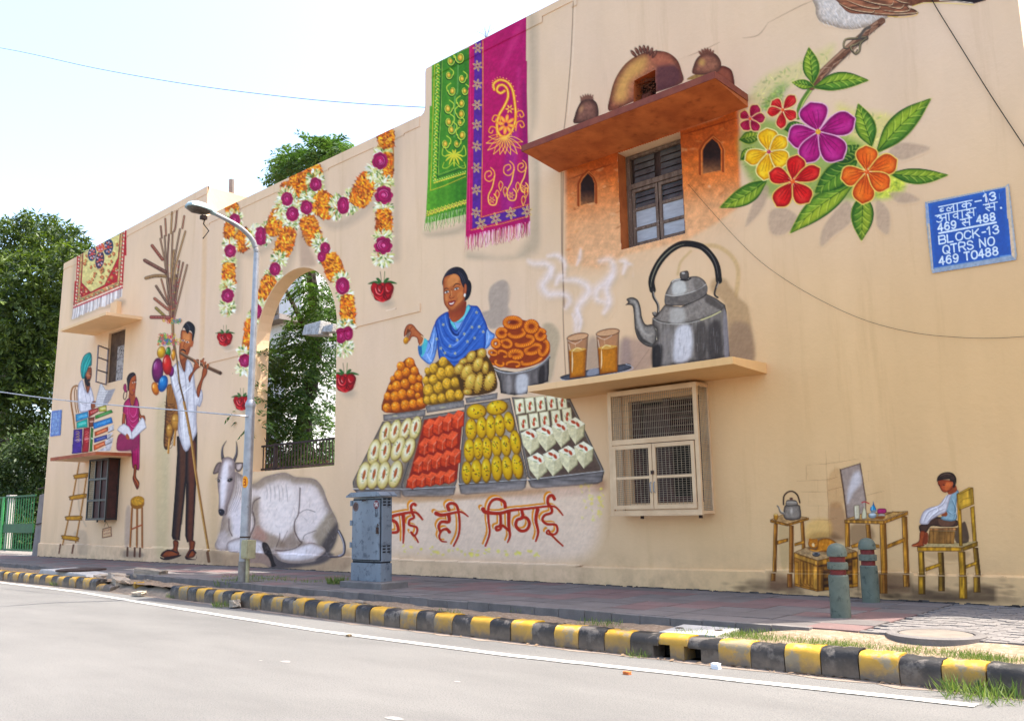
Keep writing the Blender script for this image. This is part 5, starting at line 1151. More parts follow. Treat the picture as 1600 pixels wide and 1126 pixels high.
LT = [(P, w*1.3, w2*1.2) for P, w, w2 in LT]
for P, w, w2 in LT: c.stroke([(x-22, y-20) for x, y in P], w+2, 'd98a1c', w2=w2)
for P, w, w2 in LT: c.stroke([(x-7, y-6) for x, y in P], w+2, 'f0e0d0', w2=w2)
for P, w, w2 in LT: c.stroke(P, w, 'a8301a', w2=w2)
# ---- kettle
c = canvas('painted_kettle', 'painted large grey metal tea kettle with black handle standing on the shelf', 966, 368, 1190, 592, 1.0)
c.F(970, 370, 5.118)
c.stroke([(560, 115), (480, 200), (455, 300)], 20, 'c9a878', al=.7, soft=14); c.stroke([(660, 70), (780, 80), (890, 160), (940, 280), (920, 470)], 34, 'c4a272', al=.75, soft=18)
c.poly([(740, 340), (830, 335), (880, 400), (950, 490), (1020, 560), (1050, 760), (1070, 990), (900, 1010), (850, 900), (840, 560), (720, 430)], 'a98a66', al=.8, soft=44)
c.poly([(880, 700), (1040, 720), (1060, 990), (870, 980)], '7d6658', al=.5, soft=60)
c.poly([(0, 830), (100, 810), (250, 870), (250, 1040), (0, 1080)], 'a08478', al=.7, soft=70)
c.stroke([(110, 1060), (225, 900)], 3, '7a6050')
K1 = 0
c.poly([(45, 500), (70, 485), (105, 485), (140, 510), (160, 570), (170, 640), (200, 700), (260, 700), (290, 760), (285, 820), (262, 878), (200, 870), (140, 820), (112, 740), (105, 640), (95, 560), (70, 545), (36, 545), (60, 525)], '8a827a', edge=('3a3430', 16, .95), tex=.15)
c.stroke([(105, 510), (130, 560), (140, 660), (180, 760), (240, 790)], 26, 'aba39b', al=.8, taper=2, soft=16); c.stroke([(130, 740), (170, 820), (250, 860)], 26, '2a2624', al=.7, taper=2, soft=14); c.stroke([(50, 505), (62, 520), (42, 545)], 5, '2c2624'); c.stroke([(262, 705), (290, 760), (285, 840)], 5, 'cfc8b0')
BOD = [(252, 650), (300, 610), (350, 545), (480, 560), (680, 455), (760, 490), (835, 545), (846, 600), (855, 760), (872, 955), (700, 985), (400, 1025), (252, 1043), (250, 860), (290, 820), (285, 740), (250, 700)]
c.poly(BOD, '79716a', sm=False, edge=('3c3632', 20, .85), tex=.14, tn=(2, 22))
c.poly([(252, 655), (300, 612), (350, 545), (480, 560), (685, 455), (760, 490), (832, 545), (800, 600), (690, 650), (540, 690), (420, 697), (320, 685)], '857c74', sm=False, edge=('3a3430', 12, .8), tex=.15)
c.poly([(400, 580), (500, 570), (510, 680), (400, 690)], 'b3ada6', al=.85, soft=40); c.poly([(690, 470), (800, 540), (790, 580), (680, 520)], '3d3632', al=.6, soft=24)
c.poly([(440, 740), (560, 720), (560, 960), (420, 990)], 'd5d2d6', al=.9, soft=46); c.poly([(330, 760), (420, 760), (410, 1000), (320, 1010)], '8f8782', al=.6, soft=40); c.poly([(700, 720), (790, 680), (810, 950), (700, 960)], '3a3432', al=.75, soft=40); c.poly([(820, 600), (850, 640), (865, 940), (830, 950)], '8d8688', al=.8, soft=16)
c.poly([(255, 880), (330, 870), (320, 1030), (255, 1040)], '231f1e', al=.8, soft=34); c.poly([(600, 720), (680, 700), (680, 950), (600, 960)], '3a3431', al=.6, soft=34)
for k in range(120):
    x = g.uniform(270, 850); y = g.uniform(720, 960); c.stroke([(x, y), (x+1, y+g.uniform(20, 70))], 3, ['e8e6ea', '1e1a1a', '9a938e'][k % 3], al=.28)
c.stroke([(258, 655), (320, 685), (420, 697), (540, 690), (660, 660)], 5, 'c2bcb2', al=.9); c.stroke([(640, 665), (720, 635), (800, 595)], 7, 'e6dca0')
c.poly([(355, 460), (390, 385), (420, 345), (540, 320), (620, 318), (680, 365), (688, 440), (640, 490), (520, 540), (400, 548), (352, 535)], '938a82', edge=('463f3b', 14, .9), tex=.12)
c.poly([(360, 465), (420, 475), (540, 450), (680, 385), (688, 450), (640, 490), (520, 540), (400, 548), (355, 535)], '6c645e', tex=.15, soft=6); c.stroke([(358, 462), (430, 472), (540, 450), (630, 415), (682, 378)], 6, 'c6c0b8')
c.poly([(420, 370), (500, 350), (520, 440), (420, 462)], 'cbc8c2', al=.85, soft=30); c.poly([(580, 340), (640, 350), (660, 400), (600, 430)], '5a524c', al=.5, soft=24); c.stroke([(410, 360), (440, 342), (540, 335)], 8, 'c8c2ba')
c.stroke([(352, 540), (420, 548), (520, 542), (640, 492), (688, 452)], 5, '201c1a')
c.poly([(472, 290), (500, 275), (535, 272), (545, 300), (540, 335), (510, 345), (478, 335)], '57504b', edge=('25201e', 8), tex=.1); c.ell(500, 290, 14, 9, 0, 'b0aaa4'); c.stroke([(480, 345), (530, 348), (560, 330)], 9, '1e1a18')
c.stroke([(255, 425), (245, 360), (262, 290), (310, 200), (380, 120), (460, 68), (520, 55), (590, 62), (660, 88), (730, 160), (770, 240), (785, 350)], 52, '26221f'); c.stroke([(240, 400), (250, 330), (290, 230), (350, 150), (430, 85), (510, 58)], 9, '8d8874', al=.9, taper=2); c.stroke([(640, 75), (710, 130), (760, 220), (780, 330)], 8, '6d6866', al=.8, taper=2)
c.stroke([(258, 425), (262, 480), (295, 540), (298, 600), (275, 635), (258, 610)], 24, '3a3430', w2=16); c.stroke([(262, 440), (270, 480), (302, 540), (302, 600)], 6, 'aaa298'); c.ell(272, 612, 14, 14, 0, '7a726a', hl='d0c8be')
c.stroke([(778, 358), (762, 400), (750, 460), (775, 485)], 16, '3a3430'); c.stroke([(783, 365), (768, 405)], 5, 'a8a098')
# ---- tea glasses with steam
c = canvas('painted_tea_glasses', 'painted pair of steaming tea glasses on a steel saucer standing on the shelf', 818, 382, 992, 600, 1.0)
c.F(820, 380, 4.69)
STEAM = [([(20, 130), (70, 150), (150, 150), (190, 190), (160, 260), (130, 310), (170, 370), (240, 370), (300, 380), (330, 420), (300, 470)], 48), ([(200, 180), (190, 250)], 40), ([(280, 270), (370, 270), (440, 300), (470, 350), (430, 410), (390, 470), (380, 560), (375, 640)], 50), ([(380, 480), (410, 560), (400, 640)], 26), ([(550, 130), (620, 120), (650, 170), (640, 230), (590, 290), (530, 340), (530, 410), (590, 430)], 52), ([(640, 240), (600, 340), (620, 430), (580, 510)], 44), ([(700, 130), (740, 140), (720, 220)], 34), ([(760, 150), (820, 170), (800, 240)], 26), ([(410, 40), (400, 110), (380, 160)], 24), ([(170, 95), (240, 90), (290, 140), (290, 200)], 34), ([(350, 520), (375, 580)], 22), ([(230, 300), (250, 250), (290, 230)], 40)]
for P, w in STEAM: c.stroke([(x+16, y+22) for x, y in P], w*.9, 'b39c80', al=.28, soft=w*.9)
for P, w in STEAM: c.stroke(P, w*1.1, 'ead8d4', al=.6, soft=w*1.3, taper=2); c.stroke(P, w*.4, 'f4e8ea', al=.45, soft=w*.9, taper=2)
c.poly([(460, 720), (530, 700), (560, 940), (450, 960)], '8d7a70', al=.6, soft=50); c.poly([(690, 740), (760, 700), (800, 800), (900, 780), (940, 900), (700, 940)], '94807a', al=.65, soft=60)
c.poly([(262, 990), (290, 965), (500, 920), (690, 890), (760, 882), (780, 900), (760, 925), (600, 970), (330, 1005)], '4f5058', edge=('2a2a30', 10), tex=.1); c.stroke([(262, 990), (290, 1000), (400, 1000), (760, 930), (780, 900), (740, 885)], 5, 'b9bcc4'); c.poly([(470, 925), (540, 915), (540, 955), (460, 970)], '9a9ca6', al=.8, soft=12)
def glass(a):
    (x0, y0), (x1, y1), (x2, y2), (x3, y3), (ty) = a
    c.poly([(x0, y0), (x1, y1), (x2, y2), (x3, y3)], '9c6238', sm=False, al=.8, grad=(x0, y0, x0, y3, 'b5763c'), edge=('4a2e1e', 14, .9))
    c.poly([(x0+12, ty), (x1-14, ty-12), (x2-8, y2-6), (x3+8, y3-4)], 'b8761c', sm=False, edge=('7c4410', 14, .8), tex=.08)
    c.poly([(x0+14, ty), ((x0+x1)/2, ty-22), (x1-16, ty-14), ((x0+x1)/2, ty+8)], 'c99a50'); c.stroke([(x0+45, ty-2), (x0+70, ty-22), (x0+105, ty-14)], 6, 'e8d79a')
    c.stroke([(x0+38, ty+5), (x0+40, ty+90), (x0+36, y3-40)], 9, 'f2e2c6', al=.85, taper=2); c.stroke([(x1-14, ty-10), (x2-14, y2-40)], 5, 'e8cfa8', al=.7, taper=2)
    c.stroke([(x0+14, y0+40), (x0+22, ty-10)], 7, 'e8d8c8', al=.7); c.stroke([(x0+60, y0+36), (x0+62, ty-30)], 5, 'd8bca0', al=.6)
    cx, cy = (x0+x1)/2, (y0+y1)/2
    c.ell(cx, cy, (x1-x0)/2, 27, -10, 'b98c68'); c.ell(cx, cy+3, (x1-x0)/2-9, 19, -10, 'c89d78'); 
    c.stroke([(cx+math.cos(t)*(x1-x0)/2, cy-math.cos(t)*12+math.sin(t)*26) for t in np.linspace(0, 6.28, 20)], 5, '53382a')
    c.stroke([(x0+4, y0+10), (x0+60, y0+36), (cx+30, cy+22)], 4, 'f0e4d8', al=.8)
glass(((309, 700), (466, 672), (446, 978), (326, 990), 788)); glass(((523, 668), (694, 640), (684, 945), (545, 962), 768))
# ---- terracotta window surround
c = canvas('painted_terracotta_surround', 'painted terracotta brickwork with two small arched niches around the upper window', 872, 150, 1180, 440, 1.25)
c.F(800, 0, 2.815)
TC = [(235, 740), (340, 700), (460, 660), (740, 570), (900, 520), (990, 470), (1000, 560), (1004, 800), (1010, 900), (900, 980), (760, 1060), (500, 1120), (380, 1180), (238, 1160)]
c.poly(TC, 'cc6a2a', sm=False, soft=26, grad=(300, 720, 330, 1180, 'e2b088'), tex=.2, tn=(9, 9))
c.poly([(235, 735), (600, 600), (740, 560), (1000, 480), (1000, 600), (740, 700), (480, 760), (240, 840)], '9a4a22', sm=False, al=.6, soft=60, tex=.2)
c.poly([(240, 760), (235, 1140), (420, 1180), (460, 980), (440, 820)], 'd8a076', al=.25, soft=50)
c.poly([(240, 960), (1004, 820), (1010, 990), (700, 1130), (240, 1240)], 'e2b890', sm=False, al=.5, soft=150)
g = np.random.default_rng(12)
for k in range(120):
    x = g.uniform(240, 1000); y = 760-(x-240)*.28+abs(g.normal())*130
    c.ell(x, y, g.uniform(8, 26), g.uniform(4, 11), -15+g.normal()*12, ['c8733a', '8e431e', 'd99a62', 'a85428', 'efc9a4'][k % 5], .35, soft=.8)
for p in ([(250, 790), (350, 752), (440, 722)], [(245, 860), (290, 842)], [(380, 838), (455, 812)], [(385, 760), (385, 790)], [(410, 720), (412, 745)], [(250, 930), (290, 918)], [(760, 590), (860, 560), (990, 520)], [(770, 650), (820, 630)], [(930, 590), (1000, 570)], [(840, 560), (842, 590)], [(930, 535), (935, 565)], [(930, 700), (1000, 680)], [(770, 740), (830, 720)]): c.stroke(p, 5, '6a2c10', al=.8, taper=2)
for x, y, w, h in ((333, 835, 40, 90), (880, 690, 52, 100)):
    P = [(x-w, y+h*.75), (x-w, y-h*.3), (x-w*.65, y-h*.62), (x, y-h*.92), (x+w*.65, y-h*.66), (x+w*.95, y-h*.35), (x+w*.95, y+h*.62)]
    c.stroke(P, 12, '8c4018', sm=False); c.stroke([(a+5, b+2) for a, b in P], 4, 'd98a50', sm=False, al=.8)
    P = [(x-w*.78, y+h*.75), (x-w*.78, y-h*.3), (x-w*.5, y-h*.55), (x, y-h*.8), (x+w*.5, y-h*.58), (x+w*.74, y-h*.3), (x+w*.74, y+h*.6)]
    c.poly(P, '2b1a16', sm=False, grad=(x, y, x, y+h*.8, '9a6844'), tex=.2)
# ---- bird
c = canvas('painted_bird', 'painted brown and white sparrow perching on a branch at the top edge', 1265, -12, 1560, 110, 1.1)
c.F(1260, 0, 4.706)
c.poly([(760, -60), (1340, -60), (1320, 5), (1230, 30), (1100, 15), (860, 20), (780, 48), (740, 40)], '6d4430', sm=False, tex=.2); c.stroke([(780, 48), (900, 22), (1230, 36)], 5, 'd9c04a', al=.8); c.stroke([(900, -20), (1100, -2), (1300, -10)], 10, 'c9a890'); c.poly([(1000, 0), (1230, 28), (1310, 5), (1330, -20)], '241a1c', sm=False); c.stroke([(980, 6), (1120, 12), (1225, 24)], 5, 'e6dccb')
c.poly([(85, -60), (68, 60), (75, 120), (110, 165), (190, 190), (250, 210), (340, 218), (440, 200), (540, 170), (610, 125), (680, 120), (700, -60)], 'cfc2b8', edge=('94806e', 30, .8), tex=.1)
g = np.random.default_rng(2)
for k in range(330):
    x = g.uniform(85, 560); y = g.uniform(10, 205-abs(x-320)*.18); a = .9-(x-80)/700
    c.stroke([(x, y), (x+g.normal()*4+8, y+14), (x+18+g.normal()*6, y+30)], 4, ['e8e4ea', 'f3f0f4', '8f857c', 'b9a590', 'a89a8e', 'd8cec4'][k % 6], al=.55, taper=1)
c.poly([(200, -60), (235, 20), (290, 80), (340, 102), (430, 105), (560, 118), (700, 120), (780, 112), (815, 95), (800, 72), (750, 50), (700, -60)], '8a5a42', edge=('4c3024', 12, .6), tex=.3, tn=(12, 3))
for P in ([(240, 30), (330, 75), (480, 98), (500, 70)], [(300, 10), (420, 55), (530, 68), (540, 40)], [(380, -5), (500, 30), (620, 45), (640, 15)], [(480, 100), (620, 112), (800, 102), (812, 85), (770, 62)], [(560, 80), (680, 95), (760, 80), (740, 50)], [(600, 55), (690, 68), (720, 40)], [(640, -5), (700, 22), (760, 30)]):
    c.stroke(P, 11, '3a1e16', taper=2); c.stroke([(a, b-5) for a, b in P], 6, 'dcc09a', taper=2)
for k in range(90):
    x = g.uniform(260, 780); y = g.uniform(0, 110); c.stroke([(x, y), (x+24, y+5)], 3, ['b07a58', '2e1812', '9a6448'][k % 3], al=.5, taper=2)
c.stroke([(600, 122), (700, 128), (800, 116), (818, 98)], 6, 'd9a83a', al=.8)
# ---- flowers and branch
c = canvas('painted_flower_branch', 'painted bunch of tropical flowers and green leaves on a branch', 1118, 20, 1490, 392, 1.15)
c.F(1120, 0, 2.558)
g = np.random.default_rng(6)
for P, cc, al in (([(130, 380), (200, 300), (320, 250), (420, 200), (470, 180), (440, 260), (330, 330), (240, 380), (300, 440), (160, 420)], 'c9c07a', .55), ([(480, 420), (560, 440), (700, 460), (760, 520), (600, 620), (500, 560)], 'cfc85a', .5), ([(90, 560), (140, 480), (240, 480), (560, 560), (740, 720), (680, 790), (400, 800), (200, 780), (110, 680)], '7d9a3a', .8), ([(690, 700), (750, 720), (740, 760), (680, 790), (640, 780)], 'd6d84a', .8), ([(200, 400), (240, 350), (280, 340), (260, 400), (300, 430), (180, 440)], '5c8a3c', .6)):
    c.poly(P, cc, al=al, soft=46); c.dabs(P, [cc, '6a8a34', 'd8d07a'], 120, 9, 3, ang=-30, al=.3)
for P in ([(115, 905), (150, 800), (190, 740), (210, 760), (180, 840)], [(210, 850), (270, 830), (330, 880), (270, 935), (215, 930)], [(415, 985), (430, 900), (520, 800), (540, 880), (470, 940)], [(640, 800), (690, 850), (685, 935), (640, 900)], [(690, 600), (740, 570), (850, 590), (800, 620), (740, 640), (700, 625)], [(690, 770), (760, 770), (810, 800), (730, 812)]): c.poly(P, 'b49a84', soft=16, al=.8)
def leaf(a, b, w, base='4a7a2c', lt='b9bf3a', dk='24481a', bend=0):
    a = np.array(a, float); b = np.array(b, float); d = b-a; L = np.hypot(*d); n = np.array([-d[1], d[0]])/L; d = d/L
    def mid(t): return a+d*L*t+n*bend*math.sin(math.pi*t)
    prof = [(0, 0), (.12, .45), (.3, .9), (.5, 1.), (.7, .78), (.88, .36), (1, 0)]
    up = [tuple(mid(t)+n*w*p) for t, p in prof]; dn = [tuple(mid(t)-n*w*p) for t, p in prof]
    c.poly(up+dn[::-1][1:-1], base, edge=(dk, w*.3, .85), tex=.12, grad=(*a, *b, mixc(base, lt, .45)))
    c.poly([tuple(mid(t)+n*w*p*.15) for t, p in prof]+[tuple(mid(t)-n*w*p*.8) for t, p in prof[::-1]], lt, al=.45, soft=w*.35)
    c.stroke([tuple(mid(t)) for t in (0, .25, .5, .75, .97)], 5, dk, al=.8, taper=1)
    for t in (.18, .32, .46, .6, .74):
        for s_ in (1, -1):
            p = mid(t); q = mid(t+.14)+n*w*.75*s_*math.sin(math.pi*(t+.1))
            c.stroke([tuple(p), tuple((p+q)/2+d*3), tuple(q)], 4, dk, al=.45, taper=1); c.stroke([tuple(p+d*9), tuple((p+q)/2+d*11), tuple(q+d*5)], 4.5, 'd8dc6a', al=.45, taper=2)
    c.stroke([tuple(mid(t)+n*w*p*.96) for t, p in prof], 3, 'c8c64a', al=.6)
c.stroke([(325, 470), (335, 420), (380, 350), (395, 340)], 20, '5d7a34'); c.stroke([(330, 470), (343, 415), (378, 362)], 5, 'b8bf6a')
c.stroke([(380, 345), (430, 285), (520, 200), (600, 130), (660, 85)], 34, '6f4c3a', w2=28); c.stroke([(385, 325), (440, 262), (530, 180), (640, 90)], 8, 'b08a70', al=.8); c.stroke([(400, 345), (460, 280), (550, 195), (650, 100)], 8, '3a2620', al=.8)
for k in range(60): t = g.random(); x = 385+t*270; y = 338-t*245; c.stroke([(x+g.normal()*8, y+g.normal()*8), (x+22, y-20+g.normal()*3)], 3, ['4a3026', 'a88068', '8f5a3c', 'c8a88c'][k % 4], al=.6)
for P in ([(600, 150), (560, 155), (515, 160), (508, 190), (525, 195)], [(590, 160), (555, 180), (535, 190), (550, 215), (562, 200)], [(600, 155), (575, 175), (570, 205), (555, 218), (545, 205)]): c.stroke(P, 13, '4a4038', w2=6); c.stroke([(a, b-3) for a, b in P], 4, 'b0a070', al=.8, taper=2)
c.stroke([(570, 150), (590, 120), (610, 110)], 12, '5a5048')
leaf((385, 335), (368, 190), 34); leaf((388, 345), (300, 330), 20, '3f6e28'); leaf((388, 352), (607, 322), 36, bend=-14)
leaf((620, 585), (565, 415), 42, '44752c'); leaf((640, 610), (856, 395), 48, '55802e', bend=-10); leaf((690, 695), (925, 700), 32, '3f6a26', bend=8)
leaf((200, 720), (12, 830), 38, '4a7428', bend=-10); leaf((545, 735), (292, 932), 46, '5f8a30', 'c9c23a', bend=12); leaf((585, 770), (578, 962), 46, '3c6a24', 'c0bc3a'); leaf((560, 640), (390, 770), 50, '2f5a22', '7fa030'); leaf((480, 650), (570, 580), 34, '2a4a1c', '5a8030'); leaf((90, 560), (180, 540), 26, '34561f'); leaf((95, 640), (150, 590), 22, '2a4a1c'); leaf((270, 520), (350, 500), 26, '2a4a1c', '5a8030')
def petal(cx, cy, ang, L, w, base, dk, lt, rim):
    t = math.radians(ang); d = np.array([math.cos(t), math.sin(t)]); n = np.array([-d[1], d[0]]); o = np.array([cx, cy], float)
    prof = [(0.02, .05), (.2, .42), (.45, .85), (.7, 1.02), (.88, .8), (1., .25), (1.04, 0)]
    P = [tuple(o+d*L*a+n*w*b) for a, b in prof]+[tuple(o+d*L*a-n*w*b*.92) for a, b in prof[::-1][1:]]
    c.poly(P, base, edge=(dk, L*.09, .75), tex=.08, grad=(*(o+d*L*.25), *(o+d*L), mixc(base, lt, .12)), out=(rim, 5, .9))
    c.poly([tuple(o+d*L*a+n*w*b*.6) for a, b in prof[2:5]]+[tuple(o+d*L*a+n*w*b*.1) for a, b in prof[2:5][::-1]], lt, al=.28, soft=L*.16)
    for q in (-.35, 0, .35): c.stroke([tuple(o+d*L*.12), tuple(o+d*L*.4+n*w*q*.7), tuple(o+d*L*.72+n*w*q)], 3.5, dk, al=.6, taper=2)
def bloom(cx, cy, pet, base, dk, lt, rim='e8c88a', cen='d8602a'):
    for a, L, w in pet: petal(cx, cy, a, L, w, base, dk, lt, rim)
    for k in range(10): a = k*36; t = math.radians(a); L = pet[0][1]*(.34 if k % 2 else .2); c.stroke([(cx, cy), (cx+math.cos(t)*L, cy+math.sin(t)*L)], 4, ['f3e0c8', lt][k % 2], al=.85, taper=1)
    c.ell(cx, cy, pet[0][1]*.09, pet[0][1]*.09, 0, cen, hl='ffe8a0')
bloom(133, 475, [(-62, 62, 24), (-150, 45, 20), (-5, 60, 22), (120, 52, 25), (55, 58, 20)], 'a01440', '5c0c28', 'e06a8a')
bloom(263, 440, [(-50, 74, 24), (-140, 55, 26), (170, 62, 22), (95, 74, 22), (30, 62, 24)], 'c41a22', '6c0c12', 'f08a6a')
bloom(208, 607, [(-95, 92, 42), (160, 98, 34), (-40, 88, 32), (100, 112, 38), (30, 86, 40)], 'e8b41a', 'a8660c', 'fce66a', 'e8e0a0', 'b03a5a')
bloom(405, 527, [(-105, 118, 60), (165, 120, 50), (-20, 152, 50), (112, 130, 46), (48, 142, 56)], 'a81a6e', '5c0c44', 'e26ab4', 'e8b0c8', 'd8a03a')
bloom(303, 725, [(-80, 104, 40), (-160, 98, 36), (-25, 118, 34), (122, 116, 40), (52, 104, 42)], 'c41a18', '6c0c0c', 'f4705a', 'e8c06a')
bloom(600, 687, [(-92, 102, 46), (165, 104, 42), (-22, 126, 44), (98, 126, 46), (35, 106, 42)], 'd9601a', '8a2e0c', 'fba84a', 'e8c86a')
# ---- pots above the upper ledge
c = canvas('painted_clay_pots', 'painted round clay pots lined up above the upper ledge', 892, 68, 1160, 200, 1.1)
c.F(800, 0, 2.815)
def potshade(P, ex):
    c.poly(P, '7c4c38', edge=('3c2018', 26, .85), tex=.15)
c.ell(330, 440, 30, 18, -10, '8d6a5a'); c.poly([(275, 545), (275, 510), (290, 470), (310, 440), (340, 432), (370, 450), (380, 480), (380, 510), (372, 530)], '80594a', edge=('3c261e', 16, .85), tex=.15)
c.ell(305, 480, 16, 30, 25, 'c09068', .7, soft=.9)
for k in range(6): c.ell(306+k*9, 434-math.sin(k*.5)*9, 5, 12, -30+k*12, '7a5444', hl='c8a088')
c.poly([(428, 490), (432, 420), (455, 345), (500, 280), (560, 240), (620, 225), (680, 230), (725, 262), (745, 310), (748, 365), (640, 405), (530, 450)], 'a0664a', edge=('5c3224', 20, .85), tex=.18)
c.poly([(450, 440), (470, 350), (530, 270), (590, 250), (580, 310), (520, 360), (500, 440)], 'd0a45c', al=.8, soft=50); c.poly([(640, 290), (720, 290), (740, 360), (640, 400)], '4c2c34', al=.75, soft=30); c.poly([(600, 240), (680, 240), (700, 280), (640, 290)], 'a8624a', al=.6, soft=24)
for k in range(7): t = k/6; c.ell(535+t*92, 246-math.sin(t*2.6+.3)*30, 8, 20, -40+t*70, '6d4434', hl='c0907a', edge=('3a2018', 3))
c.poly([(770, 352), (800, 330), (850, 320), (885, 318), (900, 330), (860, 345)], '9a7a48', tex=.2)
c.poly([(895, 325), (915, 292), (945, 295), (970, 318), (978, 385), (940, 360)], '8a4f3a', edge=('54281c', 12)); 
c.poly([(795, 325), (798, 290), (815, 255), (850, 232), (890, 235), (915, 262), (920, 292), (900, 320), (850, 330)], '94634c', edge=('4e3024', 18, .85), tex=.15); c.ell(835, 275, 26, 26, 0, 'c8a05c', .8, soft=.95)
for k in range(6): t = k/5; c.ell(830+t*50, 236-math.sin(t*3)*12, 6, 14, -40+t*70, '6d4434', hl='c0907a')
# ---- reader with turban, girl, books
c = canvas('painted_reader', 'painted man in turquoise turban reading a newspaper on a wooden chair', 104, 545, 188, 682, .85)
c.F(80, 520, 5.631)
c.stroke([(205, 840), (195, 740), (180, 650), (172, 560), (185, 490), (215, 465), (245, 470)], 15, '8a5a2c'); c.stroke([(222, 700), (210, 620), (205, 520), (215, 480)], 9, '8a5a2c'); c.stroke([(240, 700), (228, 620), (225, 500)], 8, '7a4c24'); c.stroke([(200, 830), (188, 740), (174, 640), (168, 560), (180, 495), (210, 468)], 4, 'c8924c', al=.8)
c.poly([(300, 330), (290, 400), (300, 470), (320, 530), (345, 480), (340, 430), (356, 380), (352, 300)], '8a4a2c', edge=('4a2416', 8), tex=.1)
c.poly([(310, 360), (330, 340), (352, 350), (345, 380), (320, 390)], 'b87048', al=.8, soft=10); c.poly([(290, 390), (300, 440), (318, 470), (340, 462), (342, 440), (325, 430), (345, 412), (330, 404), (318, 410), (305, 380)], '241c1c'); c.stroke([(318, 372), (335, 372)], 3, 'e8e0e0', al=.7); c.stroke([(332, 345), (352, 348)], 4, '201818'); c.ell(344, 362, 7, 7, 0, '3a2a24')
c.poly([(270, 400), (258, 340), (262, 270), (285, 205), (320, 175), (345, 172), (358, 200), (358, 270), (350, 292), (330, 300), (310, 350), (290, 400)], '1f8f8c', edge=('0c5054', 12, .9), tex=.08)
for P in ([(265, 380), (275, 280), (320, 195)], [(285, 380), (300, 290), (340, 200)], [(300, 350), (325, 280), (352, 215)], [(262, 300), (290, 220), (330, 180)]): c.stroke(P, 8, '6ccfc8', al=.6, taper=2, soft=6); c.stroke([(a+7, b+4) for a, b in P], 4, '0c5c60', al=.7, taper=2)
c.poly([(275, 410), (240, 450), (232, 520), (235, 600), (250, 690), (300, 695), (350, 680), (365, 650), (378, 590), (365, 520), (345, 470), (335, 500), (320, 530), (295, 480)], 'd9d4dc', edge=('8a8490', 10, .8), tex=.05)
for P in ([(290, 500), (310, 600), (300, 680)], [(330, 520), (345, 600), (300, 620), (280, 610)], [(250, 560), (270, 620), (330, 640)], [(270, 430), (300, 500), (322, 530)], [(300, 440), (318, 520)]): c.stroke(P, 5, '8f8a98', al=.7, taper=2)
c.stroke([(255, 480), (250, 560), (270, 660)], 10, 'f6f4f8', al=.7, soft=8, taper=2)
c.poly([(350, 620), (372, 600), (392, 605), (390, 650), (355, 672)], '8f4e2c', edge=('5a2c18', 6))
c.poly([(385, 640), (400, 560), (430, 450), (445, 445), (480, 500), (510, 500), (560, 490), (545, 520), (500, 600), (480, 640), (430, 660)], 'd3cfd2', sm=False, edge=('8f8a90', 6, .8), tex=.05); c.poly([(460, 600), (500, 510), (565, 490), (520, 590), (480, 640), (455, 640)], 'a29ea4', sm=False)
for k in range(26): x = 410+(k % 4)*20; y = 500+(k//4)*22; c.stroke([(x+10-(y-500)*.15, y), (x+22-(y-500)*.15, y-4)], 3.4, '6a666c', al=.6)
for k in range(14): x = 480+(k % 3)*18; y = 520+(k//3)*22; c.stroke([(x, y+6), (x+12, y-6)], 3.4, '55525a', al=.6)
c = canvas('painted_book_stack', 'painted pile of colourful books standing on the lower ledge', 110, 628, 182, 722, .85)
c.F(80, 520, 5.631)
def book(P, cc, dk, pages=None):
    c.poly(P, cc, sm=False, edge=(dk, 9, .85), tex=.15); a, b, d, e = [np.array(p, float) for p in P]
    c.stroke([tuple(a*.8+e*.2), tuple(b*.8+d*.2)], 7, mixc(cc, 'ffffff', .45), al=.6, taper=2, soft=6)
    m1, m2 = a*.55+e*.45, b*.55+d*.45
    for t in np.arange(.2, .8, .075): p = m1*(1-t)+m2*t; c.stroke([tuple(p+(0, -6)), tuple(p+(6, 6)), tuple(p+(10, -3))], 3, mixc(cc, 'ffffff', .7), al=.8)
book([(415, 650), (485, 632), (490, 690), (420, 695)], 'b5aa48', '6a6020'); book([(328, 680), (415, 655), (418, 690), (330, 745)], 'a83028', '5a1410'); book([(213, 715), (325, 688), (328, 745), (216, 783)], '3a8fb8', '1c4c70'); book([(222, 785), (320, 750), (322, 828), (222, 842)], '2fa89a', '14605c'); book([(325, 745), (385, 735), (370, 825), (328, 828)], '7a3c28', '3c1c14')
book([(385, 725), (530, 672), (545, 700), (388, 760)], '3f8a34', '1c4a18'); book([(370, 790), (530, 738), (545, 790), (372, 848)], '2c78b4', '14406c'); c.poly([(505, 830), (550, 800), (553, 850), (500, 880)], 'c8c4c8', sm=False, tex=.2); book([(380, 870), (500, 822), (502, 862), (382, 912)], 'c85a26', '6c2c10'); c.poly([(490, 895), (545, 870), (520, 920), (540, 930), (490, 960)], 'b9b4ba', sm=False, tex=.2); book([(375, 925), (490, 892), (492, 930), (378, 968)], '34408a', '181c4c'); book([(372, 985), (475, 945), (480, 985), (375, 1036)], 'd0622a', '7a3010'); c.poly([(470, 950), (548, 915), (530, 1000), (520, 1036), (400, 1040), (480, 1000)], 'bdb8bc', sm=False, tex=.25)
for P in ([(500, 875), (553, 850)], [(490, 935), (545, 900)], [(480, 985), (530, 960)]): c.stroke(P, 6, '2c2830')
book([(196, 850), (278, 840), (268, 1055), (180, 1065)], '4a2c80', '281850'); book([(284, 836), (345, 826), (330, 1048), (268, 1056)], '98202a', '500c14'); book([(350, 826), (372, 840), (362, 1040), (335, 1045)], '3f7a2c', '1c4418')
for x, cc in ((232, 'd8b850'), (312, 'e88a7a')):
    for k in range(4): c.stroke([(x-14, 870+k*24), (x+6, 865+k*24), (x+14, 880+k*24), (x-6, 885+k*24)], 4, cc, al=.9)
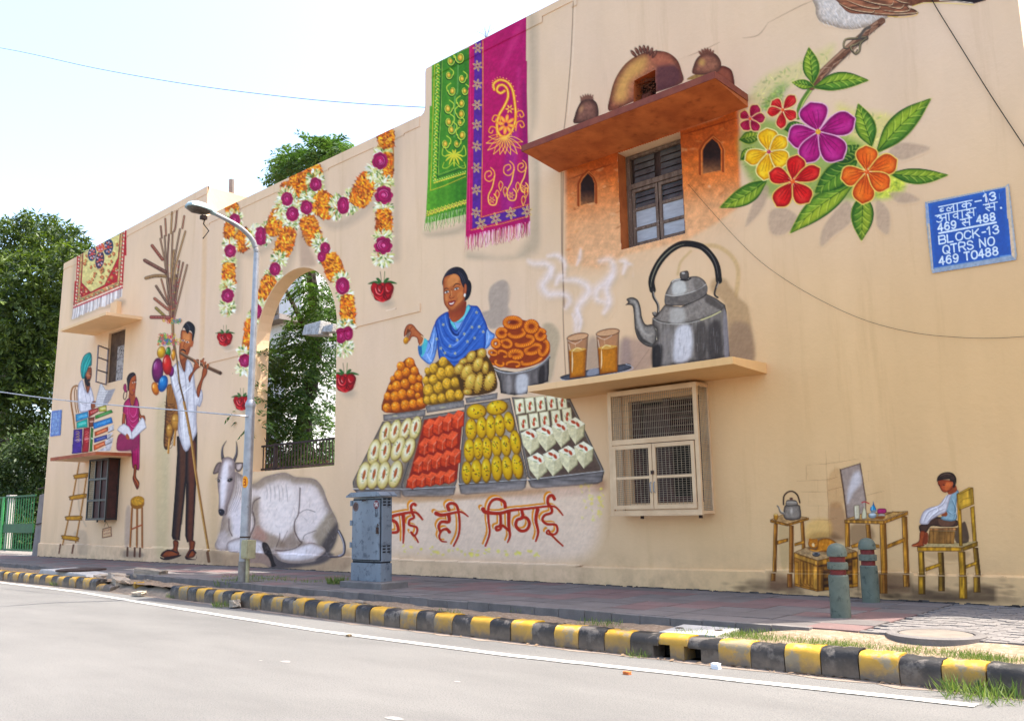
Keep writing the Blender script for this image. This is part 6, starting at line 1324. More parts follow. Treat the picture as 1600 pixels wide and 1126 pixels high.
c = canvas('painted_girl', 'painted girl in magenta dress reading a book with her legs hanging down', 178, 575, 236, 768, .85)
c.F(80, 520, 5.631)
c.poly([(560, 1030), (560, 960), (620, 900), (620, 1030)], '9a8c88', al=.5, soft=40)
c.poly([(540, 1000), (700, 850), (700, 1030)], 'b09888', al=.3, soft=40)
c.stroke([(660, 500), (640, 530), (636, 570), (648, 585), (662, 560), (668, 510)], 8, '3a2420'); c.poly([(638, 455), (660, 450), (665, 520), (645, 515), (633, 490)], 'a03060', edge=('601838', 6))
c.poly([(690, 500), (735, 480), (740, 560), (760, 580), (740, 640), (700, 640), (680, 600)], '9a4e2c', tex=.08)
c.poly([(670, 440), (690, 380), (740, 362), (750, 420), (745, 480), (738, 520), (720, 550), (695, 540), (680, 500)], 'a8582f', edge=('6a2c18', 8), tex=.08)
c.poly([(668, 450), (665, 400), (685, 360), (720, 345), (742, 360), (738, 372), (705, 400), (688, 450), (684, 500), (672, 510)], '241a1e', tex=.2); c.stroke([(668, 480), (690, 400), (735, 355)], 4, '6a5a60', al=.6)
for x, y in ((722, 438), (742, 432)): c.ell(x, y, 9, 5, 0, 'efe6e0'); c.ell(x+2, y, 4, 5, 0, '1a1010'); c.stroke([(x-10, y-14), (x+8, y-15)], 4, '2c1612')
c.stroke([(735, 445), (742, 470), (732, 474)], 3, '6a2c18'); c.poly([(718, 500), (742, 495), (735, 520), (722, 516)], '8a2420'); c.stroke([(722, 506), (738, 503)], 3, 'f0e8e0')
DR = [(690, 570), (650, 600), (632, 650), (630, 700), (650, 720), (655, 800), (640, 860), (590, 900), (575, 960), (580, 1030), (660, 1035), (700, 1030), (705, 1090), (715, 1180), (745, 1200), (775, 1200), (780, 1100), (782, 900), (775, 800), (775, 650), (765, 590), (745, 562), (720, 640), (700, 620)]
c.poly(DR, 'a8205e', edge=('5c1038', 12, .9), tex=.1)
c.poly([(580, 960), (620, 880), (760, 900), (740, 1030), (590, 1035)], '7a2a4c', al=.7, soft=24)
for P in ([(690, 610), (690, 700), (720, 740), (750, 700), (760, 600)], [(672, 640), (680, 740), (720, 780), (765, 740)], [(665, 700), (690, 800), (730, 830), (770, 800)], [(650, 610), (660, 680)]): c.stroke(P, 8, 'e87aaa', al=.7, taper=2, soft=5); c.stroke([(a+3, b+9) for a, b in P], 6, '700f40', al=.7, taper=2)
for x in (715, 735, 755, 770): c.stroke([(x, 1000), (x+3, 1100), (x-2, 1190)], 5, ['e0689c', '6a1038'][x % 2], al=.7, taper=2)
c.poly([(630, 700), (655, 715), (650, 800), (665, 850), (640, 860), (622, 810)], '9c502c', edge=('5c2816', 6)); c.poly([(775, 660), (790, 720), (820, 725), (830, 760), (820, 790), (800, 760), (775, 745)], '9c502c', edge=('5c2816', 6)); c.stroke([(632, 700), (655, 712)], 6, 'c83a6a')
c.poly([(578, 850), (600, 820), (640, 795), (685, 825), (708, 870), (800, 740), (820, 760), (838, 830), (800, 860), (720, 935), (690, 930), (650, 900), (600, 870)], 'ddd8dc', sm=False, edge=('8f8a94', 7, .8)); c.stroke([(706, 870), (712, 930)], 4, '5c5860'); c.stroke([(580, 855), (690, 932), (720, 935), (836, 832)], 4, '6a6670', sm=False)
for k in range(12): x = 610+(k % 3)*22; y = 835+(k//3)*14; c.stroke([(x, y), (x+16, y+9)], 2.6, '9a96a0', al=.7)
for k in range(12): x = 735+(k % 3)*22; y = 815+(k//3)*22; c.stroke([(x, y), (x+14, y-12)], 2.6, '9a96a0', al=.7)
c.poly([(655, 900), (670, 885), (690, 920), (680, 940), (660, 925)], '9c502c')
c.F(60, 690, 5.928); c.poly([(885, 215), (912, 220), (905, 320), (935, 370), (932, 420), (915, 443), (900, 420), (872, 345), (880, 290)], '97502e', edge=('4c2414', 9), tex=.1); c.stroke([(875, 330), (905, 380), (918, 430)], 7, '5c1c20'); c.stroke([(900, 350), (930, 400)], 5, 'c8743c', al=.7)
# ---- ladder, stool, notice
c = canvas('painted_rope_ladder', 'painted bamboo ladder with thick yellow rungs leaning on the wall', 88, 716, 142, 872, .9)
c.F(60, 690, 5.928)
c.poly([(330, 840), (440, 830), (460, 1030), (380, 1040), (360, 950)], 'a8927e', al=.5, soft=30); c.stroke([(375, 250), (375, 600), (440, 780)], 14, 'a89280', al=.5, soft=14)
c.stroke([(380, 180), (335, 430), (290, 660), (225, 950)], 14, '8a5a20'); c.stroke([(445, 330), (400, 620), (345, 930)], 14, '8a5a20'); c.stroke([(376, 190), (330, 430), (286, 660), (222, 940)], 4, 'd0983c'); c.stroke([(441, 330), (396, 620), (341, 920)], 4, 'd0983c')
c.stroke([(204, 950), (190, 1030)], 17, '6a4630'); c.stroke([(325, 955), (312, 1028)], 17, '6a4630')
for (x0, y0, x1, y1) in ((335, 322, 460, 305), (295, 518, 440, 497), (258, 705, 400, 703), (224, 880, 368, 898)):
    c.poly([(x0-4, y0-18), (x1, y1-20), (x1+4, y1+14), (x1-2, y1+24), (x0+4, y0+22), (x0-8, y0+4)], 'b8841e', edge=('5c3a0c', 9, .9), tex=.15); c.stroke([(x0+10, y0-8), (x1-10, y1-9)], 6, 'e8c050', al=.8, taper=2); c.ell(x1-10, y1+2, 6, 8, 0, '6a4410', .8)
c = canvas('painted_round_stool', 'painted tall round wooden stool with three legs', 186, 770, 230, 880, .9)
c.F(60, 690, 5.928)
c.poly([(810, 640), (850, 610), (850, 900), (800, 960)], '9c8a84', al=.6, soft=26); c.poly([(740, 1040), (800, 1000), (980, 1030), (960, 1070), (760, 1070)], '7c6a60', al=.7, soft=40)
for x0, x1, yb, xb in ((868, 850, 968, 826), (915, 912, 972, 893), (960, 962, 975, 942)):
    c.stroke([(x0, 610), (x1, yb)], 19, '7c4a20'); c.stroke([(x0-4, 610), (x1-4, yb)], 5, 'c08038', al=.9); c.stroke([(xb, yb+10), (xb-3, yb+86)], 19, '5c3c2c')
c.stroke([(868, 806), (958, 768)], 15, '9a4c24'); c.ell(918, 570, 66, 52, -8, '8a5a18'); c.ell(919, 545, 66, 46, -8, 'bd8c2c', edge=('8a5c14', 6), tex=.15); c.stroke([(870, 535), (920, 520), (960, 540)], 5, '8a5c14', al=.7)
c = canvas('painted_notice_board', 'painted small notice board hanging on a string under the lower left window', 156, 810, 178, 845, .8)
c.F(60, 690, 5.928)
c.stroke([(608, 785), (628, 735), (650, 785)], 4, '5c3a2a', sm=False); c.poly([(595, 805), (675, 785), (678, 872), (590, 890)], 'd9b894', sm=False, out=('5c3020', 6), edge=('a87a54', 8))
for y in (826, 856):
    for k in range(5): c.stroke([(604+k*13, y-k*3), (610+k*13, y-10-k*3), (612+k*13, y+4-k*3)], 2.6, '7a2c24')
# ---- flute seller
c = canvas('painted_flute_seller', 'painted tall man in white shirt playing a flute and carrying a pole', 250, 495, 352, 885, .95)
c.F(0, 600, 3.217)
c.poly([(740, 80), (850, 60), (850, 500), (800, 780), (760, 790), (780, 400)], 'b8ac8a', al=.4, soft=60); c.poly([(720, 860), (1080, 830), (1120, 900), (760, 905)], '8f7a66', al=.5, soft=40)
c.poly([(888, 262), (992, 240), (990, 420), (984, 560), (972, 785), (940, 795), (930, 760), (935, 500), (905, 770), (905, 785), (868, 780), (862, 760), (880, 520), (890, 350)], '3c2822', sm=False, edge=('1a1012', 14, .9), tex=.12)
c.poly([(905, 300), (935, 300), (925, 520), (900, 760), (885, 760), (905, 520)], '5a3622', al=.8, soft=16); c.poly([(950, 330), (985, 300), (975, 560), (965, 780), (945, 780), (950, 520)], '643420', al=.8, soft=16); c.stroke([(938, 330), (935, 480), (912, 700)], 9, '140c0e', al=.7, soft=6)
for x, f in ((872, -1), (955, 1)):
    c.poly([(x-2, 785), (x+26, 790), (x+22, 832), (x+30, 850), (x+16, 870), (x-26+f*10, 872), (x-44+f*22, 862), (x-30+f*20, 838), (x-4, 826)], '8c4620', edge=('4c2010', 9), tex=.1)
    c.poly([(x-50+f*26, 860), (x-30+f*22, 872), (x+f*30, 872+f*6), (x+34, 856), (x+30, 872+f*6), (x+f*22, 882), (x-40+f*20, 880)], '33201c'); c.stroke([(x-36+f*26, 862), (x-10+f*20, 832), (x+24+f*6, 846)], 7, '2c1a18')
# bag, rattles
c.poly([(838, 30), (850, 0), (895, 10), (905, 130), (880, 220), (850, 320), (822, 310), (828, 180)], '8a5a2c', edge=('3c2410', 10), tex=.35)
for k in range(14): c.stroke([(828, 90+k*17), (858, 100+k*17), (880, 92+k*14)], 4, '4a2c14', al=.7); c.stroke([(846+k*3.4, 95), (838+k*4, 10-((k*37) % 18))], 5, ['b07a3c', '6c4020'][k % 2])
for x, y, rx, ry in ((882, 190, 23, 46), (852, 235, 17, 40)): c.ell(x, y, rx, ry, 0, 'bf8a3c', sh='7a4c14', hl='f0cc80', edge=('6c420f', 6)); c.stroke([(x, y+ry-4), (x-6, y+ry+70)], 10, 'a8702c'); c.stroke([(x-3, y+ry), (x-9, y+ry+66)], 3, 'e0b060'); c.stroke([(x-rx*.6, y-8), (x+rx*.7, y-6)], 3, '8a5c20')
c.F(220, 480, 5.629)
c.poly([(260, 560), (300, 500), (335, 470), (345, 500), (385, 560), (400, 470), (430, 470), (455, 520), (470, 600), (480, 700), (495, 750), (535, 720), (545, 800), (520, 875), (495, 870), (490, 1000), (495, 1090), (470, 1150), (395, 1270), (330, 1110), (330, 960), (315, 840), (280, 720), (260, 630)], 'd8d3d8', edge=('8a848e', 13, .85), tex=.05)
for P in ([(300, 560), (330, 660), (300, 700)], [(345, 480), (390, 600), (400, 760), (410, 1000)], [(430, 520), (440, 620), (420, 700)], [(340, 850), (380, 760), (450, 700)], [(420, 700), (410, 900), (430, 1100)], [(460, 640), (470, 900), (465, 1080)], [(310, 760), (340, 720), (400, 680)], [(510, 740), (520, 800), (505, 860)], [(350, 900), (340, 1000), (360, 1150)], [(380, 500), (390, 590)]): c.stroke(P, 7, '938e9a', al=.75, taper=2, soft=6)
for P in ([(290, 540), (280, 620), (310, 750)], [(330, 820), (390, 740), (440, 690)], [(385, 800), (375, 1000), (390, 1200)], [(450, 780), (445, 1000)], [(530, 740), (530, 820)]): c.stroke(P, 13, 'f4f2f6', al=.8, taper=2, soft=9)
c.poly([(400, 470), (430, 440), (350, 440), (345, 480), (385, 570)], '8a4826', edge=('5a2c18', 8))
c.poly([(360, 200), (350, 260), (340, 330), (335, 400), (340, 450), (360, 470), (385, 455), (420, 410), (440, 350), (462, 320), (460, 260), (440, 220)], 'b4693a', edge=('6a3018', 12, .8), tex=.06); c.poly([(375, 230), (430, 240), (420, 300), (380, 290)], 'd08a52', al=.8, soft=20); c.poly([(390, 380), (430, 340), (420, 400), (390, 440)], '8a4422', al=.7, soft=16); c.poly([(440, 310), (462, 300), (458, 340), (440, 350)], 'a85c34')
c.poly([(345, 270), (355, 220), (375, 160), (400, 130), (425, 122), (460, 145), (478, 180), (475, 230), (462, 290), (450, 290), (452, 230), (430, 205), (410, 232), (380, 180), (362, 210)], '1c1a20', tex=.2); c.stroke([(400, 140), (425, 170), (430, 200)], 5, '5a5a64', al=.8)
for x, y in ((372, 292), (410, 306)): c.ell(x, y, 14, 7, 8, 'e4dcd8'); c.ell(x, y, 6, 6, 0, '1c1818'); c.stroke([(x-18, y-18), (x+16, y-16)], 7, '201614', taper=2)
c.stroke([(388, 300), (376, 345), (385, 355)], 5, '7a3a1c'); c.stroke([(350, 385), (362, 372), (385, 380), (395, 395)], 14, '1a1414', taper=2); c.stroke([(360, 400), (375, 405)], 6, '7a2420')
c.stroke([(300, 360), (320, 480), (340, 660), (385, 850), (430, 1120)], 15, '5c4226'); c.stroke([(296, 360), (316, 480), (336, 660)], 5, 'a88a54')
c.poly([(455, 560), (420, 610), (430, 660), (455, 600), (490, 550), (530, 520), (545, 480), (560, 450), (548, 445), (530, 465), (495, 455), (475, 480), (462, 530)], '9c5028', edge=('5c2814', 8)); c.poly([(500, 790), (490, 720), (530, 620), (540, 560), (555, 520), (585, 540), (580, 590), (550, 640), (530, 720), (515, 780)], '9c5028', edge=('5c2814', 8))
for P in ([(480, 500), (520, 480), (550, 462)], [(470, 520), (510, 510), (545, 500)], [(550, 500), (570, 480), (560, 520)], [(565, 520), (590, 505), (600, 520)]): c.stroke(P, 11, 'a85a30'); c.stroke([(a, b+6) for a, b in P], 3, '5c2814')
c.stroke([(352, 402), (450, 460), (560, 515), (700, 578)], 26, '5e4432', w2=34); c.stroke([(354, 396), (450, 450), (560, 502), (698, 562)], 6, 'a48468'); c.ell(700, 577, 10, 15, 0, '463020')
for P in ([(548, 470), (556, 520)], [(590, 500), (585, 530)], [(470, 465), (500, 500)]): c.stroke(P, 13, 'a85a30')
c.F(0, 600, 3.217); c.stroke([(925, 90), (960, 270), (990, 480), (1048, 835)], 13, '8a6030', w2=13); c.stroke([(922, 90), (957, 270), (986, 480), (1044, 830)], 4, 'c89c58'); c.stroke([(1043, 845), (1050, 890)], 15, '6a4a34')
# ---- canes, balloons
c = canvas('painted_cane_bundle', 'painted tall bundle of wooden flutes with balloons and paper rattles tied to it', 222, 325, 300, 625, .95)
c.F(220, 320, 5.63)
ST = [((175, 190), (185, 290)), ((172, 300), (220, 560), (260, 1000)), ((215, 125), (222, 270)), ((210, 275), (225, 560), (262, 1000)), ((275, 65), (265, 250)), ((248, 262), (235, 560), (270, 1020)), ((318, 55), (305, 190), (292, 235)), ((280, 245), (270, 560), (275, 1020)), ((382, 100), (365, 205)), ((345, 215), (290, 560), (275, 1000)), ((392, 235), (310, 530), (290, 700)), ((340, 495), (300, 800), (280, 1020)), ((372, 510), (320, 760), (285, 1020)), ((408, 530), (350, 760), (285, 1030)), ((180, 655), (235, 850), (270, 1020)), ((220, 605), (260, 800), (280, 1020)), ((292, 400), (262, 700), (275, 1000)), ((310, 620), (290, 850), (275, 1020)), ((255, 650), (268, 850), (272, 1030))]
cs = ['7a5240', '8a6a52', '94624a', '7c6450', 'a07c50', '6a4a3c']
for i, P in enumerate(ST):
    c.stroke(P, 18, '4a3026'); c.stroke(P, 13, cs[i % 6]); c.stroke([(a-3, b) for a, b in P], 4, 'c8a884', al=.7)
for i, (P, w) in enumerate([(((100, 360), (190, 480)), 24), (((35, 490), (215, 590)), 30), (((45, 645), (130, 625), (215, 628)), 26), (((135, 715), (235, 870)), 18), (((122, 825), (240, 920)), 22), (((135, 908), (260, 1025)), 22), (((92, 988), (250, 990)), 28)]):
    c.stroke(P, w+5, '3c241c'); c.stroke(P, w, ['8a4a38', '6c4436', '8c6c44', '6a5040', '9a5a44', '8a7a34', '8f4a44'][i]); c.stroke([(a, b-5) for a, b in P], 5, 'c09a80', al=.6)
    for t in np.linspace(.2, .8, 5): p = np.array(P[0])*(1-t)+np.array(P[-1])*t; c.ell(p[0], p[1], 3, 3, 0, '2a1814')
g = np.random.default_rng(14)
for k in range(26): x, y = g.uniform(225, 370), g.uniform(520, 980); x = 275+(x-275)*(1-(y-520)/600); c.stroke([(x-8, y), (x+8, y-4)], 5, ['a82c3c', 'c8402c', 'b8a838', '8a2a4c'][k % 4], al=.8)
c.stroke([(280, 1020), (285, 1150), (300, 1290)], 26, '7a5c40'); c.stroke([(276, 1020), (281, 1150)], 7, 'b89468', al=.7)
c.F(220, 480, 5.629)
for k in range(170):
    t = g.random(); x = 235+g.normal()*45+(50 if t < .35 else 0); y = (110+t*70 if t < .35 else 190+t*140); x = min(max(x, 155), 345)
    r = g.uniform(8, 17); cc = ['c03040', '3f8a4a', 'd8b83a', '3a6ab0', 'b04a80', 'c8602a', '6aa04a'][k % 7]
    a0 = g.uniform(0, 6); c.stroke([(x+math.cos(a0+q)*r*(1-q/8), y+math.sin(a0+q)*r*(1-q/8)) for q in np.linspace(0, 4.6, 8)], 5.5, cc)
for x, y, rx, ry, rot, cc, dk, hi in ((180, 395, 38, 55, 10, 'd8a828', '8a6010', 'f8e090'), (240, 400, 24, 55, 5, '3a7a34', '1c4418', '9ad07a'), (285, 420, 20, 52, 0, 'dc9a2c', '8a5010', 'f8d070'), (265, 560, 28, 50, 0, '8a2070', '4a1040', 'c870b0'), (148, 555, 52, 112, 2, '7c2060', '40103a', 'b868a0'), (232, 505, 42, 92, -2, 'cc2820', '7a100c', 'f88a70'), (128, 715, 33, 60, -12, 'dc8418', '8a4408', 'f8c860'), (195, 670, 42, 76, 14, '1e74b4', '0c3c70', '90ccf0')):
    c.ell(x, y, rx, ry, rot, cc, edge=(dk, 4), sh=dk, hl=hi)
    c.stroke([(x-rx*.6, y-ry*.1), (x-rx*.55, y-ry*.45), (x-rx*.2, y-ry*.7)], 5, 'ffffff', al=.6, taper=2)
# ---- barber corner: stool with kettle, crate with cat, table with bottles, boy on chair
c = canvas('painted_wall_bricks', 'painted worn brick corner and leaning mirror above the table', 1225, 690, 1440, 850, 1.2)
c.F(1190, 700, 4.896)
c.poly([(515, 450), (600, 420), (650, 540), (640, 760), (530, 700)], '8a5c3a', al=.6, soft=40); c.poly([(350, 680), (420, 640), (560, 650), (640, 720), (640, 790), (350, 780)], '5c3c24', al=.6, soft=50); c.poly([(360, 560), (520, 550), (520, 680), (340, 700)], 'd8ac5c', al=.6, soft=50); c.poly([(540, 170), (600, 170), (640, 420), (520, 440), (505, 260)], 'b88c5c', al=.5, soft=30)
for P in ([(415, 125), (500, 118), (590, 105), (740, 82)], [(270, 250), (430, 245), (505, 240), (580, 220)], [(300, 335), (430, 332), (505, 330)], [(505, 325), (570, 305), (620, 295)], [(355, 438), (510, 438)], [(515, 436), (620, 408)], [(360, 545), (510, 548), (580, 530)], [(340, 240), (345, 200), (340, 130)], [(340, 130), (420, 122)], [(428, 245), (430, 330)], [(362, 340), (360, 420)], [(435, 438), (440, 545)], [(490, 20), (500, 240), (512, 440), (518, 690)], [(555, 110), (565, 220)], [(595, 30), (593, 100)], [(570, 308), (575, 415)], [(770, 185), (860, 165)], [(815, 175), (818, 250)], [(780, 262), (870, 242)], [(795, 362), (880, 340), (935, 328)], [(780, 80), (860, 70)], [(880, 340), (882, 410)]): c.stroke(P, 4, '6c4020', al=.75, taper=2, sm=False); c.stroke([(a+3, b+4) for a, b in P], 3, 'e0b07c', al=.5, taper=2, sm=False)
c.poly([(600, 160), (755, 112), (775, 230), (800, 390), (800, 500), (700, 540), (650, 535), (625, 320)], '9f8c80', sm=False, edge=('5a4438', 8, .9), tex=.08); c.poly([(700, 200), (750, 180), (760, 260), (700, 340), (660, 420), (660, 330)], 'd9d4d8', al=.7, soft=44)
for k in range(9): x = 650+k*14; c.stroke([(x, 380+k*8), (x+70, 250+k*6)], 5, 'c8c0c0', al=.3, taper=2)
c.stroke([(600, 160), (625, 320), (652, 540)], 8, '4a3428', sm=False); c.stroke([(755, 112), (800, 395)], 5, '5a4438')
c = canvas('painted_stool_with_kettle', 'painted wooden stool carrying a small kettle and tea glass', 1196, 760, 1268, 925, .95)
c.F(1190, 700, 4.896)
W1, W2, W3 = 'a8742a', '5c3814', 'd8a850'
def plank(P, cc=W1, dk=W2, lt=W3):
    c.poly(P, cc, sm=False, edge=(dk, 6, .9), tex=.3, tn=(3, 16))
def leg(x0, y0, x1, y1, w=34, cc=W1, brk=None):
    c.poly([(x0-w/2, y0), (x0+w/2, y0), (x1+w/2, y1), (x1-w/2, y1)], cc, sm=False, edge=(W2, 6, .8), tex=.28, tn=(2, 18)); c.poly([(x0+w*.12, y0), (x0+w/2, y0), (x1+w/2, y1), (x1+w*.12, y1)], W2, sm=False, al=.6, soft=5); c.stroke([(x0-w*.28, y0+4), (x1-w*.28, y1-4)], 4, W3, al=.7)
for P in ([(0, 940), (150, 960), (250, 1010), (240, 1100), (-60, 1090), (-100, 990)],): c.poly(P, '6c4c38', al=.75, soft=70)
c.poly([(130, 600), (210, 600), (200, 900), (150, 900)], '8a7a4c', al=.35, soft=30)
leg(310, 560, 322, 770, 30, '8a5a24'); leg(108, 575, 98, 945, 32, 'a06a2c'); leg(90, 955, 88, 1015, 36, '94602a'); leg(228, 590, 226, 950, 36, '8a5828'); leg(215, 958, 216, 1062, 40, '7c4c24')
plank([(120, 705), (205, 685), (205, 712), (120, 738)]); plank([(250, 725), (330, 700), (330, 728), (250, 750)])
c.poly([(65, 545), (170, 500), (362, 528), (200, 580)], 'b08a5c', sm=False, tex=.2, edge=(W2, 4)); plank([(65, 545), (200, 578), (200, 596), (65, 566)]); plank([(200, 578), (362, 528), (362, 548), (200, 596)])
c.stroke([(168, 430), (170, 370), (200, 335), (240, 330), (275, 360), (292, 415)], 13, '3c2a20'); c.poly([(170, 460), (190, 430), (280, 430), (298, 460), (300, 530), (250, 550), (190, 545), (168, 520)], '8c8074', edge=('3a302a', 14, .85), tex=.12); c.ell(228, 480, 16, 40, 0, 'cfc4b8', .7, soft=.9); c.poly([(190, 400), (230, 392), (268, 402), (272, 435), (190, 440)], '857a6e', edge=('3a302a', 7)); c.stroke([(190, 412), (268, 414)], 4, 'c8beb0'); c.ell(227, 385, 14, 10, 0, '5a3c34'); c.stroke([(175, 500), (145, 490), (132, 455), (120, 440)], 16, '7c7064', w2=11); c.stroke([(172, 492), (150, 480), (136, 452)], 4, 'c8beb0')
c.poly([(92, 505), (125, 503), (122, 545), (97, 546)], 'b07c2c', edge=('6c4414', 6)); c.ell(108, 506, 16, 6, 0, 'd8b470')
c = canvas('painted_crate_with_cat', 'painted ginger cat asleep on a wooden crate beside an ashtray', 1236, 832, 1345, 928, .95)
c.F(1190, 700, 4.896)
c.poly([(730, 820), (770, 760), (780, 1110), (735, 1100)], '1c1614', al=.9, soft=12)
plank([(245, 800), (425, 880), (425, 1090), (250, 1040)], '96662c'); plank([(425, 880), (735, 790), (735, 1060), (425, 1095)], '4c3018')
for k in range(4): x = 295+k*27; plank([(x, 855+k*8), (x+24, 862+k*8), (x+24, 1070+k*3-20), (x, 1050+k*4-20)], 'a8762f')
for y in (905, 965, 1015): plank([(470, y), (690, y-34), (690, y-8), (470, y+32)], '7c5424')
plank([(250, 860), (285, 870), (285, 1045), (250, 1035)], 'b07c30'); plank([(390, 890), (430, 905), (430, 1095), (390, 1085)], 'b8853a'); plank([(430, 905), (475, 898), (475, 1092), (430, 1095)], '8a5c24'); plank([(692, 850), (738, 840), (738, 1055), (692, 1068)], 'a8742a'); plank([(250, 1032), (430, 1078), (430, 1098), (250, 1052)], '9a6a2a'); plank([(475, 1060), (738, 1030), (738, 1058), (475, 1088)], 'a8742a')
c.poly([(245, 795), (340, 755), (600, 740), (730, 785), (430, 860)], 'ab8a62', sm=False, tex=.22, edge=(W2, 4)); plank([(245, 795), (430, 858), (430, 900), (245, 835)], 'b8863c'); plank([(430, 858), (732, 785), (735, 830), (430, 900)], 'a8742a'); c.stroke([(200, 958), (740, 962)], 4, 'd8b48a', al=.7, sm=False)
c.poly([(355, 760), (380, 700), (480, 680), (560, 710), (600, 760), (480, 790), (380, 785)], '3c2414', al=.5, soft=24)
c.poly([(420, 770), (430, 710), (470, 690), (520, 690), (570, 720), (590, 760), (560, 790), (480, 790), (400, 780), (360, 765)], 'c07c26', edge=('6c3c0c', 10, .8), tex=.1); c.ell(395, 728, 40, 36, 0, 'bf7a28', edge=('7c4a14', 5), tex=.1); c.poly([(362, 712), (366, 688), (388, 698)], 'b06c20'); c.poly([(402, 698), (425, 692), (428, 716)], 'b06c20'); c.poly([(385, 730), (400, 725), (405, 750), (388, 750)], 'e8c894')
for P in ([(450, 700), (440, 740)], [(475, 692), (466, 740)], [(500, 690), (495, 745)], [(525, 698), (524, 750)], [(550, 712), (552, 755)]): c.stroke(P, 6, 'eec070', al=.9, taper=2); c.stroke([(a+11, b+2) for a, b in P], 4, '7c440c', al=.8, taper=2)
c.stroke([(375, 775), (420, 785), (460, 775)], 10, 'd08c3a'); c.stroke([(372, 728), (384, 730)], 3, '3c1c08'); c.stroke([(402, 728), (415, 725)], 3, '3c1c08')
c.ell(418, 812, 30, 17, 0, '3a3634'); c.ell(418, 805, 26, 11, 0, '8a8888'); c.ell(418, 806, 17, 7, 0, '2c2a2a')
c = canvas('painted_barber_table', 'painted wooden barber table carrying bottles, jars and a comb', 1315, 778, 1428, 930, .95)
c.F(1190, 700, 4.896)
c.poly([(860, 960), (1200, 980), (1250, 1060), (1100, 1130), (850, 1130)], '5c4030', al=.7, soft=60); c.poly([(680, 590), (830, 590), (860, 700), (700, 760)], '5c3c28', al=.6, soft=40)
leg(655, 570, 658, 755, 40); leg(812, 580, 822, 690, 36, '94642a'); plank([(680, 740), (760, 712), (900, 735), (905, 765), (770, 750), (690, 765)]); leg(928, 575, 938, 958, 52); leg(930, 962, 934, 1110, 60, '8a5c28'); leg(1092, 520, 1110, 958, 44); leg(1105, 966, 1110, 1060, 50, '9a6a2c'); plank([(960, 735), (1095, 680), (1095, 715), (960, 770)])
c.poly([(632, 545), (760, 500), (1120, 478), (935, 550)], 'b58c54', sm=False, tex=.2, edge=(W2, 4)); plank([(632, 545), (935, 552), (935, 580), (632, 572)], 'b8863a'); plank([(935, 552), (1120, 480), (1120, 510), (935, 580)], '9c6c28')
c.poly([(705, 445), (715, 432), (745, 432), (750, 450), (752, 530), (735, 542), (710, 538)], 'c8bca0', edge=('6c5c4c', 7, .9)); c.stroke([(718, 450), (720, 520)], 6, 'f4ecd8', al=.7); c.poly([(765, 500), (778, 450), (792, 450), (805, 500), (802, 535), (768, 540)], 'cfc8a8', edge=('6c5c4c', 6)); c.stroke([(768, 415), (790, 408), (822, 422)], 9, 'a82c34'); c.stroke([(785, 420), (786, 450)], 9, 'b8a898')
c.poly([(832, 455), (850, 430), (852, 400), (862, 430), (875, 460), (878, 480), (835, 480)], '2f86b0', edge=('14486c', 6)); c.stroke([(846, 440), (845, 470)], 5, 'a8dcf0'); c.ell(848, 515, 32, 20, 0, '8f989c', edge=('4c5458', 4)); c.ell(848, 505, 27, 9, 0, 'c4ccd0'); c.ell(856, 484, 24, 12, -20, '7c8488'); c.poly([(885, 470), (900, 460), (950, 462), (950, 495), (890, 500)], 'a03060', edge=('601838', 6)); c.ell(918, 512, 30, 14, 0, 'b0a498', edge=('6c5c50', 4)); c.poly([(885, 520), (940, 518), (930, 540), (870, 535)], '7c4a20'); c.stroke([(950, 505), (1000, 488)], 6, '4a3018'); c.stroke([(1000, 482), (1050, 490)], 5, '6c4820')
c = canvas('painted_boy_on_chair', 'painted boy with a white cloth round him sitting on a box on a tall wooden chair', 1418, 728, 1560, 945, .95)
c.F(1420, 720, 5.12)
c.poly([(-20, 960), (90, 1020), (400, 1040), (560, 990), (720, 1010), (800, 1060), (820, 1130), (300, 1130), (0, 1060)], '3c2c24', al=.75, soft=70); c.poly([(130, 730), (470, 720), (460, 780), (330, 800), (180, 780)], '8a6a4c', al=.4, soft=40); c.poly([(400, 380), (500, 350), (510, 620), (440, 600)], '9a7c5c', al=.4, soft=40)
CH, CD = 'b0842a', '5a3c10'
def pl2(P, cc=CH): c.poly(P, cc, sm=False, edge=(CD, 7, .85), tex=.28, tn=(3, 14))
for (x0, y0, x1, y1, w) in ((255, 728, 264, 912, 48), (262, 918, 262, 1040, 54), (532, 690, 555, 912, 44), (543, 925, 546, 1050, 56)):
    pl2([(x0-w/2, y0), (x0+w/2, y0), (x1+w/2, y1), (x1-w/2, y1)], '94702a'); c.poly([(x0+w*.1, y0), (x0+w/2, y0), (x1+w/2, y1), (x1+w*.1, y1)], '3c2810', sm=False, al=.7, soft=6)
pl2([(490, 370), (525, 355), (545, 650), (512, 660)], '9c7826')
pl2([(130, 850), (260, 808), (262, 838), (132, 885)]); pl2([(455, 830), (550, 795), (552, 825), (455, 862)])
c.poly([(65, 690), (160, 655), (530, 640), (555, 650), (430, 690)], 'b0986c', sm=False, tex=.15)
c.poly([(430, 490), (458, 500), (480, 640), (380, 650), (370, 560)], '3c2c24', al=.9, soft=10)
pl2([(162, 555), (370, 558), (362, 662), (152, 658)], '8a6234'); pl2([(165, 535), (385, 530), (385, 556), (165, 556)], 'b07a50')
for x in (200, 245, 290, 335): c.stroke([(x, 562), (x-4, 655)], 4, '4c3018', al=.7)
c.poly([(85, 510), (150, 500), (160, 440), (380, 470), (385, 520), (260, 525), (180, 520), (140, 570), (90, 565)], '4a342a', edge=('241814', 10), tex=.1); c.poly([(240, 460), (370, 470), (345, 515), (260, 520)], '6c4c3a', al=.8, soft=14)
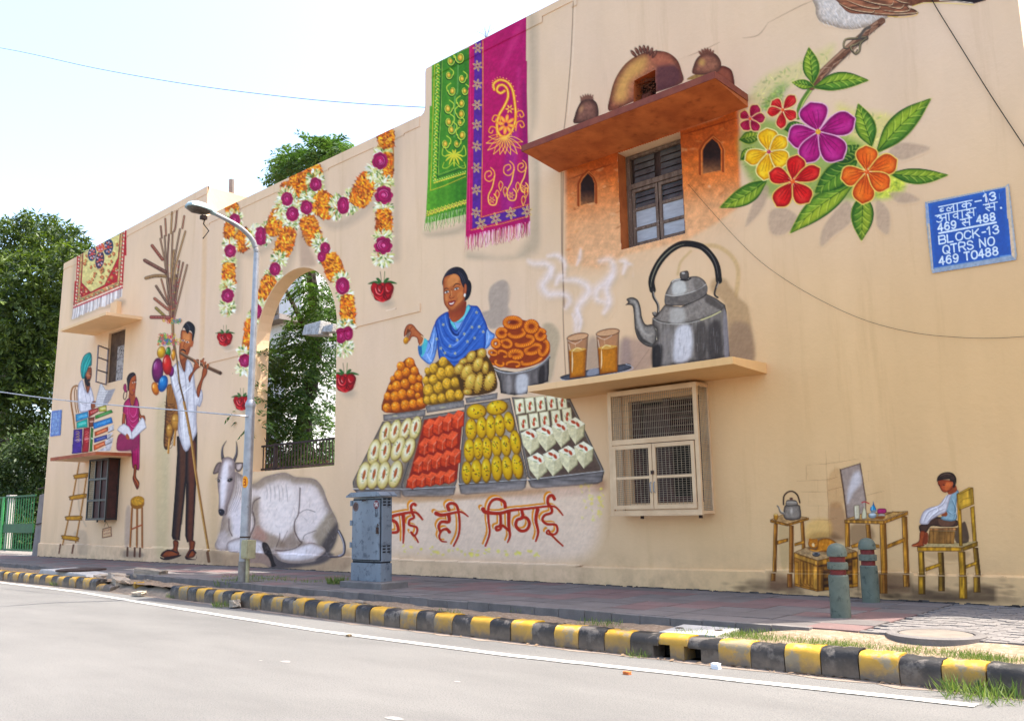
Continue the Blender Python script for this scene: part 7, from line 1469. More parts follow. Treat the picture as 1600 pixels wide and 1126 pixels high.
c.poly([(90, 562), (130, 565), (125, 620), (118, 660), (125, 675), (80, 685), (25, 682), (28, 665), (60, 652), (82, 630)], '9a4c28', edge=('5a2412', 8), tex=.08); c.poly([(130, 575), (155, 580), (150, 655), (118, 660)], '7c3a20'); c.stroke([(30, 678), (70, 672)], 5, 'd07a4c')
c.poly([(345, 250), (390, 230), (400, 260), (385, 320), (380, 400), (385, 460), (340, 480), (260, 465), (270, 430), (300, 400), (290, 380)], '8aa0a8', edge=('4c6470', 10, .8), tex=.08); c.poly([(260, 430), (290, 400), (310, 420), (300, 440), (270, 440)], '8a4a2c')
for P in ([(340, 300), (370, 380), (360, 460)], [(310, 400), (340, 420), (370, 410)]): c.stroke(P, 7, '506a78', al=.7, taper=2); c.stroke([(a+10, b) for a, b in P], 6, 'c0d0d8', al=.6, taper=2)
c.poly([(320, 262), (350, 255), (330, 300), (300, 400), (250, 430), (180, 470), (150, 505), (90, 500), (95, 450), (120, 400), (170, 370), (240, 350), (280, 300)], 'cfc8cc', edge=('8a7c80', 10, .8), tex=.06)
for P in ([(310, 280), (270, 350), (180, 390)], [(290, 380), (210, 420), (150, 490)], [(250, 370), (160, 410), (120, 490)], [(220, 370), (240, 400), (180, 450)]): c.stroke(P, 7, '8f868e', al=.7, taper=2, soft=6); c.stroke([(a-8, b-6) for a, b in P], 8, 'f2eef2', al=.7, taper=2, soft=6)
c.poly([(310, 230), (370, 190), (385, 235), (350, 260), (318, 265)], '8a4426')
c.poly([(230, 170), (245, 150), (330, 150), (355, 170), (352, 210), (325, 240), (290, 252), (262, 238), (245, 205), (235, 190)], 'a85230', edge=('5c2414', 10, .8), tex=.08); c.poly([(300, 170), (340, 180), (320, 225), (290, 230)], 'd0743c', al=.6, soft=18); c.poly([(235, 160), (300, 155), (280, 190), (250, 200)], '8a4024', al=.6, soft=16)
c.poly([(225, 170), (228, 130), (260, 98), (310, 87), (355, 98), (380, 135), (378, 180), (362, 215), (350, 195), (352, 165), (330, 160), (322, 145), (240, 155)], '3a2a22', edge=('1c1412', 8), tex=.2); c.stroke([(250, 120), (300, 100), (340, 110)], 8, '7c6454', al=.6, taper=2); c.ell(346, 182, 9, 16, 10, 'b8603a')
c.stroke([(238, 182), (255, 178)], 6, '241410', taper=2); c.stroke([(268, 180), (295, 176)], 7, '241410', taper=2); c.ell(280, 190, 8, 4, 0, '1c1010'); c.ell(246, 192, 5, 4, 0, '1c1010'); c.stroke([(262, 185), (256, 215), (268, 220)], 4, '6c2c18'); c.stroke([(268, 236), (290, 232)], 4, '6c2018')
pl2([(382, 262), (415, 245), (432, 680), (402, 680)]); pl2([(385, 262), (515, 210), (525, 345), (400, 395)], 'b08a34'); c.poly([(382, 262), (480, 208), (515, 210), (410, 262)], 'c8a044', sm=False, edge=(CD, 4)); c.stroke([(410, 330), (450, 300), (510, 290)], 4, '6c4c18', al=.7); c.stroke([(415, 370), (460, 350), (515, 330)], 4, '6c4c18', al=.7)
pl2([(65, 685), (425, 688), (425, 722), (68, 722)], 'b8882c'); pl2([(425, 688), (552, 640), (553, 680), (428, 722)], '9c7426')
for (x0, y0, x1, y1, w) in ((98, 722, 105, 912, 50), (103, 918, 105, 1065, 56), (422, 722, 432, 915, 58), (432, 920, 436, 1100, 66)):
    pl2([(x0-w/2, y0), (x0+w/2, y0), (x1+w/2, y1), (x1-w/2, y1)]); c.poly([(x0+w*.15, y0), (x0+w/2, y0), (x1+w/2, y1), (x1+w*.15, y1)], '3c2810', sm=False, al=.6, soft=6)
# ---- blue name boards
GLY = {'B': [[(0, 0), (0, 1)], [(0, 0), (.55, 0), (.7, .12), (.7, .35), (.55, .48), (0, .48)], [(.55, .48), (.75, .62), (.75, .87), (.58, 1), (0, 1)]], 'L': [[(0, 0), (0, 1), (.6, 1)]], 'O': [[(.4, 0), (.12, .12), (0, .5), (.12, .88), (.4, 1), (.68, .88), (.8, .5), (.68, .12), (.4, 0)]], 'C': [[(.74, .2), (.6, .04), (.4, 0), (.12, .12), (0, .5), (.12, .88), (.4, 1), (.6, .96), (.76, .78)]], 'K': [[(0, 0), (0, 1)], [(.7, 0), (.02, .6)], [(.25, .42), (.75, 1)]], '-': [[(.1, .55), (.5, .55)]], '1': [[(.1, .25), (.35, 0), (.35, 1)]], '3': [[(.05, .18), (.2, .02), (.45, 0), (.6, .14), (.58, .36), (.3, .47), (.6, .58), (.66, .8), (.48, .98), (.2, 1), (.02, .82)]], 'Q': [[(.4, 0), (.12, .12), (0, .5), (.12, .88), (.4, 1), (.68, .88), (.8, .5), (.68, .12), (.4, 0)], [(.48, .72), (.82, 1.06)]], 'T': [[(0, 0), (.7, 0)], [(.35, 0), (.35, 1)]], 'R': [[(0, 1), (0, 0), (.55, 0), (.72, .14), (.7, .4), (.52, .5), (0, .5)], [(.4, .5), (.76, 1)]], 'S': [[(.66, .2), (.5, .02), (.22, 0), (.05, .15), (.08, .36), (.35, .47), (.62, .58), (.7, .8), (.52, .98), (.2, 1), (.02, .8)]], 'N': [[(0, 1), (0, 0), (.68, 1), (.68, 0)]], '4': [[(.5, 1), (.5, 0), (0, .7), (.72, .7)]], '6': [[(.62, .15), (.42, 0), (.15, .12), (.02, .5), (.05, .82), (.32, 1), (.58, .92), (.66, .68), (.52, .45), (.3, .42), (.06, .6)]], '9': [[(.06, .88), (.25, 1), (.5, .9), (.63, .5), (.6, .18), (.35, 0), (.08, .1), (.02, .32), (.15, .55), (.38, .58), (.6, .42)]], '8': [[(.33, .46), (.08, .34), (.08, .12), (.33, 0), (.58, .12), (.58, .34), (.33, .46), (.03, .62), (.04, .88), (.33, 1), (.62, .88), (.63, .62), (.33, .46)]], ' ': []}
# devanagari letters: strokes in a unit box, head line drawn apart
DV = {'ba': [[(.6, 0), (.6, 1)], [(.6, .35), (.3, .3), (.08, .5), (.25, .75), (.6, .65)], [(.2, .42), (.5, .75)]], 'bh': [[(.55, .3), (.25, .3), (.05, .5), (.2, .72), (.55, .62)], [(.15, .4), (.45, .7)]],
 'la': [[(.75, 0), (.75, 1)], [(.4, .85), (.1, .8), (.05, .5), (.25, .35), (.4, .6), (.55, .35), (.75, .35)]], 'aa': [[(.25, 0), (.25, 1)]], 'ka': [[(.45, 0), (.45, 1)], [(.45, .4), (.2, .3), (.05, .5), (.2, .72), (.45, .6)], [(.45, .42), (.7, .32), (.88, .5), (.8, .75)]],
 'A': [[(.08, .2), (.3, .12), (.45, .25), (.3, .42), (.5, .55), (.45, .85), (.2, .95), (.02, .8)], [(.42, .48), (.85, .48)], [(.85, 0), (.85, 1)]], 'va': [[(.6, 0), (.6, 1)], [(.6, .35), (.3, .3), (.08, .5), (.25, .75), (.6, .65)]], 'sa': [[(.1, .1), (.35, .1), (.38, .4), (.1, .5), (.35, .95)], [(.25, .52), (.75, .52)], [(.75, 0), (.75, 1)]]}
def board(c, Q, fine=1.):
    Qa = np.array(Q, float)
    def q(u, v): return tuple(Qa[0]*(1-u)*(1-v)+Qa[1]*u*(1-v)+Qa[2]*u*v+Qa[3]*(1-u)*v)
    sc = np.hypot(*(Qa[1]-Qa[0]))/1000
    def text(s, u0, u1, v0, h, w=22):
        w *= .78
        n = sum(.55 if ch in ' ' else (.62 if ch in '-' else .75 if ch == '1' else 1) for ch in s); cw = (u1-u0)/n; u = u0
        for ch in s:
            for st in GLY[ch]: c.stroke([q(u+x*cw, v0+y*h) for x, y in st], w*sc, 'd4dce6', sm=len(st) > 4)
            u += cw*(.55 if ch == ' ' else .62 if ch == '-' else .75 if ch == '1' else 1)
    def dev(seq, u0, u1, v0, h, w=20, bar=True):
        w *= .72
        cw = (u1-u0)/sum(k[1] for k in seq); u = u0
        for nm, ww in seq:
            if nm:
                for st in DV[nm]: c.stroke([q(u+x*cw*ww, v0+y*h) for x, y in st], w*sc, 'd4dce6', sm=len(st) > 2)
            u += cw*ww
        if bar: c.stroke([q(u0-.01, v0), q(u1, v0)], w*sc, 'd4dce6')
    c.poly([q(0, 0), q(1, 0), q(1, 1), q(0, 1)], '0e4796', sm=False, edge=('2464b0', 40*sc, .5), tex=.05)
    dev([('bh', .6), ('la', .85), ('aa', .5), ('ka', .95)], .14, .56, .085, .105); text('-', .58, .7, .06, .1); text('13', .7, .9, .035, .11, 26)
    dev([('A', 1), ('aa', .45), ('va', .75), ('aa', .45), ('sa', .9)], .09, .6, .205, .11); dev([('sa', 1)], .71, .88, .185, .11); c.ell(*q(.92, .28), 14*sc, 14*sc, 0, 'd4dce6')
    text('469', .1, .36, .335, .11, 26); dev([('sa', 1)], .4, .54, .335, .11); c.stroke([q(.52, .335), q(.47, .28)], 18*sc, 'd4dce6'); text('488', .6, .86, .33, .11, 26)
    c.stroke([q(.11, .475), q(.84, .475)], 24*sc, 'd4dce6')
    text('BLOCK-13', .1, .9, .52, .115, 24); text('QTRS NO', .14, .82, .675, .12, 24); text('469 TO488', .08, .86, .83, .115, 26)
    return q
c = canvas('name_board', 'large blue board reading BLOCK-13 QTRS NO 469 TO 488', 1444, 286, 1592, 428, .8)
c.F(1440, 280, 7.506)
c.poly([(50, 275), (985, 90), (1020, 60), (1110, 880), (1105, 940), (130, 1095), (120, 1040), (60, 520)], 'd0b494', sm=False, edge=('8f9aa8', 16, .8), tex=.08)
q = board(c, [(75, 285), (985, 98), (1055, 900), (140, 1060)])
c.stroke([(750, 180), (775, 240), (790, 300)], 8, 'e0c8c0', al=.9); c.stroke([(725, 140), (745, 180)], 5, 'c8d4e0'); c.stroke([(640, 390), (660, 500)], 4, 'a8bcd4', al=.8); c.stroke([(865, 320), (880, 370)], 4, 'a8bcd4', al=.8); c.stroke([(910, 170), (915, 230)], 8, '7aa0d0', al=.8); c.stroke([(920, 905), (1040, 890)], 14, 'a8bcd4', al=.5)
c.poly([(150, 1040), (1055, 890), (1100, 940), (135, 1095)], '8a98ac', sm=False, al=.9, tex=.1); c.poly([(985, 98), (1015, 75), (1045, 420), (1005, 470)], 'c8b094', sm=False); c.poly([(48, 275), (75, 290), (95, 520), (60, 520)], '8a98b4', sm=False, tex=.1)
c = canvas('name_board_far', 'small blue board', 78, 638, 98, 684, .5)
c.F(80, 520, 5.631)
board(c, [(8, 690), (90, 678), (78, 896), (-6, 908)])
# ---- cracks, cable stains and washed patches of the wall
c = canvas('wall_crack', 'long vertical crack in the plaster between the cloths and the tea glasses', 868, -4, 905, 600, 1.1)
c.F(0, 0, 1)
c.stroke([(896, -4), (892, 90), (884, 180), (878, 230), (877, 267), (877, 330), (878, 400), (880, 440), (880, 500), (884, 590)], 1.5, '6a4c3c', al=.75); c.stroke([(880, 270), (879, 400), (882, 480)], 2.2, '54382c', al=.5)
c.stroke([(899, -4), (895, 90), (888, 180)], 2, 'f2dcc4', al=.35)
c = canvas('wall_crack', 'fine cracks between the clay pots and the sparrow', 1020, -4, 1300, 130, 1.2)
c.F(0, 0, 1)
for P in ([(1075, 88), (1100, 78), (1125, 66)], [(1160, 60), (1185, 55), (1200, 36)], [(1200, 36), (1250, 10), (1275, 0)], [(1030, 105), (1075, 88)]): c.stroke(P, 1.4, '8a6450', al=.6, taper=2)
c = canvas('wall_stain', 'faint grey yellow damp stain on the plaster left of the flute player', 232, 620, 290, 882, 1.6)
c.F(0, 0, 1); c.poly([(243, 640), (262, 630), (264, 760), (262, 870), (244, 870), (240, 760)], 'b8aa80', al=.5, soft=14)
c = canvas('wall_stain', 'pale yellow vertical band beside the flute bundle', 306, 330, 330, 640, 1.6)
c.F(0, 0, 1); c.poly([(317, 342), (325, 338), (322, 450), (318, 560), (314, 630), (308, 630), (310, 560), (314, 450)], 'cfa060', al=.4, soft=3, sm=False)
c = canvas('wall_stain', 'damp stain under the arch', 318, 660, 350, 880, 1.6)
c.F(0, 0, 1); c.poly([(322, 760), (340, 740), (344, 870), (322, 875)], 'b89a70', al=.4, soft=14)
c = canvas('wall_stain', 'dirty splashes along the foot of the wall by the crate and chair', 1120, 880, 1600, 946, 1.5)
c.F(0, 0, 1); g = np.random.default_rng(5)
for k in range(140): c.ell(g.uniform(1130, 1600), 921+(0 if k % 3 else -6)+g.normal()*7+(g.uniform(0, 1)*8), g.uniform(6, 26), g.uniform(2, 6), 4, ['5a4636', '3c3026', '6c5440'][k % 3], .3, soft=.9)
c.poly([(1370, 922), (1440, 930), (1600, 936), (1600, 946), (1420, 942)], '3a2e26', al=.6, soft=10); c.poly([(1170, 905), (1240, 912), (1250, 925), (1180, 920)], '4a3a2e', al=.55, soft=10)
# ================================================================ the painting goes onto the wall
def insideP(X, Z, poly):
    ins = np.zeros(X.shape, bool); n = len(poly)
    for i in range(n):
        (ax, az), (bx, bz) = poly[i], poly[(i+1) % n]
        if az == bz: continue
        ins ^= ((az <= Z) != (bz <= Z)) & (X < (bx-ax)*(Z-az)/(bz-az)+ax)
    return ins
topX = [lb]+[XS-1e-3, XS]+[p[0] for p in top[1:3]]
def ztop(X):
    zl = np.interp(X, [-36.1, XS], [11.48, 11.70]); zm = np.interp(X, [XS, top[1][0]], [10.68, top[1][1]])
    return np.where(X < XS, zl, np.where(X < top[1][0], zm, 11.885))
def shr(P_, d=.016):
    c_ = np.mean(np.array(P_), 0); return [tuple(np.array(p)-np.sign(np.array(p)-c_)*d) for p in P_]
HOLES = [(arch, 0), (shr(UW), 0), (shr(VENT), 0), (LU, 1), (LL, 1)]
GR = np.zeros((1127, 1602, 3)); GA = np.zeros((1127, 1602))
def samp(R, A, u, v):
    u = np.clip(u, 0, R.shape[1]-1.001); v = np.clip(v, 0, R.shape[0]-1.001); i = u.astype(int); j = v.astype(int); fu = (u-i)[..., None]; fv = (v-j)[..., None]
    F4 = np.concatenate([R*A[..., None], A[..., None]], -1)
    o = (F4[j, i]*(1-fu)+F4[j, i+1]*fu)*(1-fv)+(F4[j+1, i]*(1-fu)+F4[j+1, i+1]*fu)*fv
    return o[..., :3]/np.maximum(o[..., 3:], 1e-6), o[..., 3]
def over2(r1, a1, r0, a0):
    oa = a1+a0*(1-a1); return (r1*a1[..., None]+r0*(a0*(1-a1))[..., None])/np.maximum(oa, 1e-6)[..., None], oa
def wall_points(Xp, Yp, off=.004):
    d = np.stack([Xp-CX, Yp-CY, np.full(Xp.shape, FPX)], -1) @ RW.T
    def hit(Y): t = (Y-CAM[1])/d[..., 1]; return CAM+d*t[..., None]
    pl = hit(YL); left = pl[..., 0] < XS
    Y0 = np.where(left, YL, 0.)
    p = hit(Y0)
    low = p[..., 2] < np.interp(-p[..., 0], [2.2, 5, 9, 15, 24.6, 32, 36], [.385, .36, .315, .31, .41, .46, .49])+.026
    Yo = Y0-off-np.where(low, -PLY, 0)-np.where(p[..., 2] > ztop(p[..., 0])-.3, .0142, 0)
    band = (p[..., 2] > 5.9) & (p[..., 2] < 6.15) & ~left & (p[..., 0] < -14.7); Yo = Yo-np.where(band, .022, 0)
    p = hit(Yo); return p, left
def canvas_mesh(c, off=.004, clip=True, fade=True):
    Xp, Yp = np.meshgrid(c.xs, c.ys); p, left = wall_points(Xp, Yp, off)
    a = c.a.copy()
    if fade:
        h, w_ = a.shape; k = 9
        rx = np.clip(np.minimum(np.arange(w_), w_-1-np.arange(w_))/k, 0, 1); ry = np.clip(np.minimum(np.arange(h), h-1-np.arange(h))/k, 0, 1)
        f = rx[None]*ry[:, None]; a = np.where(a < .93, a*f, a)
    own = a.copy()
    if clip:      # what is painted underneath shows through the thin paint of this figure
        x0, x1, y0, y1 = max(0, int(c.xs[0])), min(1600, int(c.xs[-1])), max(0, int(c.ys[0])), min(1125, int(c.ys[-1]))
        cr = c.rgb.copy()
        g0, ga = samp(GR, GA, Xp, Yp); c.rgb, a = over2(c.rgb, a, g0, ga); c.a = a
        gx, gy = np.meshgrid(np.arange(x0, x1+1), np.arange(y0, y1+1)); r1, a1 = samp(cr, own, (gx-c.xs[0])/c.st, (gy-c.ys[0])/c.st)
        sl_ = (slice(y0, y1+1), slice(x0, x1+1)); GR[sl_], GA[sl_] = over2(r1, a1, GR[sl_], GA[sl_])
    bad = np.zeros(a.shape, bool)
    if clip:
        for P_, lf in HOLES: bad |= insideP(p[..., 0], p[..., 2], P_) & (left == bool(lf))
        zt_ = ztop(p[..., 0]); over = p[..., 2] > zt_+.05; bad |= over; p[..., 2] = np.minimum(p[..., 2], zt_+.003)
    keep = (own > .015)
    q = (keep[:-1, :-1] | keep[1:, :-1] | keep[:-1, 1:] | keep[1:, 1:]) & ~(bad[:-1, :-1] | bad[1:, :-1] | bad[:-1, 1:] | bad[1:, 1:])
    h, w_ = a.shape; idx = np.arange(h*w_).reshape(h, w_)
    jj, ii = np.nonzero(q)
    F = np.stack([idx[jj, ii], idx[jj+1, ii], idx[jj+1, ii+1], idx[jj, ii+1]], 1)
    used, inv = np.unique(F, return_inverse=True); F = inv.reshape(F.shape)
    co = p.reshape(-1, 3)[used]
    # spread colour into the transparent rim
    rgb = c.rgb.copy(); z = c.a < .02
    for _ in range(2):
        acc = np.zeros_like(rgb); wt = np.zeros(a.shape)
        for dy, dx in ((0, 1), (1, 0), (0, -1), (-1, 0)):
            s_ = np.roll(np.roll(~z, dy, 0), dx, 1); acc += np.roll(np.roll(rgb, dy, 0), dx, 1)*s_[..., None]; wt += s_
        fill = z & (wt > 0); rgb[fill] = acc[fill]/wt[fill][:, None]; z = z & ~fill
    br = vnoise(Xp*.9+Yp*.5+400, Yp*.35-Xp*.12+900, 2.1)*.6+vnoise(Xp*.3+300, Yp*.9+500, 2.6)*.4-.5
    rgb = np.clip((rgb+.05*(rgb-.5))*(1+.11*br)[..., None]+.02*br[..., None], 0, 1) if clip else rgb; lum = rgb.mean(-1, keepdims=True); rgb = np.clip(lum+(rgb-lum)*1.1, 0, 1)
    C = rgb.reshape(-1, 3)[used]; C = np.where(C <= .04045, C/12.92, ((C+.055)/1.055)**2.4)*.98*np.array([1.03, 1., .93])
    A = a.reshape(-1)[used]
    me = bpy.data.meshes.new(c.name); me.vertices.add(len(co)); me.vertices.foreach_set('co', co.ravel())
    me.loops.add(F.size); me.loops.foreach_set('vertex_index', F.ravel().astype(np.int32)); me.polygons.add(len(F)); me.polygons.foreach_set('loop_start', np.arange(0, F.size, 4, dtype=np.int32))
    me.update(); at = me.color_attributes.new('paint', 'FLOAT_COLOR', 'POINT')
    at.data.foreach_set('color', np.concatenate([C, A[:, None]], 1).astype(np.float32).ravel()); return me
ms = M['sign']; ms.use_nodes = True; at_ = ms.node_tree.nodes.new('ShaderNodeAttribute'); at_.attribute_name = 'paint'
ms.node_tree.links.new(at_.outputs['Color'], ms.node_tree.nodes['Principled BSDF'].inputs['Base Color']); ms.node_tree.nodes['Principled BSDF'].inputs['Roughness'].default_value = .4
lift = 0
SOFTQ = ('painted_wall_bricks', 'wall_stain', 'painted_terracotta_surround', 'wall_crack')
for c in sorted(MUR, key=lambda c: c.name not in SOFTQ):
    if c.name.startswith('name_board'):
        far_ = c.name.endswith('far')
        e_ = empty('name_board', tuple(wall_points(np.array([c.xs.mean()]), np.array([c.ys.mean()]))[0][0])); L_ = e_.location
        if far_: tag(e_, 'small blue Hindi and English quarters board near the far left corner of the wall', 'sign')
        else: tag(e_, 'large blue board reading BLOCK-13 QTRS NO 469 TO 488 on the right of the wall', 'sign')
        o = obj('printed_face', canvas_mesh(c, .018, fade=False), 'sign', e_); o.location = -L_
        Q_ = [(79.5, 643), (95, 640.5), (93, 679), (78, 681.5)] if far_ else [(1447, 317), (1576, 291), (1587, 402), (1457, 424)]
        pp_ = [wall_points(np.array([x]), np.array([y]), .001)[0][0] for x, y in Q_]; pq_ = [wall_points(np.array([x]), np.array([y]), .014)[0][0] for x, y in Q_]
        o = MB().add([tuple(v) for v in pp_+pq_], [(0, 1, 2, 3), (4, 5, 6, 7), (0, 1, 5, 4), (1, 2, 6, 5), (2, 3, 7, 6), (3, 0, 4, 7)]).make('board', 'white_paint', e_); o.location = -L_
        continue
    lift += 1
    off = .0006+.00011*lift
    o = obj(c.name, canvas_mesh(c, off), 'mural'); o.parent = bld; o.location = BO; o['label'] = c.label
# ================================================================ street furniture
# ---- street lamp
pb0 = atZ(380, 913, -.06); pt = empty('street_lamp', tuple(pb0)); tag(pt, 'tall silver street lamp with a curved arm and junction box in front of the cow', 'street lamp')
PX, PYY = float(pb0[0]), float(pb0[1]); O_ = tuple(-v for v in pb0)
def pp3(x, y): return atY(x, y, PYY)
top1 = pp3(401, 395); base = Vector(pb0)
zb = float(top1[2])
def pk(mb, nm, m, smooth=True, bev=0, par=pt, lbl=None):
    o = mb.make(nm, m, par, smooth, bev); o.location = O_
    if lbl: o['label'] = lbl
    return o
zm1 = float(pp3(391, 633)[2]); 
lean = (float(top1[0])-PX)
def ax(z): return (PX+lean*(z/zb), PYY, z)
pk(MB().tube([ax(-.2), ax(zm1)], .105, 20, .098), 'lower_pole', 'galv'); pk(MB().lathe([(.105, zm1-.05), (.115, zm1), (.105, zm1+.05), (.072, zm1+.12)], ax(zm1)[0], PYY, 20), 'joint_collar', 'galv')
pk(MB().tube([ax(zm1), ax(zb)], .072, 18, .062), 'upper_pole', 'galv')
lamp = atX(322, 332, PX+lean-.1)
# arm bends over towards the road
ends = [atX(x, y, PX+lean*1.02) for x, y in ((401, 395), (396, 378), (385, 364), (370, 352), (352, 342), (334, 333))]
ends[0] = np.array(ax(zb)); pk(MB().tube([tuple(e) for e in spline([tuple(e) for e in ends], False, 5)], .058, 14, .042), 'curved_arm', 'galv')
a = np.array(ends[-1]); b = atX(291, 321, PX+lean*1.02); dv = Vector(b-a); L = dv.length; dv.normalize(); sd_ = Vector((1, 0, 0)); upv = sd_.cross(dv).normalized()
if upv.z < 0: upv = -upv
def hull(prof, n=14, top_=1., bot=1.):
    mb = MB(); v = []
    for t, w_, hu, hd_ in prof:
        c_ = Vector(a)+dv*(L*t)
        for k in range(n):
            q = 2*math.pi*k/n; s_ = math.sin(q)
            v.append(tuple(c_+sd_*(math.cos(q)*w_)+upv*(s_*(hu if s_ > 0 else hd_))))
    m_ = len(prof); mb.add(v, [(i*n+k, i*n+(k+1) % n, (i+1)*n+(k+1) % n, (i+1)*n+k) for i in range(m_-1) for k in range(n)]+[tuple(range(n))[::-1], tuple(range((m_-1)*n, m_*n))]); return mb
pk(hull([(-.05, .05, .05, .05), (.08, .07, .07, .04), (.16, .12, .12, .02), (.4, .17, .16, .02), (.7, .19, .16, .02), (.92, .16, .1, .02), (1., .06, .03, .01)]), 'lamp_housing', 'lamp')
pk(hull([(.2, .10, -.01, .06), (.42, .15, -.01, .10), (.72, .165, -.01, .11), (.92, .12, -.01, .06), (.96, .05, -.01, .03)]), 'lamp_cover', 'lampglass')
wb = Vector(a)+dv*(L*.3); pk(MB().tube([tuple(wb-upv*.1), tuple(wb-upv*.3+dv*.03), tuple(wb-upv*.42-dv*.1), tuple(wb-upv*.62+dv*.02)], .013, 5), 'hanging_wire', 'cable'); pk(MB().box(wb.x-.05, wb.x+.05, wb.y-.1, wb.y+.02, wb.z-.2, wb.z-.12), 'clip', 'rust')
zbx = [float(pp3(396, y)[2]) for y in (843, 872)]
pk(MB().box(PX+.10, PX+.34, PYY-.13, PYY+.06, zbx[1], zbx[0]).box(PX+.11, PX+.33, PYY-.145, PYY-.131, zbx[1]+.02, zbx[0]-.03), 'junction_box', 'boxcream', False, .008)
pk(MB().tube([(PX+.20, PYY-.03, -.2), (PX+.19, PYY-.03, zbx[1])], .038, 10), 'cable_conduit', 'boxcream')
zs = float(pp3(382, 753)[2]); sx_ = ax(zs)[0]
n = 20; v = []
for rr in (0, 1):
    pass
st_ = MB(); ang = [math.pi*1.25+(i/12)*1.1 for i in range(13)]
yel = mat('yellow_sticker', 'e0921a', None, rough=.5)
v = []
for i, q in enumerate(np.linspace(-1, 1, 13)):
    th = math.radians(-62)+q*.72; hh = .125*math.sqrt(max(0, 1-q*q))
    for s_ in (-1, 1): v.append((sx_+math.cos(th)*.106, PYY+math.sin(th)*.106, zs+s_*hh))
st_.add(v, [(2*i, 2*i+2, 2*i+3, 2*i+1) for i in range(12)]); pk(st_, 'round_sticker', yel, False)
v = []
gl_ = MB(); m2 = [(-.35, .06), (.2, .06), (.2, .0), (-.2, 0), (.3, -.01), (.3, -.07), (-.35, -.07)]
for (q0, z0_), (q1, z1_) in zip(m2[:-1], m2[1:]):
    th0, th1 = math.radians(-62)+q0*.72, math.radians(-62)+q1*.72; r_2 = .1085
    d = .008
    p0 = Vector((sx_+math.cos(th0)*r_2, PYY+math.sin(th0)*r_2, zs+z0_)); p1 = Vector((sx_+math.cos(th1)*r_2, PYY+math.sin(th1)*r_2, zs+z1_))
    gl_.tube([p0, p1], d, 4)
pk(gl_, 'sticker_number', mat('red_print', '9c2a14', None), False)
pk(MB().tube([ax(.9), ax(.93)], .112, 18), 'pole_band', 'rust'); pk(MB().tube([ax(.0), ax(.42)], .118, 18, .116), 'base_sleeve', mat('dirty_white_sleeve', '8a837a', '75695c', 6, .8))
# ---- feeder cabinet
c0 = atZ(594, 908, .12); CXr, CYf = float(c0[0]), float(c0[1]); Wc, Dc = .86, .27
cb = empty('feeder_cabinet', (CXr-Wc/2, CYf+Dc/2, .0)); tag(cb, 'blue grey steel electrical cabinet with the number 14 beside the painted trays', 'cabinet')
Oc = tuple(-v for v in cb.location); Hc = float(atY(593, 770, CYf)[2])
def ck(mb, nm, m, bev=0, smooth=False):
    o = mb.make(nm, m, cb, smooth, bev); o.location = Oc; return o
X0, X1, Y0, Y1 = CXr-Wc, CXr, CYf, CYf+Dc
ck(MB().box(X0-.06, X1+.3, Y0-.22, Y1+.15, -.02, .11), 'concrete_base', 'concrete', .015)
ck(MB().box(X0-.01, X1+.01, Y0+.0, Y1, .11, .44), 'lower_skirt', 'cabinet', .006); ck(MB().box(X0+.01, X1-.01, Y0+.02, Y1-.02, .44, .47), 'gap', 'cabinet_dark')
ck(MB().box(X0, X1, Y0+.03, Y1, .47, Hc-.07), 'body', 'cabinet', .006)
ck(MB().box(X0+.02, X1-.035, Y0-.012, Y0+.022, .50, Hc-.12), 'door', 'cabinet', .008); ck(MB().box(X0+.005, X1-.02, Y0+.022, Y0+.031, .485, Hc-.1), 'door_gasket', 'cabinet_dark')
ck(MB().prism([(X0-.1, Hc-.06), (X1+.08, Hc-.06), (X1+.08, Hc-.035), (X1-.02, Hc+.03), (X0+.05, Hc+.03), (X0-.1, Hc-.035)], 'y', Y0-.08, Y1+.06), 'lid', 'cabinet', .004)
for z in (.72, 1.13, 1.5): ck(MB().box(X0-.02, X0+.03, Y0-.035, Y0+.0, z, z+.1), 'hinge', 'cabinet', .003)
ck(MB().box(X0+.02, X0+.14, Y0-.02, Y0-.012, .74, .82), 'hinge_plate', 'cabinet'); ck(MB().box(X1-.3, X1-.03, Y0-.022, Y0-.012, 1.0, 1.045), 'hasp', 'cabinet'); ck(MB().box(X1-.07, X1-.03, Y0-.06, Y0-.022, .98, 1.1).tube([(X1-.05, Y0-.04, 1.1), (X1-.03, Y0-.05, 1.16), (X1-.0, Y0-.04, 1.12)], .008, 6), 'padlock', 'rust')
ck(MB().tube([(X0+.34, Y0-.02, 1.6), (X0+.37, Y0-.05, 1.59), (X0+.45, Y0-.05, 1.6), (X0+.48, Y0-.02, 1.62)], .012, 6), 'handle', 'rust')
fl = MB()
for a_2, b_2 in (((X1-.14, 1.30), (X1-.14, 1.46)), ((X1-.14, 1.46), (X1-.09, 1.46)), ((X1-.09, 1.46), (X1-.09, 1.30)), ((X1-.09, 1.30), (X1-.14, 1.30))): fl.tube([(a_2[0], Y0-.014, a_2[1]), (b_2[0], Y0-.014, b_2[1])], .004, 4)
ck(fl, 'key_plate', 'cabinet_dark')
lv = MB()
for zz in (1.52, .66):
    for yy in (.05, .16):
        for k in range(3): lv.add([(X1+.001, Y0+yy, zz+k*.055), (X1+.001, Y0+yy+.07, zz+k*.055), (X1+.018, Y0+yy+.07, zz+k*.055-.012), (X1+.018, Y0+yy, zz+k*.055-.012), (X1+.001, Y0+yy, zz+k*.055-.03), (X1+.001, Y0+yy+.07, zz+k*.055-.03)], [(0, 1, 2, 3)]); lv.box(X1+.0005, X1+.003, Y0+yy, Y0+yy+.07, zz+k*.055-.03, zz+k*.055-.012)
tag(ck(lv, 'vent_louvre', 'cabinet_dark'), kind='stuff')
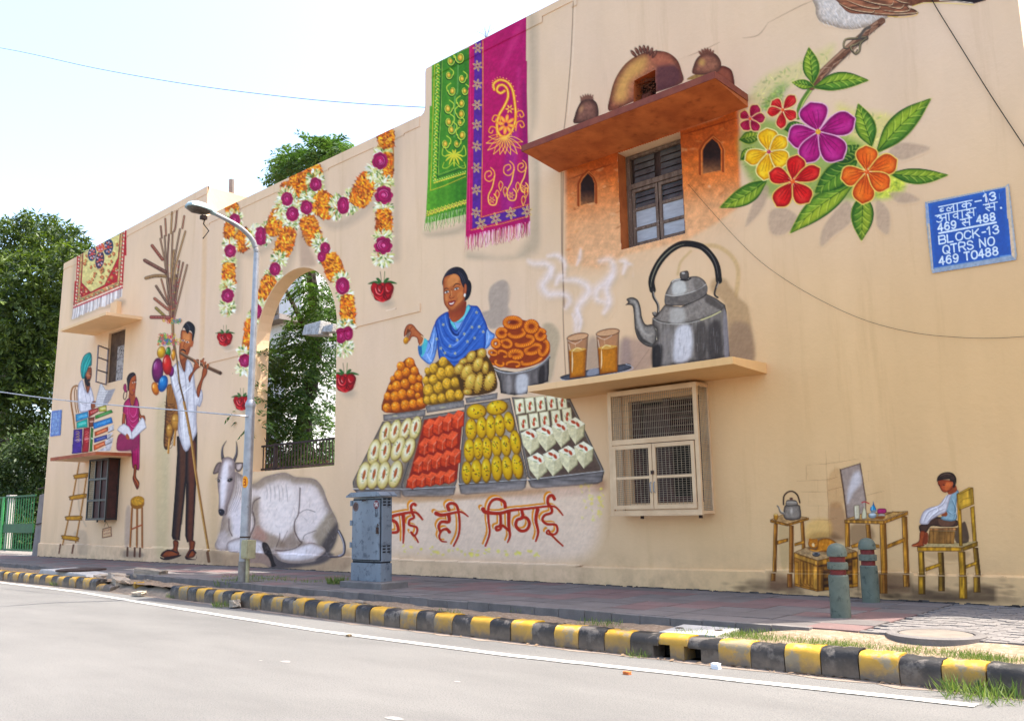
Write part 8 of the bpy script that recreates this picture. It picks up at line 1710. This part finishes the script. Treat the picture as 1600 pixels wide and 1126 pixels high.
def disc(x, z, r, y, m, nm): n = 24; ck(MB().add([(x, y, z)]+[(x+r*math.cos(2*math.pi*i/n), y, z+r*1.05*math.sin(2*math.pi*i/n)) for i in range(n)], [(0, i+1, (i+1) % n+1) for i in range(n)]), nm, m)
disc(X0+.13, Hc-.24, .085, Y0-.0135, mat('faded_sticker', '5c4038', '7a6a64', 30, .7), 'round_sticker'); disc(X1-.12, Hc-.21, .075, Y0-.0135, mat('maroon_sticker', '6c1420', None, rough=.5), 'number_sticker')
tx = MB(); 
def seg_text(mb, pts, y, r): 
    for p, q in zip(pts[:-1], pts[1:]): mb.tube([(p[0], y, p[1]), (q[0], y, q[1])], r, 4)
x_ = X1-.12; z_ = Hc-.21
seg_text(tx, [(x_-.045, z_+.025), (x_-.028, z_+.045), (x_-.028, z_-.045)], Y0-.016, .0075); seg_text(tx, [(x_+.03, z_-.045), (x_+.03, z_+.045), (x_-.006, z_-.015), (x_+.045, z_-.015)], Y0-.016, .0075)
ck(tx, 'number', 'white_paint')
for k in range(4): ck(MB().box(X0+.08+k*.028, X0+.092+k*.028, Y0-.0155, Y0-.0138, Hc-.3, Hc-.18), 'sticker_stripe', 'rust')
# ---- bollards
def bollard():
    t = empty('bollard'); R = .118
    z = [0, .50, .585, .67, .735]
    for nm, m, pr in (('post', 'bollard', [(R, -.05), (R, .492), (R-.012, .505)]), ('red_band', 'bollard_red', [(R-.024, .503), (R-.024, .575)]), ('collar', 'bollard', [(R-.018, .566), (R+.003, .574), (R+.003, .65), (R-.018, .658)]), ('red_band', 'bollard_red', [(R-.024, .656), (R-.024, .728)]), ('dome', 'bollard', [(R-.016, .72), (R, .727), (R, .775), (R*.93, .815), (R*.76, .85), (R*.5, .872), (R*.2, .882), (.004, .884)])):
        MB().lathe(pr, 0, 0, 32).make(nm, m, t, True)
    return t
bl = [(1310, 965, 'grey green bollard with red bands nearest the road, in front of the painted crate'), (1358, 941, 'grey green bollard with red bands close to the painted table leg'), (78, 866, 'small bollard at the far left corner of the building')]
b0 = bollard()
for i, (x, y, l) in enumerate(bl):
    o = b0 if i == 0 else copy_tree(b0); p = atZ(x, y, 0); o.location = (p[0], p[1]+.08, 0); tag(o, l, 'bollard', 'bollards on the pavement'); o.rotation_euler = (rnd.uniform(-.01, .01), rnd.uniform(-.01, .01)+.01, i)
# ---- concrete inlet cover, manholes, rubble
q4_ = [atZ(1029, 986, -.05), atZ(1068, 974.5, -.05), atZ(1156, 981, -.05), atZ(1118, 992, -.05)]
t = empty('drain_cover', tuple(q4_[0])); tag(t, 'pale concrete drain slab lying behind the kerb inlet', 'drain cover')
v = [tuple(p) for p in q4_]+[(p[0], p[1], p[2]-.1) for p in q4_]
o = MB().add(v, [(0, 1, 2, 3), (4, 5, 6, 7), (0, 1, 5, 4), (1, 2, 6, 5), (2, 3, 7, 6), (3, 0, 4, 7)]).make('slab', 'pale_concrete', t, bev=.008); o.location = tuple(-p for p in q4_[0])
for x, y in ((1061, 980.5), (1123, 984.5)):
    p = atZ(x, y, -.049); o = MB().lathe([(.05, -.049), (.05, -.045), (.03, -.044), (.03, -.06)], p[0], p[1], 14).make('lifting_ring', 'rust', t); o.location = tuple(-s for s in q4_[0])
p = atZ(1462, 991, 0); t = empty('manhole_cover', (p[0], p[1], .004)); tag(t, 'round manhole with a worn concrete rim sunk in the soil at the right', 'manhole')
MB().lathe([(.95, -.09), (.95, .012), (.86, .03), (.80, .03), (.74, .012), (.74, -.05)], 0, 0, 40).make('rim', 'concrete', t, True); MB().lathe([(.70, -.06), (.70, .008), (.66, .016), (.01, .018)], 0, 0, 40).make('lid', mat('sandy_lid', (.2, .165, .13), (.15, .125, .1), 5, .95, .4, 40, c3=(.2, .17, .13), c3t=(.6, .7)), t)
t.scale = (.5, .5, .7)
p = atZ(120, 893, -.04); t = empty('raised_manhole', (p[0], p[1], -.15)); tag(t, 'raised concrete manhole block with a thin round iron lid at the far left', 'manhole')
MB().prism([(-1.5, 0), (1.9, 0), (1.6, .13), (-1.3, .17)], 'y', -.45, .5).make('block', 'pale_concrete', t, bev=.03); MB().lathe([(.62, .15), (.62, .185), (.56, .195), (.01, .19)], .15, .05, 30).make('lid', 'rust', t)
def rock(seed, s, name='rubble_block', m='rubble'):
    g = np.random.default_rng(seed); bm = bmesh.new(); bmesh.ops.create_cube(bm, size=1)
    bmesh.ops.subdivide_edges(bm, edges=bm.edges[:], cuts=3, use_grid_fill=True)
    for v in bm.verts:
        q = np.array(v.co)*9+seed*13; n_ = (vnoise(np.array([q[0]+q[2]*2+400]), np.array([q[1]*1.7+q[2]+400]), 3.)[0]-.5)
        v.co = v.co*(1+.28*n_); v.co += v.co.normalized()*(-.06*(v.co.length-.6))+Vector(g.normal(size=3)*.018)
        v.co = Vector((v.co.x*s[0], v.co.y*s[1], v.co.z*s[2]))
    me = bpy.data.meshes.new(name); bm.to_mesh(me); bm.free(); return obj(name, me, m)
RB = [(152, 915, .42, .3, .26, 'squarish broken kerb block at the left end of the gap'), (176, 916, .5, .35, .3, 'pale cracked kerb block next to the grass tuft'), (180, 922, .62, .3, .26, 'large rough broken lump in the kerb gap nearest the road'), (192, 908, .7, .4, .28, 'flat pale lump behind the broken kerb'), (212, 911, .3, .3, .24, 'dark hollow block in the kerb gap'), (209, 925, .22, .2, .2, 'yellow painted kerb fragment lying in the gap'), (221, 921, .34, .22, .2, 'small pale block beside the first black kerb stone'), (210, 932, .3, .16, .08, 'flat chip of rubble on the road edge'), (243, 903, .3, .2, .1, 'loose pale stone behind the kerb start'), (228, 905, .9, .25, .24, 'long pale concrete edge piece running to the pavement'), (252, 902, .25, .2, .08, 'small flat stone on the soil'), (359, 950, .26, .14, .12, 'loose stone against the kerb near the lamp')]
for i, (x, y, sx, sy, sz, l) in enumerate(RB):
    p = atZ(x, y, -.3 if y > 905 else -.12); o = rock(40+i, (sx, sy, sz)); zz = -.27 if y > 905 else -.1
    o.location = (p[0], p[1]+.1, zz+sz*.42); o.rotation_euler = (rnd.uniform(-.12, .12), rnd.uniform(-.12, .12), rnd.uniform(-.3, .3)); tag(o, l, 'stone', 'rubble of the broken kerb' if x < 300 else None)
    if 'yellow' in l: o.data.materials.clear(); o.data.materials.append(M['kerb_yellow'])
o = rock(90, (.085, .06, .06), 'crumpled_paper', 'litter'); p = atZ(1119, 1044, -.3); o.location = (p[0], p[1], -.275); tag(o, 'crumpled white paper ball on the road below the kerb inlet', 'litter')
for x, y, l in ((980, 1053, 'small orange piece of litter by the kerb'), (545, 994, 'small yellow fleck of litter on the road line'), (700, 942, 'grey flat stone on the soil strip'), (565, 941, 'pale flat offcut lying on the soil')):
    o = rock(int(x), (.07, .05, .03) if 'litter' in l else (.2, .12, .03), 'litter_scrap' if 'litter' in l else 'flat_stone', 'rubble' if 'stone' in l or 'offcut' in l else ('terra' if 'orange' in l else 'kerb_yellow')); p = atZ(x, y, -.3 if 'litter' in l else -.1); o.location = (p[0], p[1], (-.285 if 'litter' in l else -.085)); tag(o, l, 'litter' if 'litter' in l else 'stone')
# dry leaves swept against the kerb
g = np.random.default_rng(77); mb = MB()
for k in range(520):
    x = g.uniform(-18, 1); y = ky(x)-abs(g.normal())*.05-.01; a = g.uniform(0, 6.28); l = g.uniform(.01, .045); t_ = g.uniform(-.5, .5)
    if g.random() < .75 and not (-7 < x < -2.5): continue
    d = np.array([math.cos(a), math.sin(a)]); n_ = np.array([-d[1], d[0]])*.4
    mb.add([(x-d[0]*l, y-d[1]*l, -.292), (x+n_[0]*l, y+n_[1]*l, -.288+l*.3), (x+d[0]*l, y+d[1]*l, -.285+l*.5*abs(t_)), (x-n_[0]*l, y-n_[1]*l, -.29)], [(0, 1, 2), (0, 2, 3)])
tag(mb.make('dry_leaves', 'dryleaf'), 'dry leaves and twigs swept against the foot of the kerb', 'leaves', kind='stuff')
# ---- cables
def cable(nm, pts, r, l, cat='cable', m='cable'):
    c_ = np.mean(np.array([list(p) for p in pts]), 0); o = MB().tube([tuple(np.array(p)-c_) for p in pts], r, 6).make(nm, m); o.location = tuple(c_); tag(o, l, cat); return o
def catpts(px, Ys, ext=None):
    return [tuple(atY(x, y, Y)) for (x, y), Y in zip(px, Ys)]
u = [(-160, 52), (0, 75), (150, 107), (300, 133), (450, 152), (560, 162), (664, 168)]
cable('overhead_wire', spline(catpts(u, [-4.2, -3.5, -2.8, -2.1, -1.3, -.7, -.02]), False, 6), .008, 'thin wire running across the sky to the corner of the tall wall')
lo = [(-160, 590), (0, 612), (81, 623), (170, 632), (258, 639), (350, 647), (388, 650)]
cable('overhead_wire', spline(catpts(lo, [-3.5]*6+[PYY-.08]), False, 6), .017, 'thin wire crossing in front of the reader and flute player to the lamp post', m='galv')
cw = lambda px: spline([tuple(atY(x, y, -.03)) for x, y in px], False, 5)
cable('wall_cable', cw([(1455, -12), (1456, 0), (1500, 72), (1550, 152), (1600, 228), (1613, 248)]), .007, 'straight black cable running down the wall from the sparrow')
cable('wall_cable', cw([(1075, 288), (1110, 328), (1150, 372), (1190, 410), (1240, 445), (1300, 478), (1360, 503), (1430, 520), (1500, 527), (1560, 528), (1632, 523)]), .003, 'thin sagging cable on the wall right of the kettle')
# ================================================================ vegetation and far things
def leafmesh(name, P, D, N, L, W, tint, m):
    """P base points, D directions, N normals; a folded four-point leaf each"""
    S = np.cross(D, N); S /= np.linalg.norm(S, axis=1)[:, None]+1e-9
    n = len(P); V = np.empty((n, 4, 3))
    V[:, 0] = P; V[:, 1] = P+D*(L*.5)[:, None]+S*(W*.5)[:, None]; V[:, 2] = P+D*L[:, None]; V[:, 3] = P+D*(L*.5)[:, None]-S*(W*.5)[:, None]
    idx = np.arange(n*4, dtype=np.int32)
    me = bpy.data.meshes.new(name); me.vertices.add(n*4); me.vertices.foreach_set('co', V.ravel().astype(np.float32)); me.loops.add(n*4); me.loops.foreach_set('vertex_index', idx); me.polygons.add(n); me.polygons.foreach_set('loop_start', np.arange(0, n*4, 4, dtype=np.int32)); me.update()
    at = me.attributes.new('tint', 'FLOAT', 'POINT'); at.data.foreach_set('value', np.repeat(tint, 4).astype(np.float32)); me.materials.append(M[m]); return me
def unit(v): return v/(np.linalg.norm(v, axis=-1)[..., None]+1e-9)
def crown(centres, radii, ncl, nl, L, seed, droop=.2, flat=.8, lump=.35):
    """leaf clumps on the shells of lobes: centres/radii of lobes, ncl clumps, nl leaves per clump"""
    g = np.random.default_rng(seed); C = np.array(centres, float); R = np.array(radii, float)
    w_ = R**2; k = g.choice(len(C), ncl, p=w_/w_.sum()); d = unit(g.normal(size=(ncl, 3))); rr = R[k]*(g.uniform(.55, 1.05, ncl))
    cc = C[k]+d*rr[:, None]*np.array([1, 1, flat])
    ct = g.uniform(0, 1, ncl)
    i = np.repeat(np.arange(ncl), nl); n = len(i)
    P = cc[i]+g.normal(size=(n, 3))*lump*np.array([1, 1, .6])
    D = unit(unit(P-cc[i])+g.normal(size=(n, 3))*.5+np.array([0, 0, -droop])); N = unit(np.array([0, 0, 1.])+g.normal(size=(n, 3))*.55)
    Ls = L*g.uniform(.7, 1.3, n); T_ = np.clip(ct[i]*.55+g.uniform(0, .45, n), 0, 1)
    return P, D, N, Ls, T_
def trunk_mesh(paths):
    mb = MB()
    for pts, r0, r1 in paths: mb.tube([tuple(p) for p in spline(pts, False, 4)], r0, 9, r1)
    return mb
# big broad-leaved tree at the far left
tl = empty('broad_tree', (-47, 7, -.2)); tag(tl, 'large dense mango like tree beyond the far left corner of the wall', 'tree')
g = np.random.default_rng(11)
lobes = []; rad = []
for x, y, Y, r in ((10, 380, 9, 2.6), (55, 372, 9, 2.4), (95, 390, 8, 2.2), (118, 408, 7, 1.6), (20, 440, 7, 2.8), (75, 440, 7, 2.8), (40, 500, 6, 3.0), (-20, 520, 7, 3.2), (70, 520, 8, 2.6), (10, 580, 6, 3.0), (60, 590, 7, 2.6), (30, 640, 7, 2.5), (-30, 420, 9, 3.), (-70, 480, 8, 4), (-60, 600, 7, 3.5), (140, 440, 12, 3), (100, 480, 12, 3), (80, 560, 12, 3.2), (20, 560, 13, 4), (-30, 640, 9, 2.6)):
    p = atY(x, y, Y); lobes.append(p); rad.append(r)
lobes = np.array(lobes); rad = np.array(rad)*.95
P_, D_, N_, L_2, T_2 = crown(lobes, rad*1.02, 5200, 13, .40, 5, droop=.3, lump=.1)
o = obj('crown', leafmesh('crown', P_, D_, N_, L_2, L_2*.34, T_2**1.6, 'leaf'), None, tl); o.location = -tl.location
tb = atZ(30, 850, -.2); 
K0 = atY(-5, 845, 7); K1 = atY(5, 740, 7); K2 = atY(48, 700, 6.5); K3 = atY(75, 660, 6)
o = trunk_mesh([([K0, K1, atY(-5, 640, 7), atY(10, 540, 8)], .75, .35), ([K1+(0, 0, .3), atY(28, 716, 6.8), atY(60, 690, 6.4), atY(85, 665, 6), atY(110, 560, 7)], .42, .16), ([atY(-5, 640, 7), atY(40, 560, 7), atY(80, 470, 8)], .3, .1)]).make('trunk', 'bark', tl, True); o.location = -tl.location
# undergrowth below it
ub = empty('hedge_bush', (-44, 6, -.3)); tag(ub, 'shaded bushes and creepers behind the green gate', 'bush')
cs2 = []; rs2 = []
for x, y, Y, r in ((20, 730, 5, 1.2), (60, 700, 5, 1.2), (85, 725, 6, 1.2), (40, 770, 6, 1.4), (75, 780, 7, 1.2), (0, 760, 6, 1.4), (20, 820, 8, 1.6), (60, 820, 8, 1.4), (-20, 800, 7, 1.6), (30, 690, 9, 2), (90, 690, 9, 1.5), (10, 835, 4, 1.), (40, 840, 4, 1.), (60, 838, 4, .9), (25, 800, 4.5, 1.2), (55, 800, 5, 1.2)): cs2.append(atY(x, y, Y)); rs2.append(r)
P_, D_, N_, L_2, T_2 = crown(np.array(cs2), np.array(rs2)*1.15, 2000, 22, .27, 6, lump=.3); o = obj('crown', leafmesh('crown', P_, D_, N_, L_2, L_2*.4, T_2*.3, 'leaf'), None, ub); o.location = -ub.location
o = trunk_mesh([([atY(40, 850, 6), atY(45, 800, 6), atY(30, 750, 6)], .12, .05), ([atY(70, 850, 6), atY(60, 790, 6)], .1, .04)]).make('stem', 'bark', ub); o.location = -ub.location
# feathery neem-like tree behind the arch
tn = empty('feathery_tree', (-21, 4.2, -.3)); tag(tn, 'dark feathery tree growing behind the arch and rising over the wall', 'tree')
def fronds(starts, dirs, n_leaf, length, leafL, seed, droop=.9):
    g = np.random.default_rng(seed); n = len(starts)
    P = []; D = []; N = []
    t = np.linspace(.12, 1, n_leaf)
    d0 = unit(dirs); Ls = length*g.uniform(.7, 1.25, n)
    side = unit(np.cross(d0, np.array([0, 0, 1.])+g.normal(size=(n, 3))*.2))
    for q in t:
        pt_ = starts+d0*(Ls*q)[:, None]+np.array([0, 0, -1.])*(Ls*droop*q*q*.5)[:, None]
        dd = unit(d0+np.array([0, 0, -1.])*droop*q)
        for s_ in (-1, 1):
            D.append(unit(dd*.55+side*s_*.8+g.normal(size=(n, 3))*.12+np.array([0, 0, -.25]))); P.append(pt_); N.append(unit(np.array([0, 0, 1.])+g.normal(size=(n, 3))*.35))
    P = np.concatenate(P); D = np.concatenate(D); N = np.concatenate(N); m = len(P)
    return P, D, N, leafL*g.uniform(.7, 1.25, m), np.tile(g.uniform(0, .7, n), 2*n_leaf)+g.uniform(0, .3, m)
g = np.random.default_rng(17)
S = []; Dr = []
def cloud(px, n, Yr, out=None, sp=12):
    P2 = np.array(px, float)
    for k in range(n):
        i = g.integers(len(P2)); x, y, r = P2[i]; a = g.uniform(0, 6.28); q = math.sqrt(g.random())*r
        p = atY(x+math.cos(a)*q, y+math.sin(a)*q*.8, g.uniform(*Yr)); S.append(p); d = np.array([math.cos(a)*1.0, g.normal()*.6, -math.sin(a)*.5+.2]); Dr.append(d)
cloud([(474, 262, 22), (500, 242, 20), (458, 270, 16), (515, 236, 11), (482, 232, 12), (452, 250, 9), (524, 230, 5), (446, 276, 9)], 560, (1.2, 3.6))
cloud([(495, 440, 30), (510, 480, 30), (505, 505, 22), (500, 545, 34), (460, 570, 36), (440, 610, 34), (490, 610, 40), (450, 650, 34), (500, 680, 30), (440, 690, 22), (470, 530, 20), (510, 720, 14), (460, 720, 10), (420, 560, 18), (415, 640, 16)], 1750, (1.2, 4.2))
cloud([(400, 560, 16), (395, 620, 14), (400, 660, 12)], 70, (.0, .9))
P_, D_, N_, L_2, T_2 = fronds(np.array(S), np.array(Dr), 9, .62, .17, 3)
o = obj('crown', leafmesh('crown', P_, D_, N_, L_2, L_2*.34, T_2, 'leaf2'), None, tn); o.location = -tn.location
o = trunk_mesh([([atY(455, 900, 3.2), atY(468, 720, 3.2), atY(478, 640, 3.2), atY(492, 560, 3.1), atY(492, 480, 3), atY(480, 380, 2.8), atY(478, 270, 2.6)], .34, .1), ([atY(492, 560, 3.1), atY(470, 500, 2.8), atY(440, 440, 2.6)], .12, .05), ([atY(485, 430, 3), atY(510, 340, 2.6), atY(520, 240, 2.4)], .12, .04)]).make('trunk', 'bark', tn, True); o.location = -tn.location
# sprig of dry twig on the parapet
tw = empty('dry_twig', tuple(atY(760, 58, .1))); tag(tw, 'tiny dry twig growing on top of the tall wall', 'plant')
mb = MB(); g = np.random.default_rng(3)
for k in range(9): a = g.uniform(-1., 1.); mb.tube([(0, 0, -.05), (math.sin(a)*.12, .0, .1), (math.sin(a)*.3, g.normal()*.05, .28*math.cos(a))], .006, 4, .002)
mb.make('twig', 'bark', tw)
# white building seen through the arch
wbd = empty('white_building', (-38, 17, -.3)); tag(wbd, 'pale cream house with a grey framed window seen through the arch', 'building')
pA, pB = atY(384, 600, 14), atY(448, 470, 14)
Xa, Xb = float(atY(380, 600, 14)[0]), float(atY(446, 560, 14)[0])
o = MB().box(Xa-6, Xb, 14, 22, -.3, float(atY(430, 505, 14)[2])).make('wall', 'white_paint', wbd); o.location = -wbd.location
o = MB().box(Xa-6, Xb+.5, 13.2, 22, float(atY(430, 508, 14)[2]), float(atY(430, 500, 14)[2])).make('roof_slab', 'grey_wall', wbd); o.location = -wbd.location
o = MB().box(Xa-6, Xb-1.5, 16, 22, float(atY(430, 505, 14)[2]), float(atY(430, 410, 16)[2])).make('upper_wall', 'white_paint', wbd); o.location = -wbd.location
wx0, wx1 = float(atY(403, 540, 13.9)[0]), float(atY(416, 540, 13.9)[0]); wz0, wz1 = float(atY(410, 590, 13.9)[2]), float(atY(410, 516, 13.9)[2])
wf = MB()
for x in (wx0, (wx0+wx1)/2, wx1-.12): wf.box(x, x+.12, 13.86, 13.95, wz0, wz1)
for z in (wz0, wz0*.66+wz1*.34, wz0*.33+wz1*.67, wz1-.1): wf.box(wx0, wx1, 13.87, 13.94, z, z+.1)
o = wf.make('window_frame', 'cabinet', wbd); o.location = -wbd.location; o = MB().box(wx0, wx1, 13.96, 13.99, wz0, wz1).make('window_glass', 'pane_pale', wbd); o.location = -wbd.location
# low brick wall behind the railing
bwl = empty('low_wall', (-24, 8, -.3)); tag(bwl, 'low reddish compound wall far behind the arch railing', 'wall')
o = MB().box(-45, -10, 9.6, 9.8, -.3, float(atY(440, 722, 9.6)[2])).make('wall', mat('reddish_wall', '9a6a54', '7c5242', 2, .9), bwl); o.location = -bwl.location
# ---- gate and pillar at the far left
gt = empty('green_gate', (-44, .9, -.02)); tag(gt, 'green metal gate with vertical bars beyond the corner of the building', 'gate')
Yg = .9; gx0, gx1 = float(atY(-40, 800, Yg)[0]), float(atY(54, 800, Yg)[0]); Gz = lambda y, x=20: float(atY(x, y, Yg)[2])
def gp(mb, nm, m='green_gate'): o = mb.make(nm, m, gt); o.location = -gt.location
gp(MB().box(gx0, gx1, Yg-.03, Yg+.03, Gz(832), Gz(818)), 'middle_rail'); gp(MB().box(gx0, gx1, Yg-.03, Yg+.03, Gz(777), Gz(774.5)), 'top_rail'); gp(MB().box(gx0, gx1, Yg-.03, Yg+.03, Gz(860), Gz(857)), 'bottom_rail')
gb = MB().box(-.018, .018, -.018, .018, Gz(858), Gz(776)).mesh('bar'); gb.materials.append(M['green_gate'])
nb_ = 26
for k in range(nb_): o = obj('bar', gb, None, gt); o.location = (gx0+(gx1-gx0)*(k+.5)/nb_+44, Yg-.9, .02)
xp = float(atY(4.5, 820, Yg)[0]); gp(MB().box(xp-.12, xp+.12, Yg-.06, Yg-.032, Gz(859), Gz(776)), 'stile', mat('bright_green', '3c9a4c', '2f8a40', 4, .5))
gpl = empty('gate_pillar', (float(atY(14, 850, 2.)[0]), 2., 0)); tag(gpl, 'white square gate pillar standing behind the gate bars', 'pillar')
x0_ = float(atY(9, 820, 2.)[0]); x1_ = x0_+.3; o = MB().box(x0_, x1_, 2, 2.22, -.1, float(atY(14, 777, 2.)[2])).make('shaft', 'pale_concrete', gpl); o.location = -gpl.location
o = MB().box(x0_-.08, x1_+.08, 1.95, 2.27, float(atY(14, 777, 2.)[2]), float(atY(14, 773, 2.)[2])).make('cap', 'pale_concrete', gpl); o.location = -gpl.location
gw = empty('corner_pillar', (-38.6, .6, 0)); tag(gw, 'grey concrete pillar leaning against the left end of the painted building', 'pillar')
xa, xb = float(atY(55, 820, .5)[0]), float(atY(70, 820, .5)[0]); zt_2 = float(atY(62, 769, .5)[2])
o = MB().prism([(xa, -.1), (xb+.6, -.1), (xb+.6, zt_2), (xa+.35, zt_2-.1)], 'y', .45, .75).make('shaft', 'grey_wall', gw, bev=.02); o.location = -gw.location
for z in (1.2, 2.6): o = MB().tube([(xa+.3, .42, z), (xa+1.1, .36, z+.05)], .025, 6).make('iron_peg', 'rust', gw); o.location = -gw.location
# lower garden wall beyond the right end (keeps the pavement edge in shade)
rw = empty('garden_wall', (2, .3, 0)); tag(rw, 'low cream wall continuing to the right of the painted building', 'wall')
o = MB().box(XR+.002, 16, .1, .35, -.2, 4.1).make('wall', 'wall', rw); o.location = -rw.location; o = MB().box(XR+.01, 16, .05, .4, 4.1, 4.2).make('coping', 'wall', rw); o.location = -rw.location
# ---- weeds and grass
def tufts(centres, name, l, cat, m='grass', seed=1, stuff=True):
    g = np.random.default_rng(seed); P = []; D = []; L_ = []
    for (x, y, z, r, n, h) in centres:
        a = g.uniform(0, 6.28, n); q = np.sqrt(g.random(n))*r
        p = np.stack([x+np.cos(a)*q*1.6, y+np.sin(a)*q, np.full(n, z)], 1); d = unit(np.stack([g.normal(size=n)*.5, g.normal(size=n)*.5, np.ones(n)], 1)); P.append(p); D.append(d); L_.append(h*g.uniform(.4, 1.2, n))
    P = np.concatenate(P); D = np.concatenate(D); L_ = np.concatenate(L_); N = unit(g.normal(size=P.shape)); me = leafmesh(name, P, D, N, L_, np.clip(L_*.07, .004, .012), g.random(len(P)), m)
    o = obj(name, me); tag(o, l, cat, kind='stuff' if stuff else None); return o
def G(x, y, z=-.1): p = atZ(x, y, z); return float(p[0]), float(p[1])
def T1(x, y, z, r, n, h): a, b = G(x, y, z); return (a, b, z-.015, r, n, h)
gr = []
g = np.random.default_rng(8)
for k in range(150):
    x = g.uniform(-16, 1); y = ky(x)+.3+abs(g.normal())*.10; gr.append((x, y, -.11, .1, 16, .05))
for k in range(60): x = g.uniform(-5.6, -1.5); gr.append((x, ky(x)+.32+abs(g.normal())*.14, -.075, .15, 70, .07))
for x, y in ((1170, 972), (1160, 968), (1185, 975), (1140, 972), (1130, 988), (1150, 990), (1200, 990), (1220, 992), (1570, 1003), (1540, 1006), (1500, 1006), (1450, 1005), (1400, 1004), (1380, 1003)): gr.append(T1(x, y, -.09, .17, 150, .085))
gr += [T1(x, y, -.09, .16, 90, .1) for x, y in ((700, 958), (930, 975), (950, 975), (915, 958), (820, 955), (830, 950))]
tufts(gr, 'grass_patches', 'thin green grass growing on the soil strip behind the kerb', 'grass', seed=2)
tufts([T1(x, y, -.1, .28, 170, .2) for x, y in ((370, 908), (392, 912), (405, 908), (420, 910), (440, 913), (360, 915), (480, 916), (385, 915))], 'grass_tuft', 'grass tuft round the foot of the street lamp', 'grass', seed=3)
tufts([T1(528, 912, 0, .16, 200, .2), T1(522, 911, 0, .12, 80, .16)], 'grass_tuft', 'grass tuft on the pavement left of the cabinet', 'grass', seed=4)
tufts([T1(x, y, -.3, .3, 330, .2) for x, y in ((110, 914), (122, 914), (132, 912), (100, 914))], 'grass_tuft', 'bright grass tuft against the far left kerb before the rubble', 'grass', seed=5)
tufts([(x, y, z-.1, r, n, h) for x, y, z, r, n, h in [T1(x, y, -.2, .22, 110, .19) for x, y in ((1520, 1068), (1545, 1066), (1560, 1062), (1585, 1064), (1535, 1074))]], 'grass_tuft', 'weedy grass spilling over the nearest kerb stones at the right', 'grass', seed=6)
tufts([T1(272, 934, -.3, .14, 120, .13), T1(345, 948, -.3, .14, 120, .15), T1(995, 1026, -.3, .08, 60, .12)], 'grass_tuft', 'small weeds at the foot of the kerb', 'grass', seed=7)
tufts([T1(x, y, -.08, .2, 100, .09) for x, y in ((285, 898), (310, 898), (330, 900), (270, 903))], 'grass_tuft', 'low dark grass on the soil behind the broken kerb', 'grass', seed=9)
def weed(x, y, z, r, n, L, l, seed):
    p = atZ(x, y, z); g = np.random.default_rng(seed); P = np.array([p[0], p[1]+.03, z])+np.abs(g.normal(size=(n, 3)))*np.array([r*.5, .02, r])*np.array([1, -1, 1]); P[:, 0] += g.uniform(-r, r, n)*.6
    o = obj('weed', leafmesh('weed', P, unit(g.normal(size=(n, 3))+np.array([0, -.3, .5])), unit(g.normal(size=(n, 3))+np.array([0, -.6, .6])), L*g.uniform(.6, 1.2, n), L*.5*g.uniform(.7, 1.2, n), g.random(n)*.8, 'leaf2')); tag(o, l, 'weed'); return o
weed(368, 884, 0, .22, 260, .06, 'leafy green weed at the foot of the wall by the painted cow', 1); weed(937, 913, 0, .10, 50, .05, 'small weed at the wall base right of the lettering', 2); weed(957, 914, 0, .10, 60, .05, 'dark weed at the wall base below the window cage', 3)
weed(812, 905, 0, .07, 36, .05, 'tiny weed at the wall base under the lettering', 4); weed(552, 905, .12, .10, 70, .05, 'small dark weed growing on the cabinet base', 5); weed(268, 873, 0, .1, 40, .05, 'weed between the feet of the flute player', 6); weed(288, 877, 0, .07, 24, .05, 'small weed right of the flute player feet', 7); weed(640, 898, 0, .06, 26, .05, 'tiny weed right of the cabinet', 8)
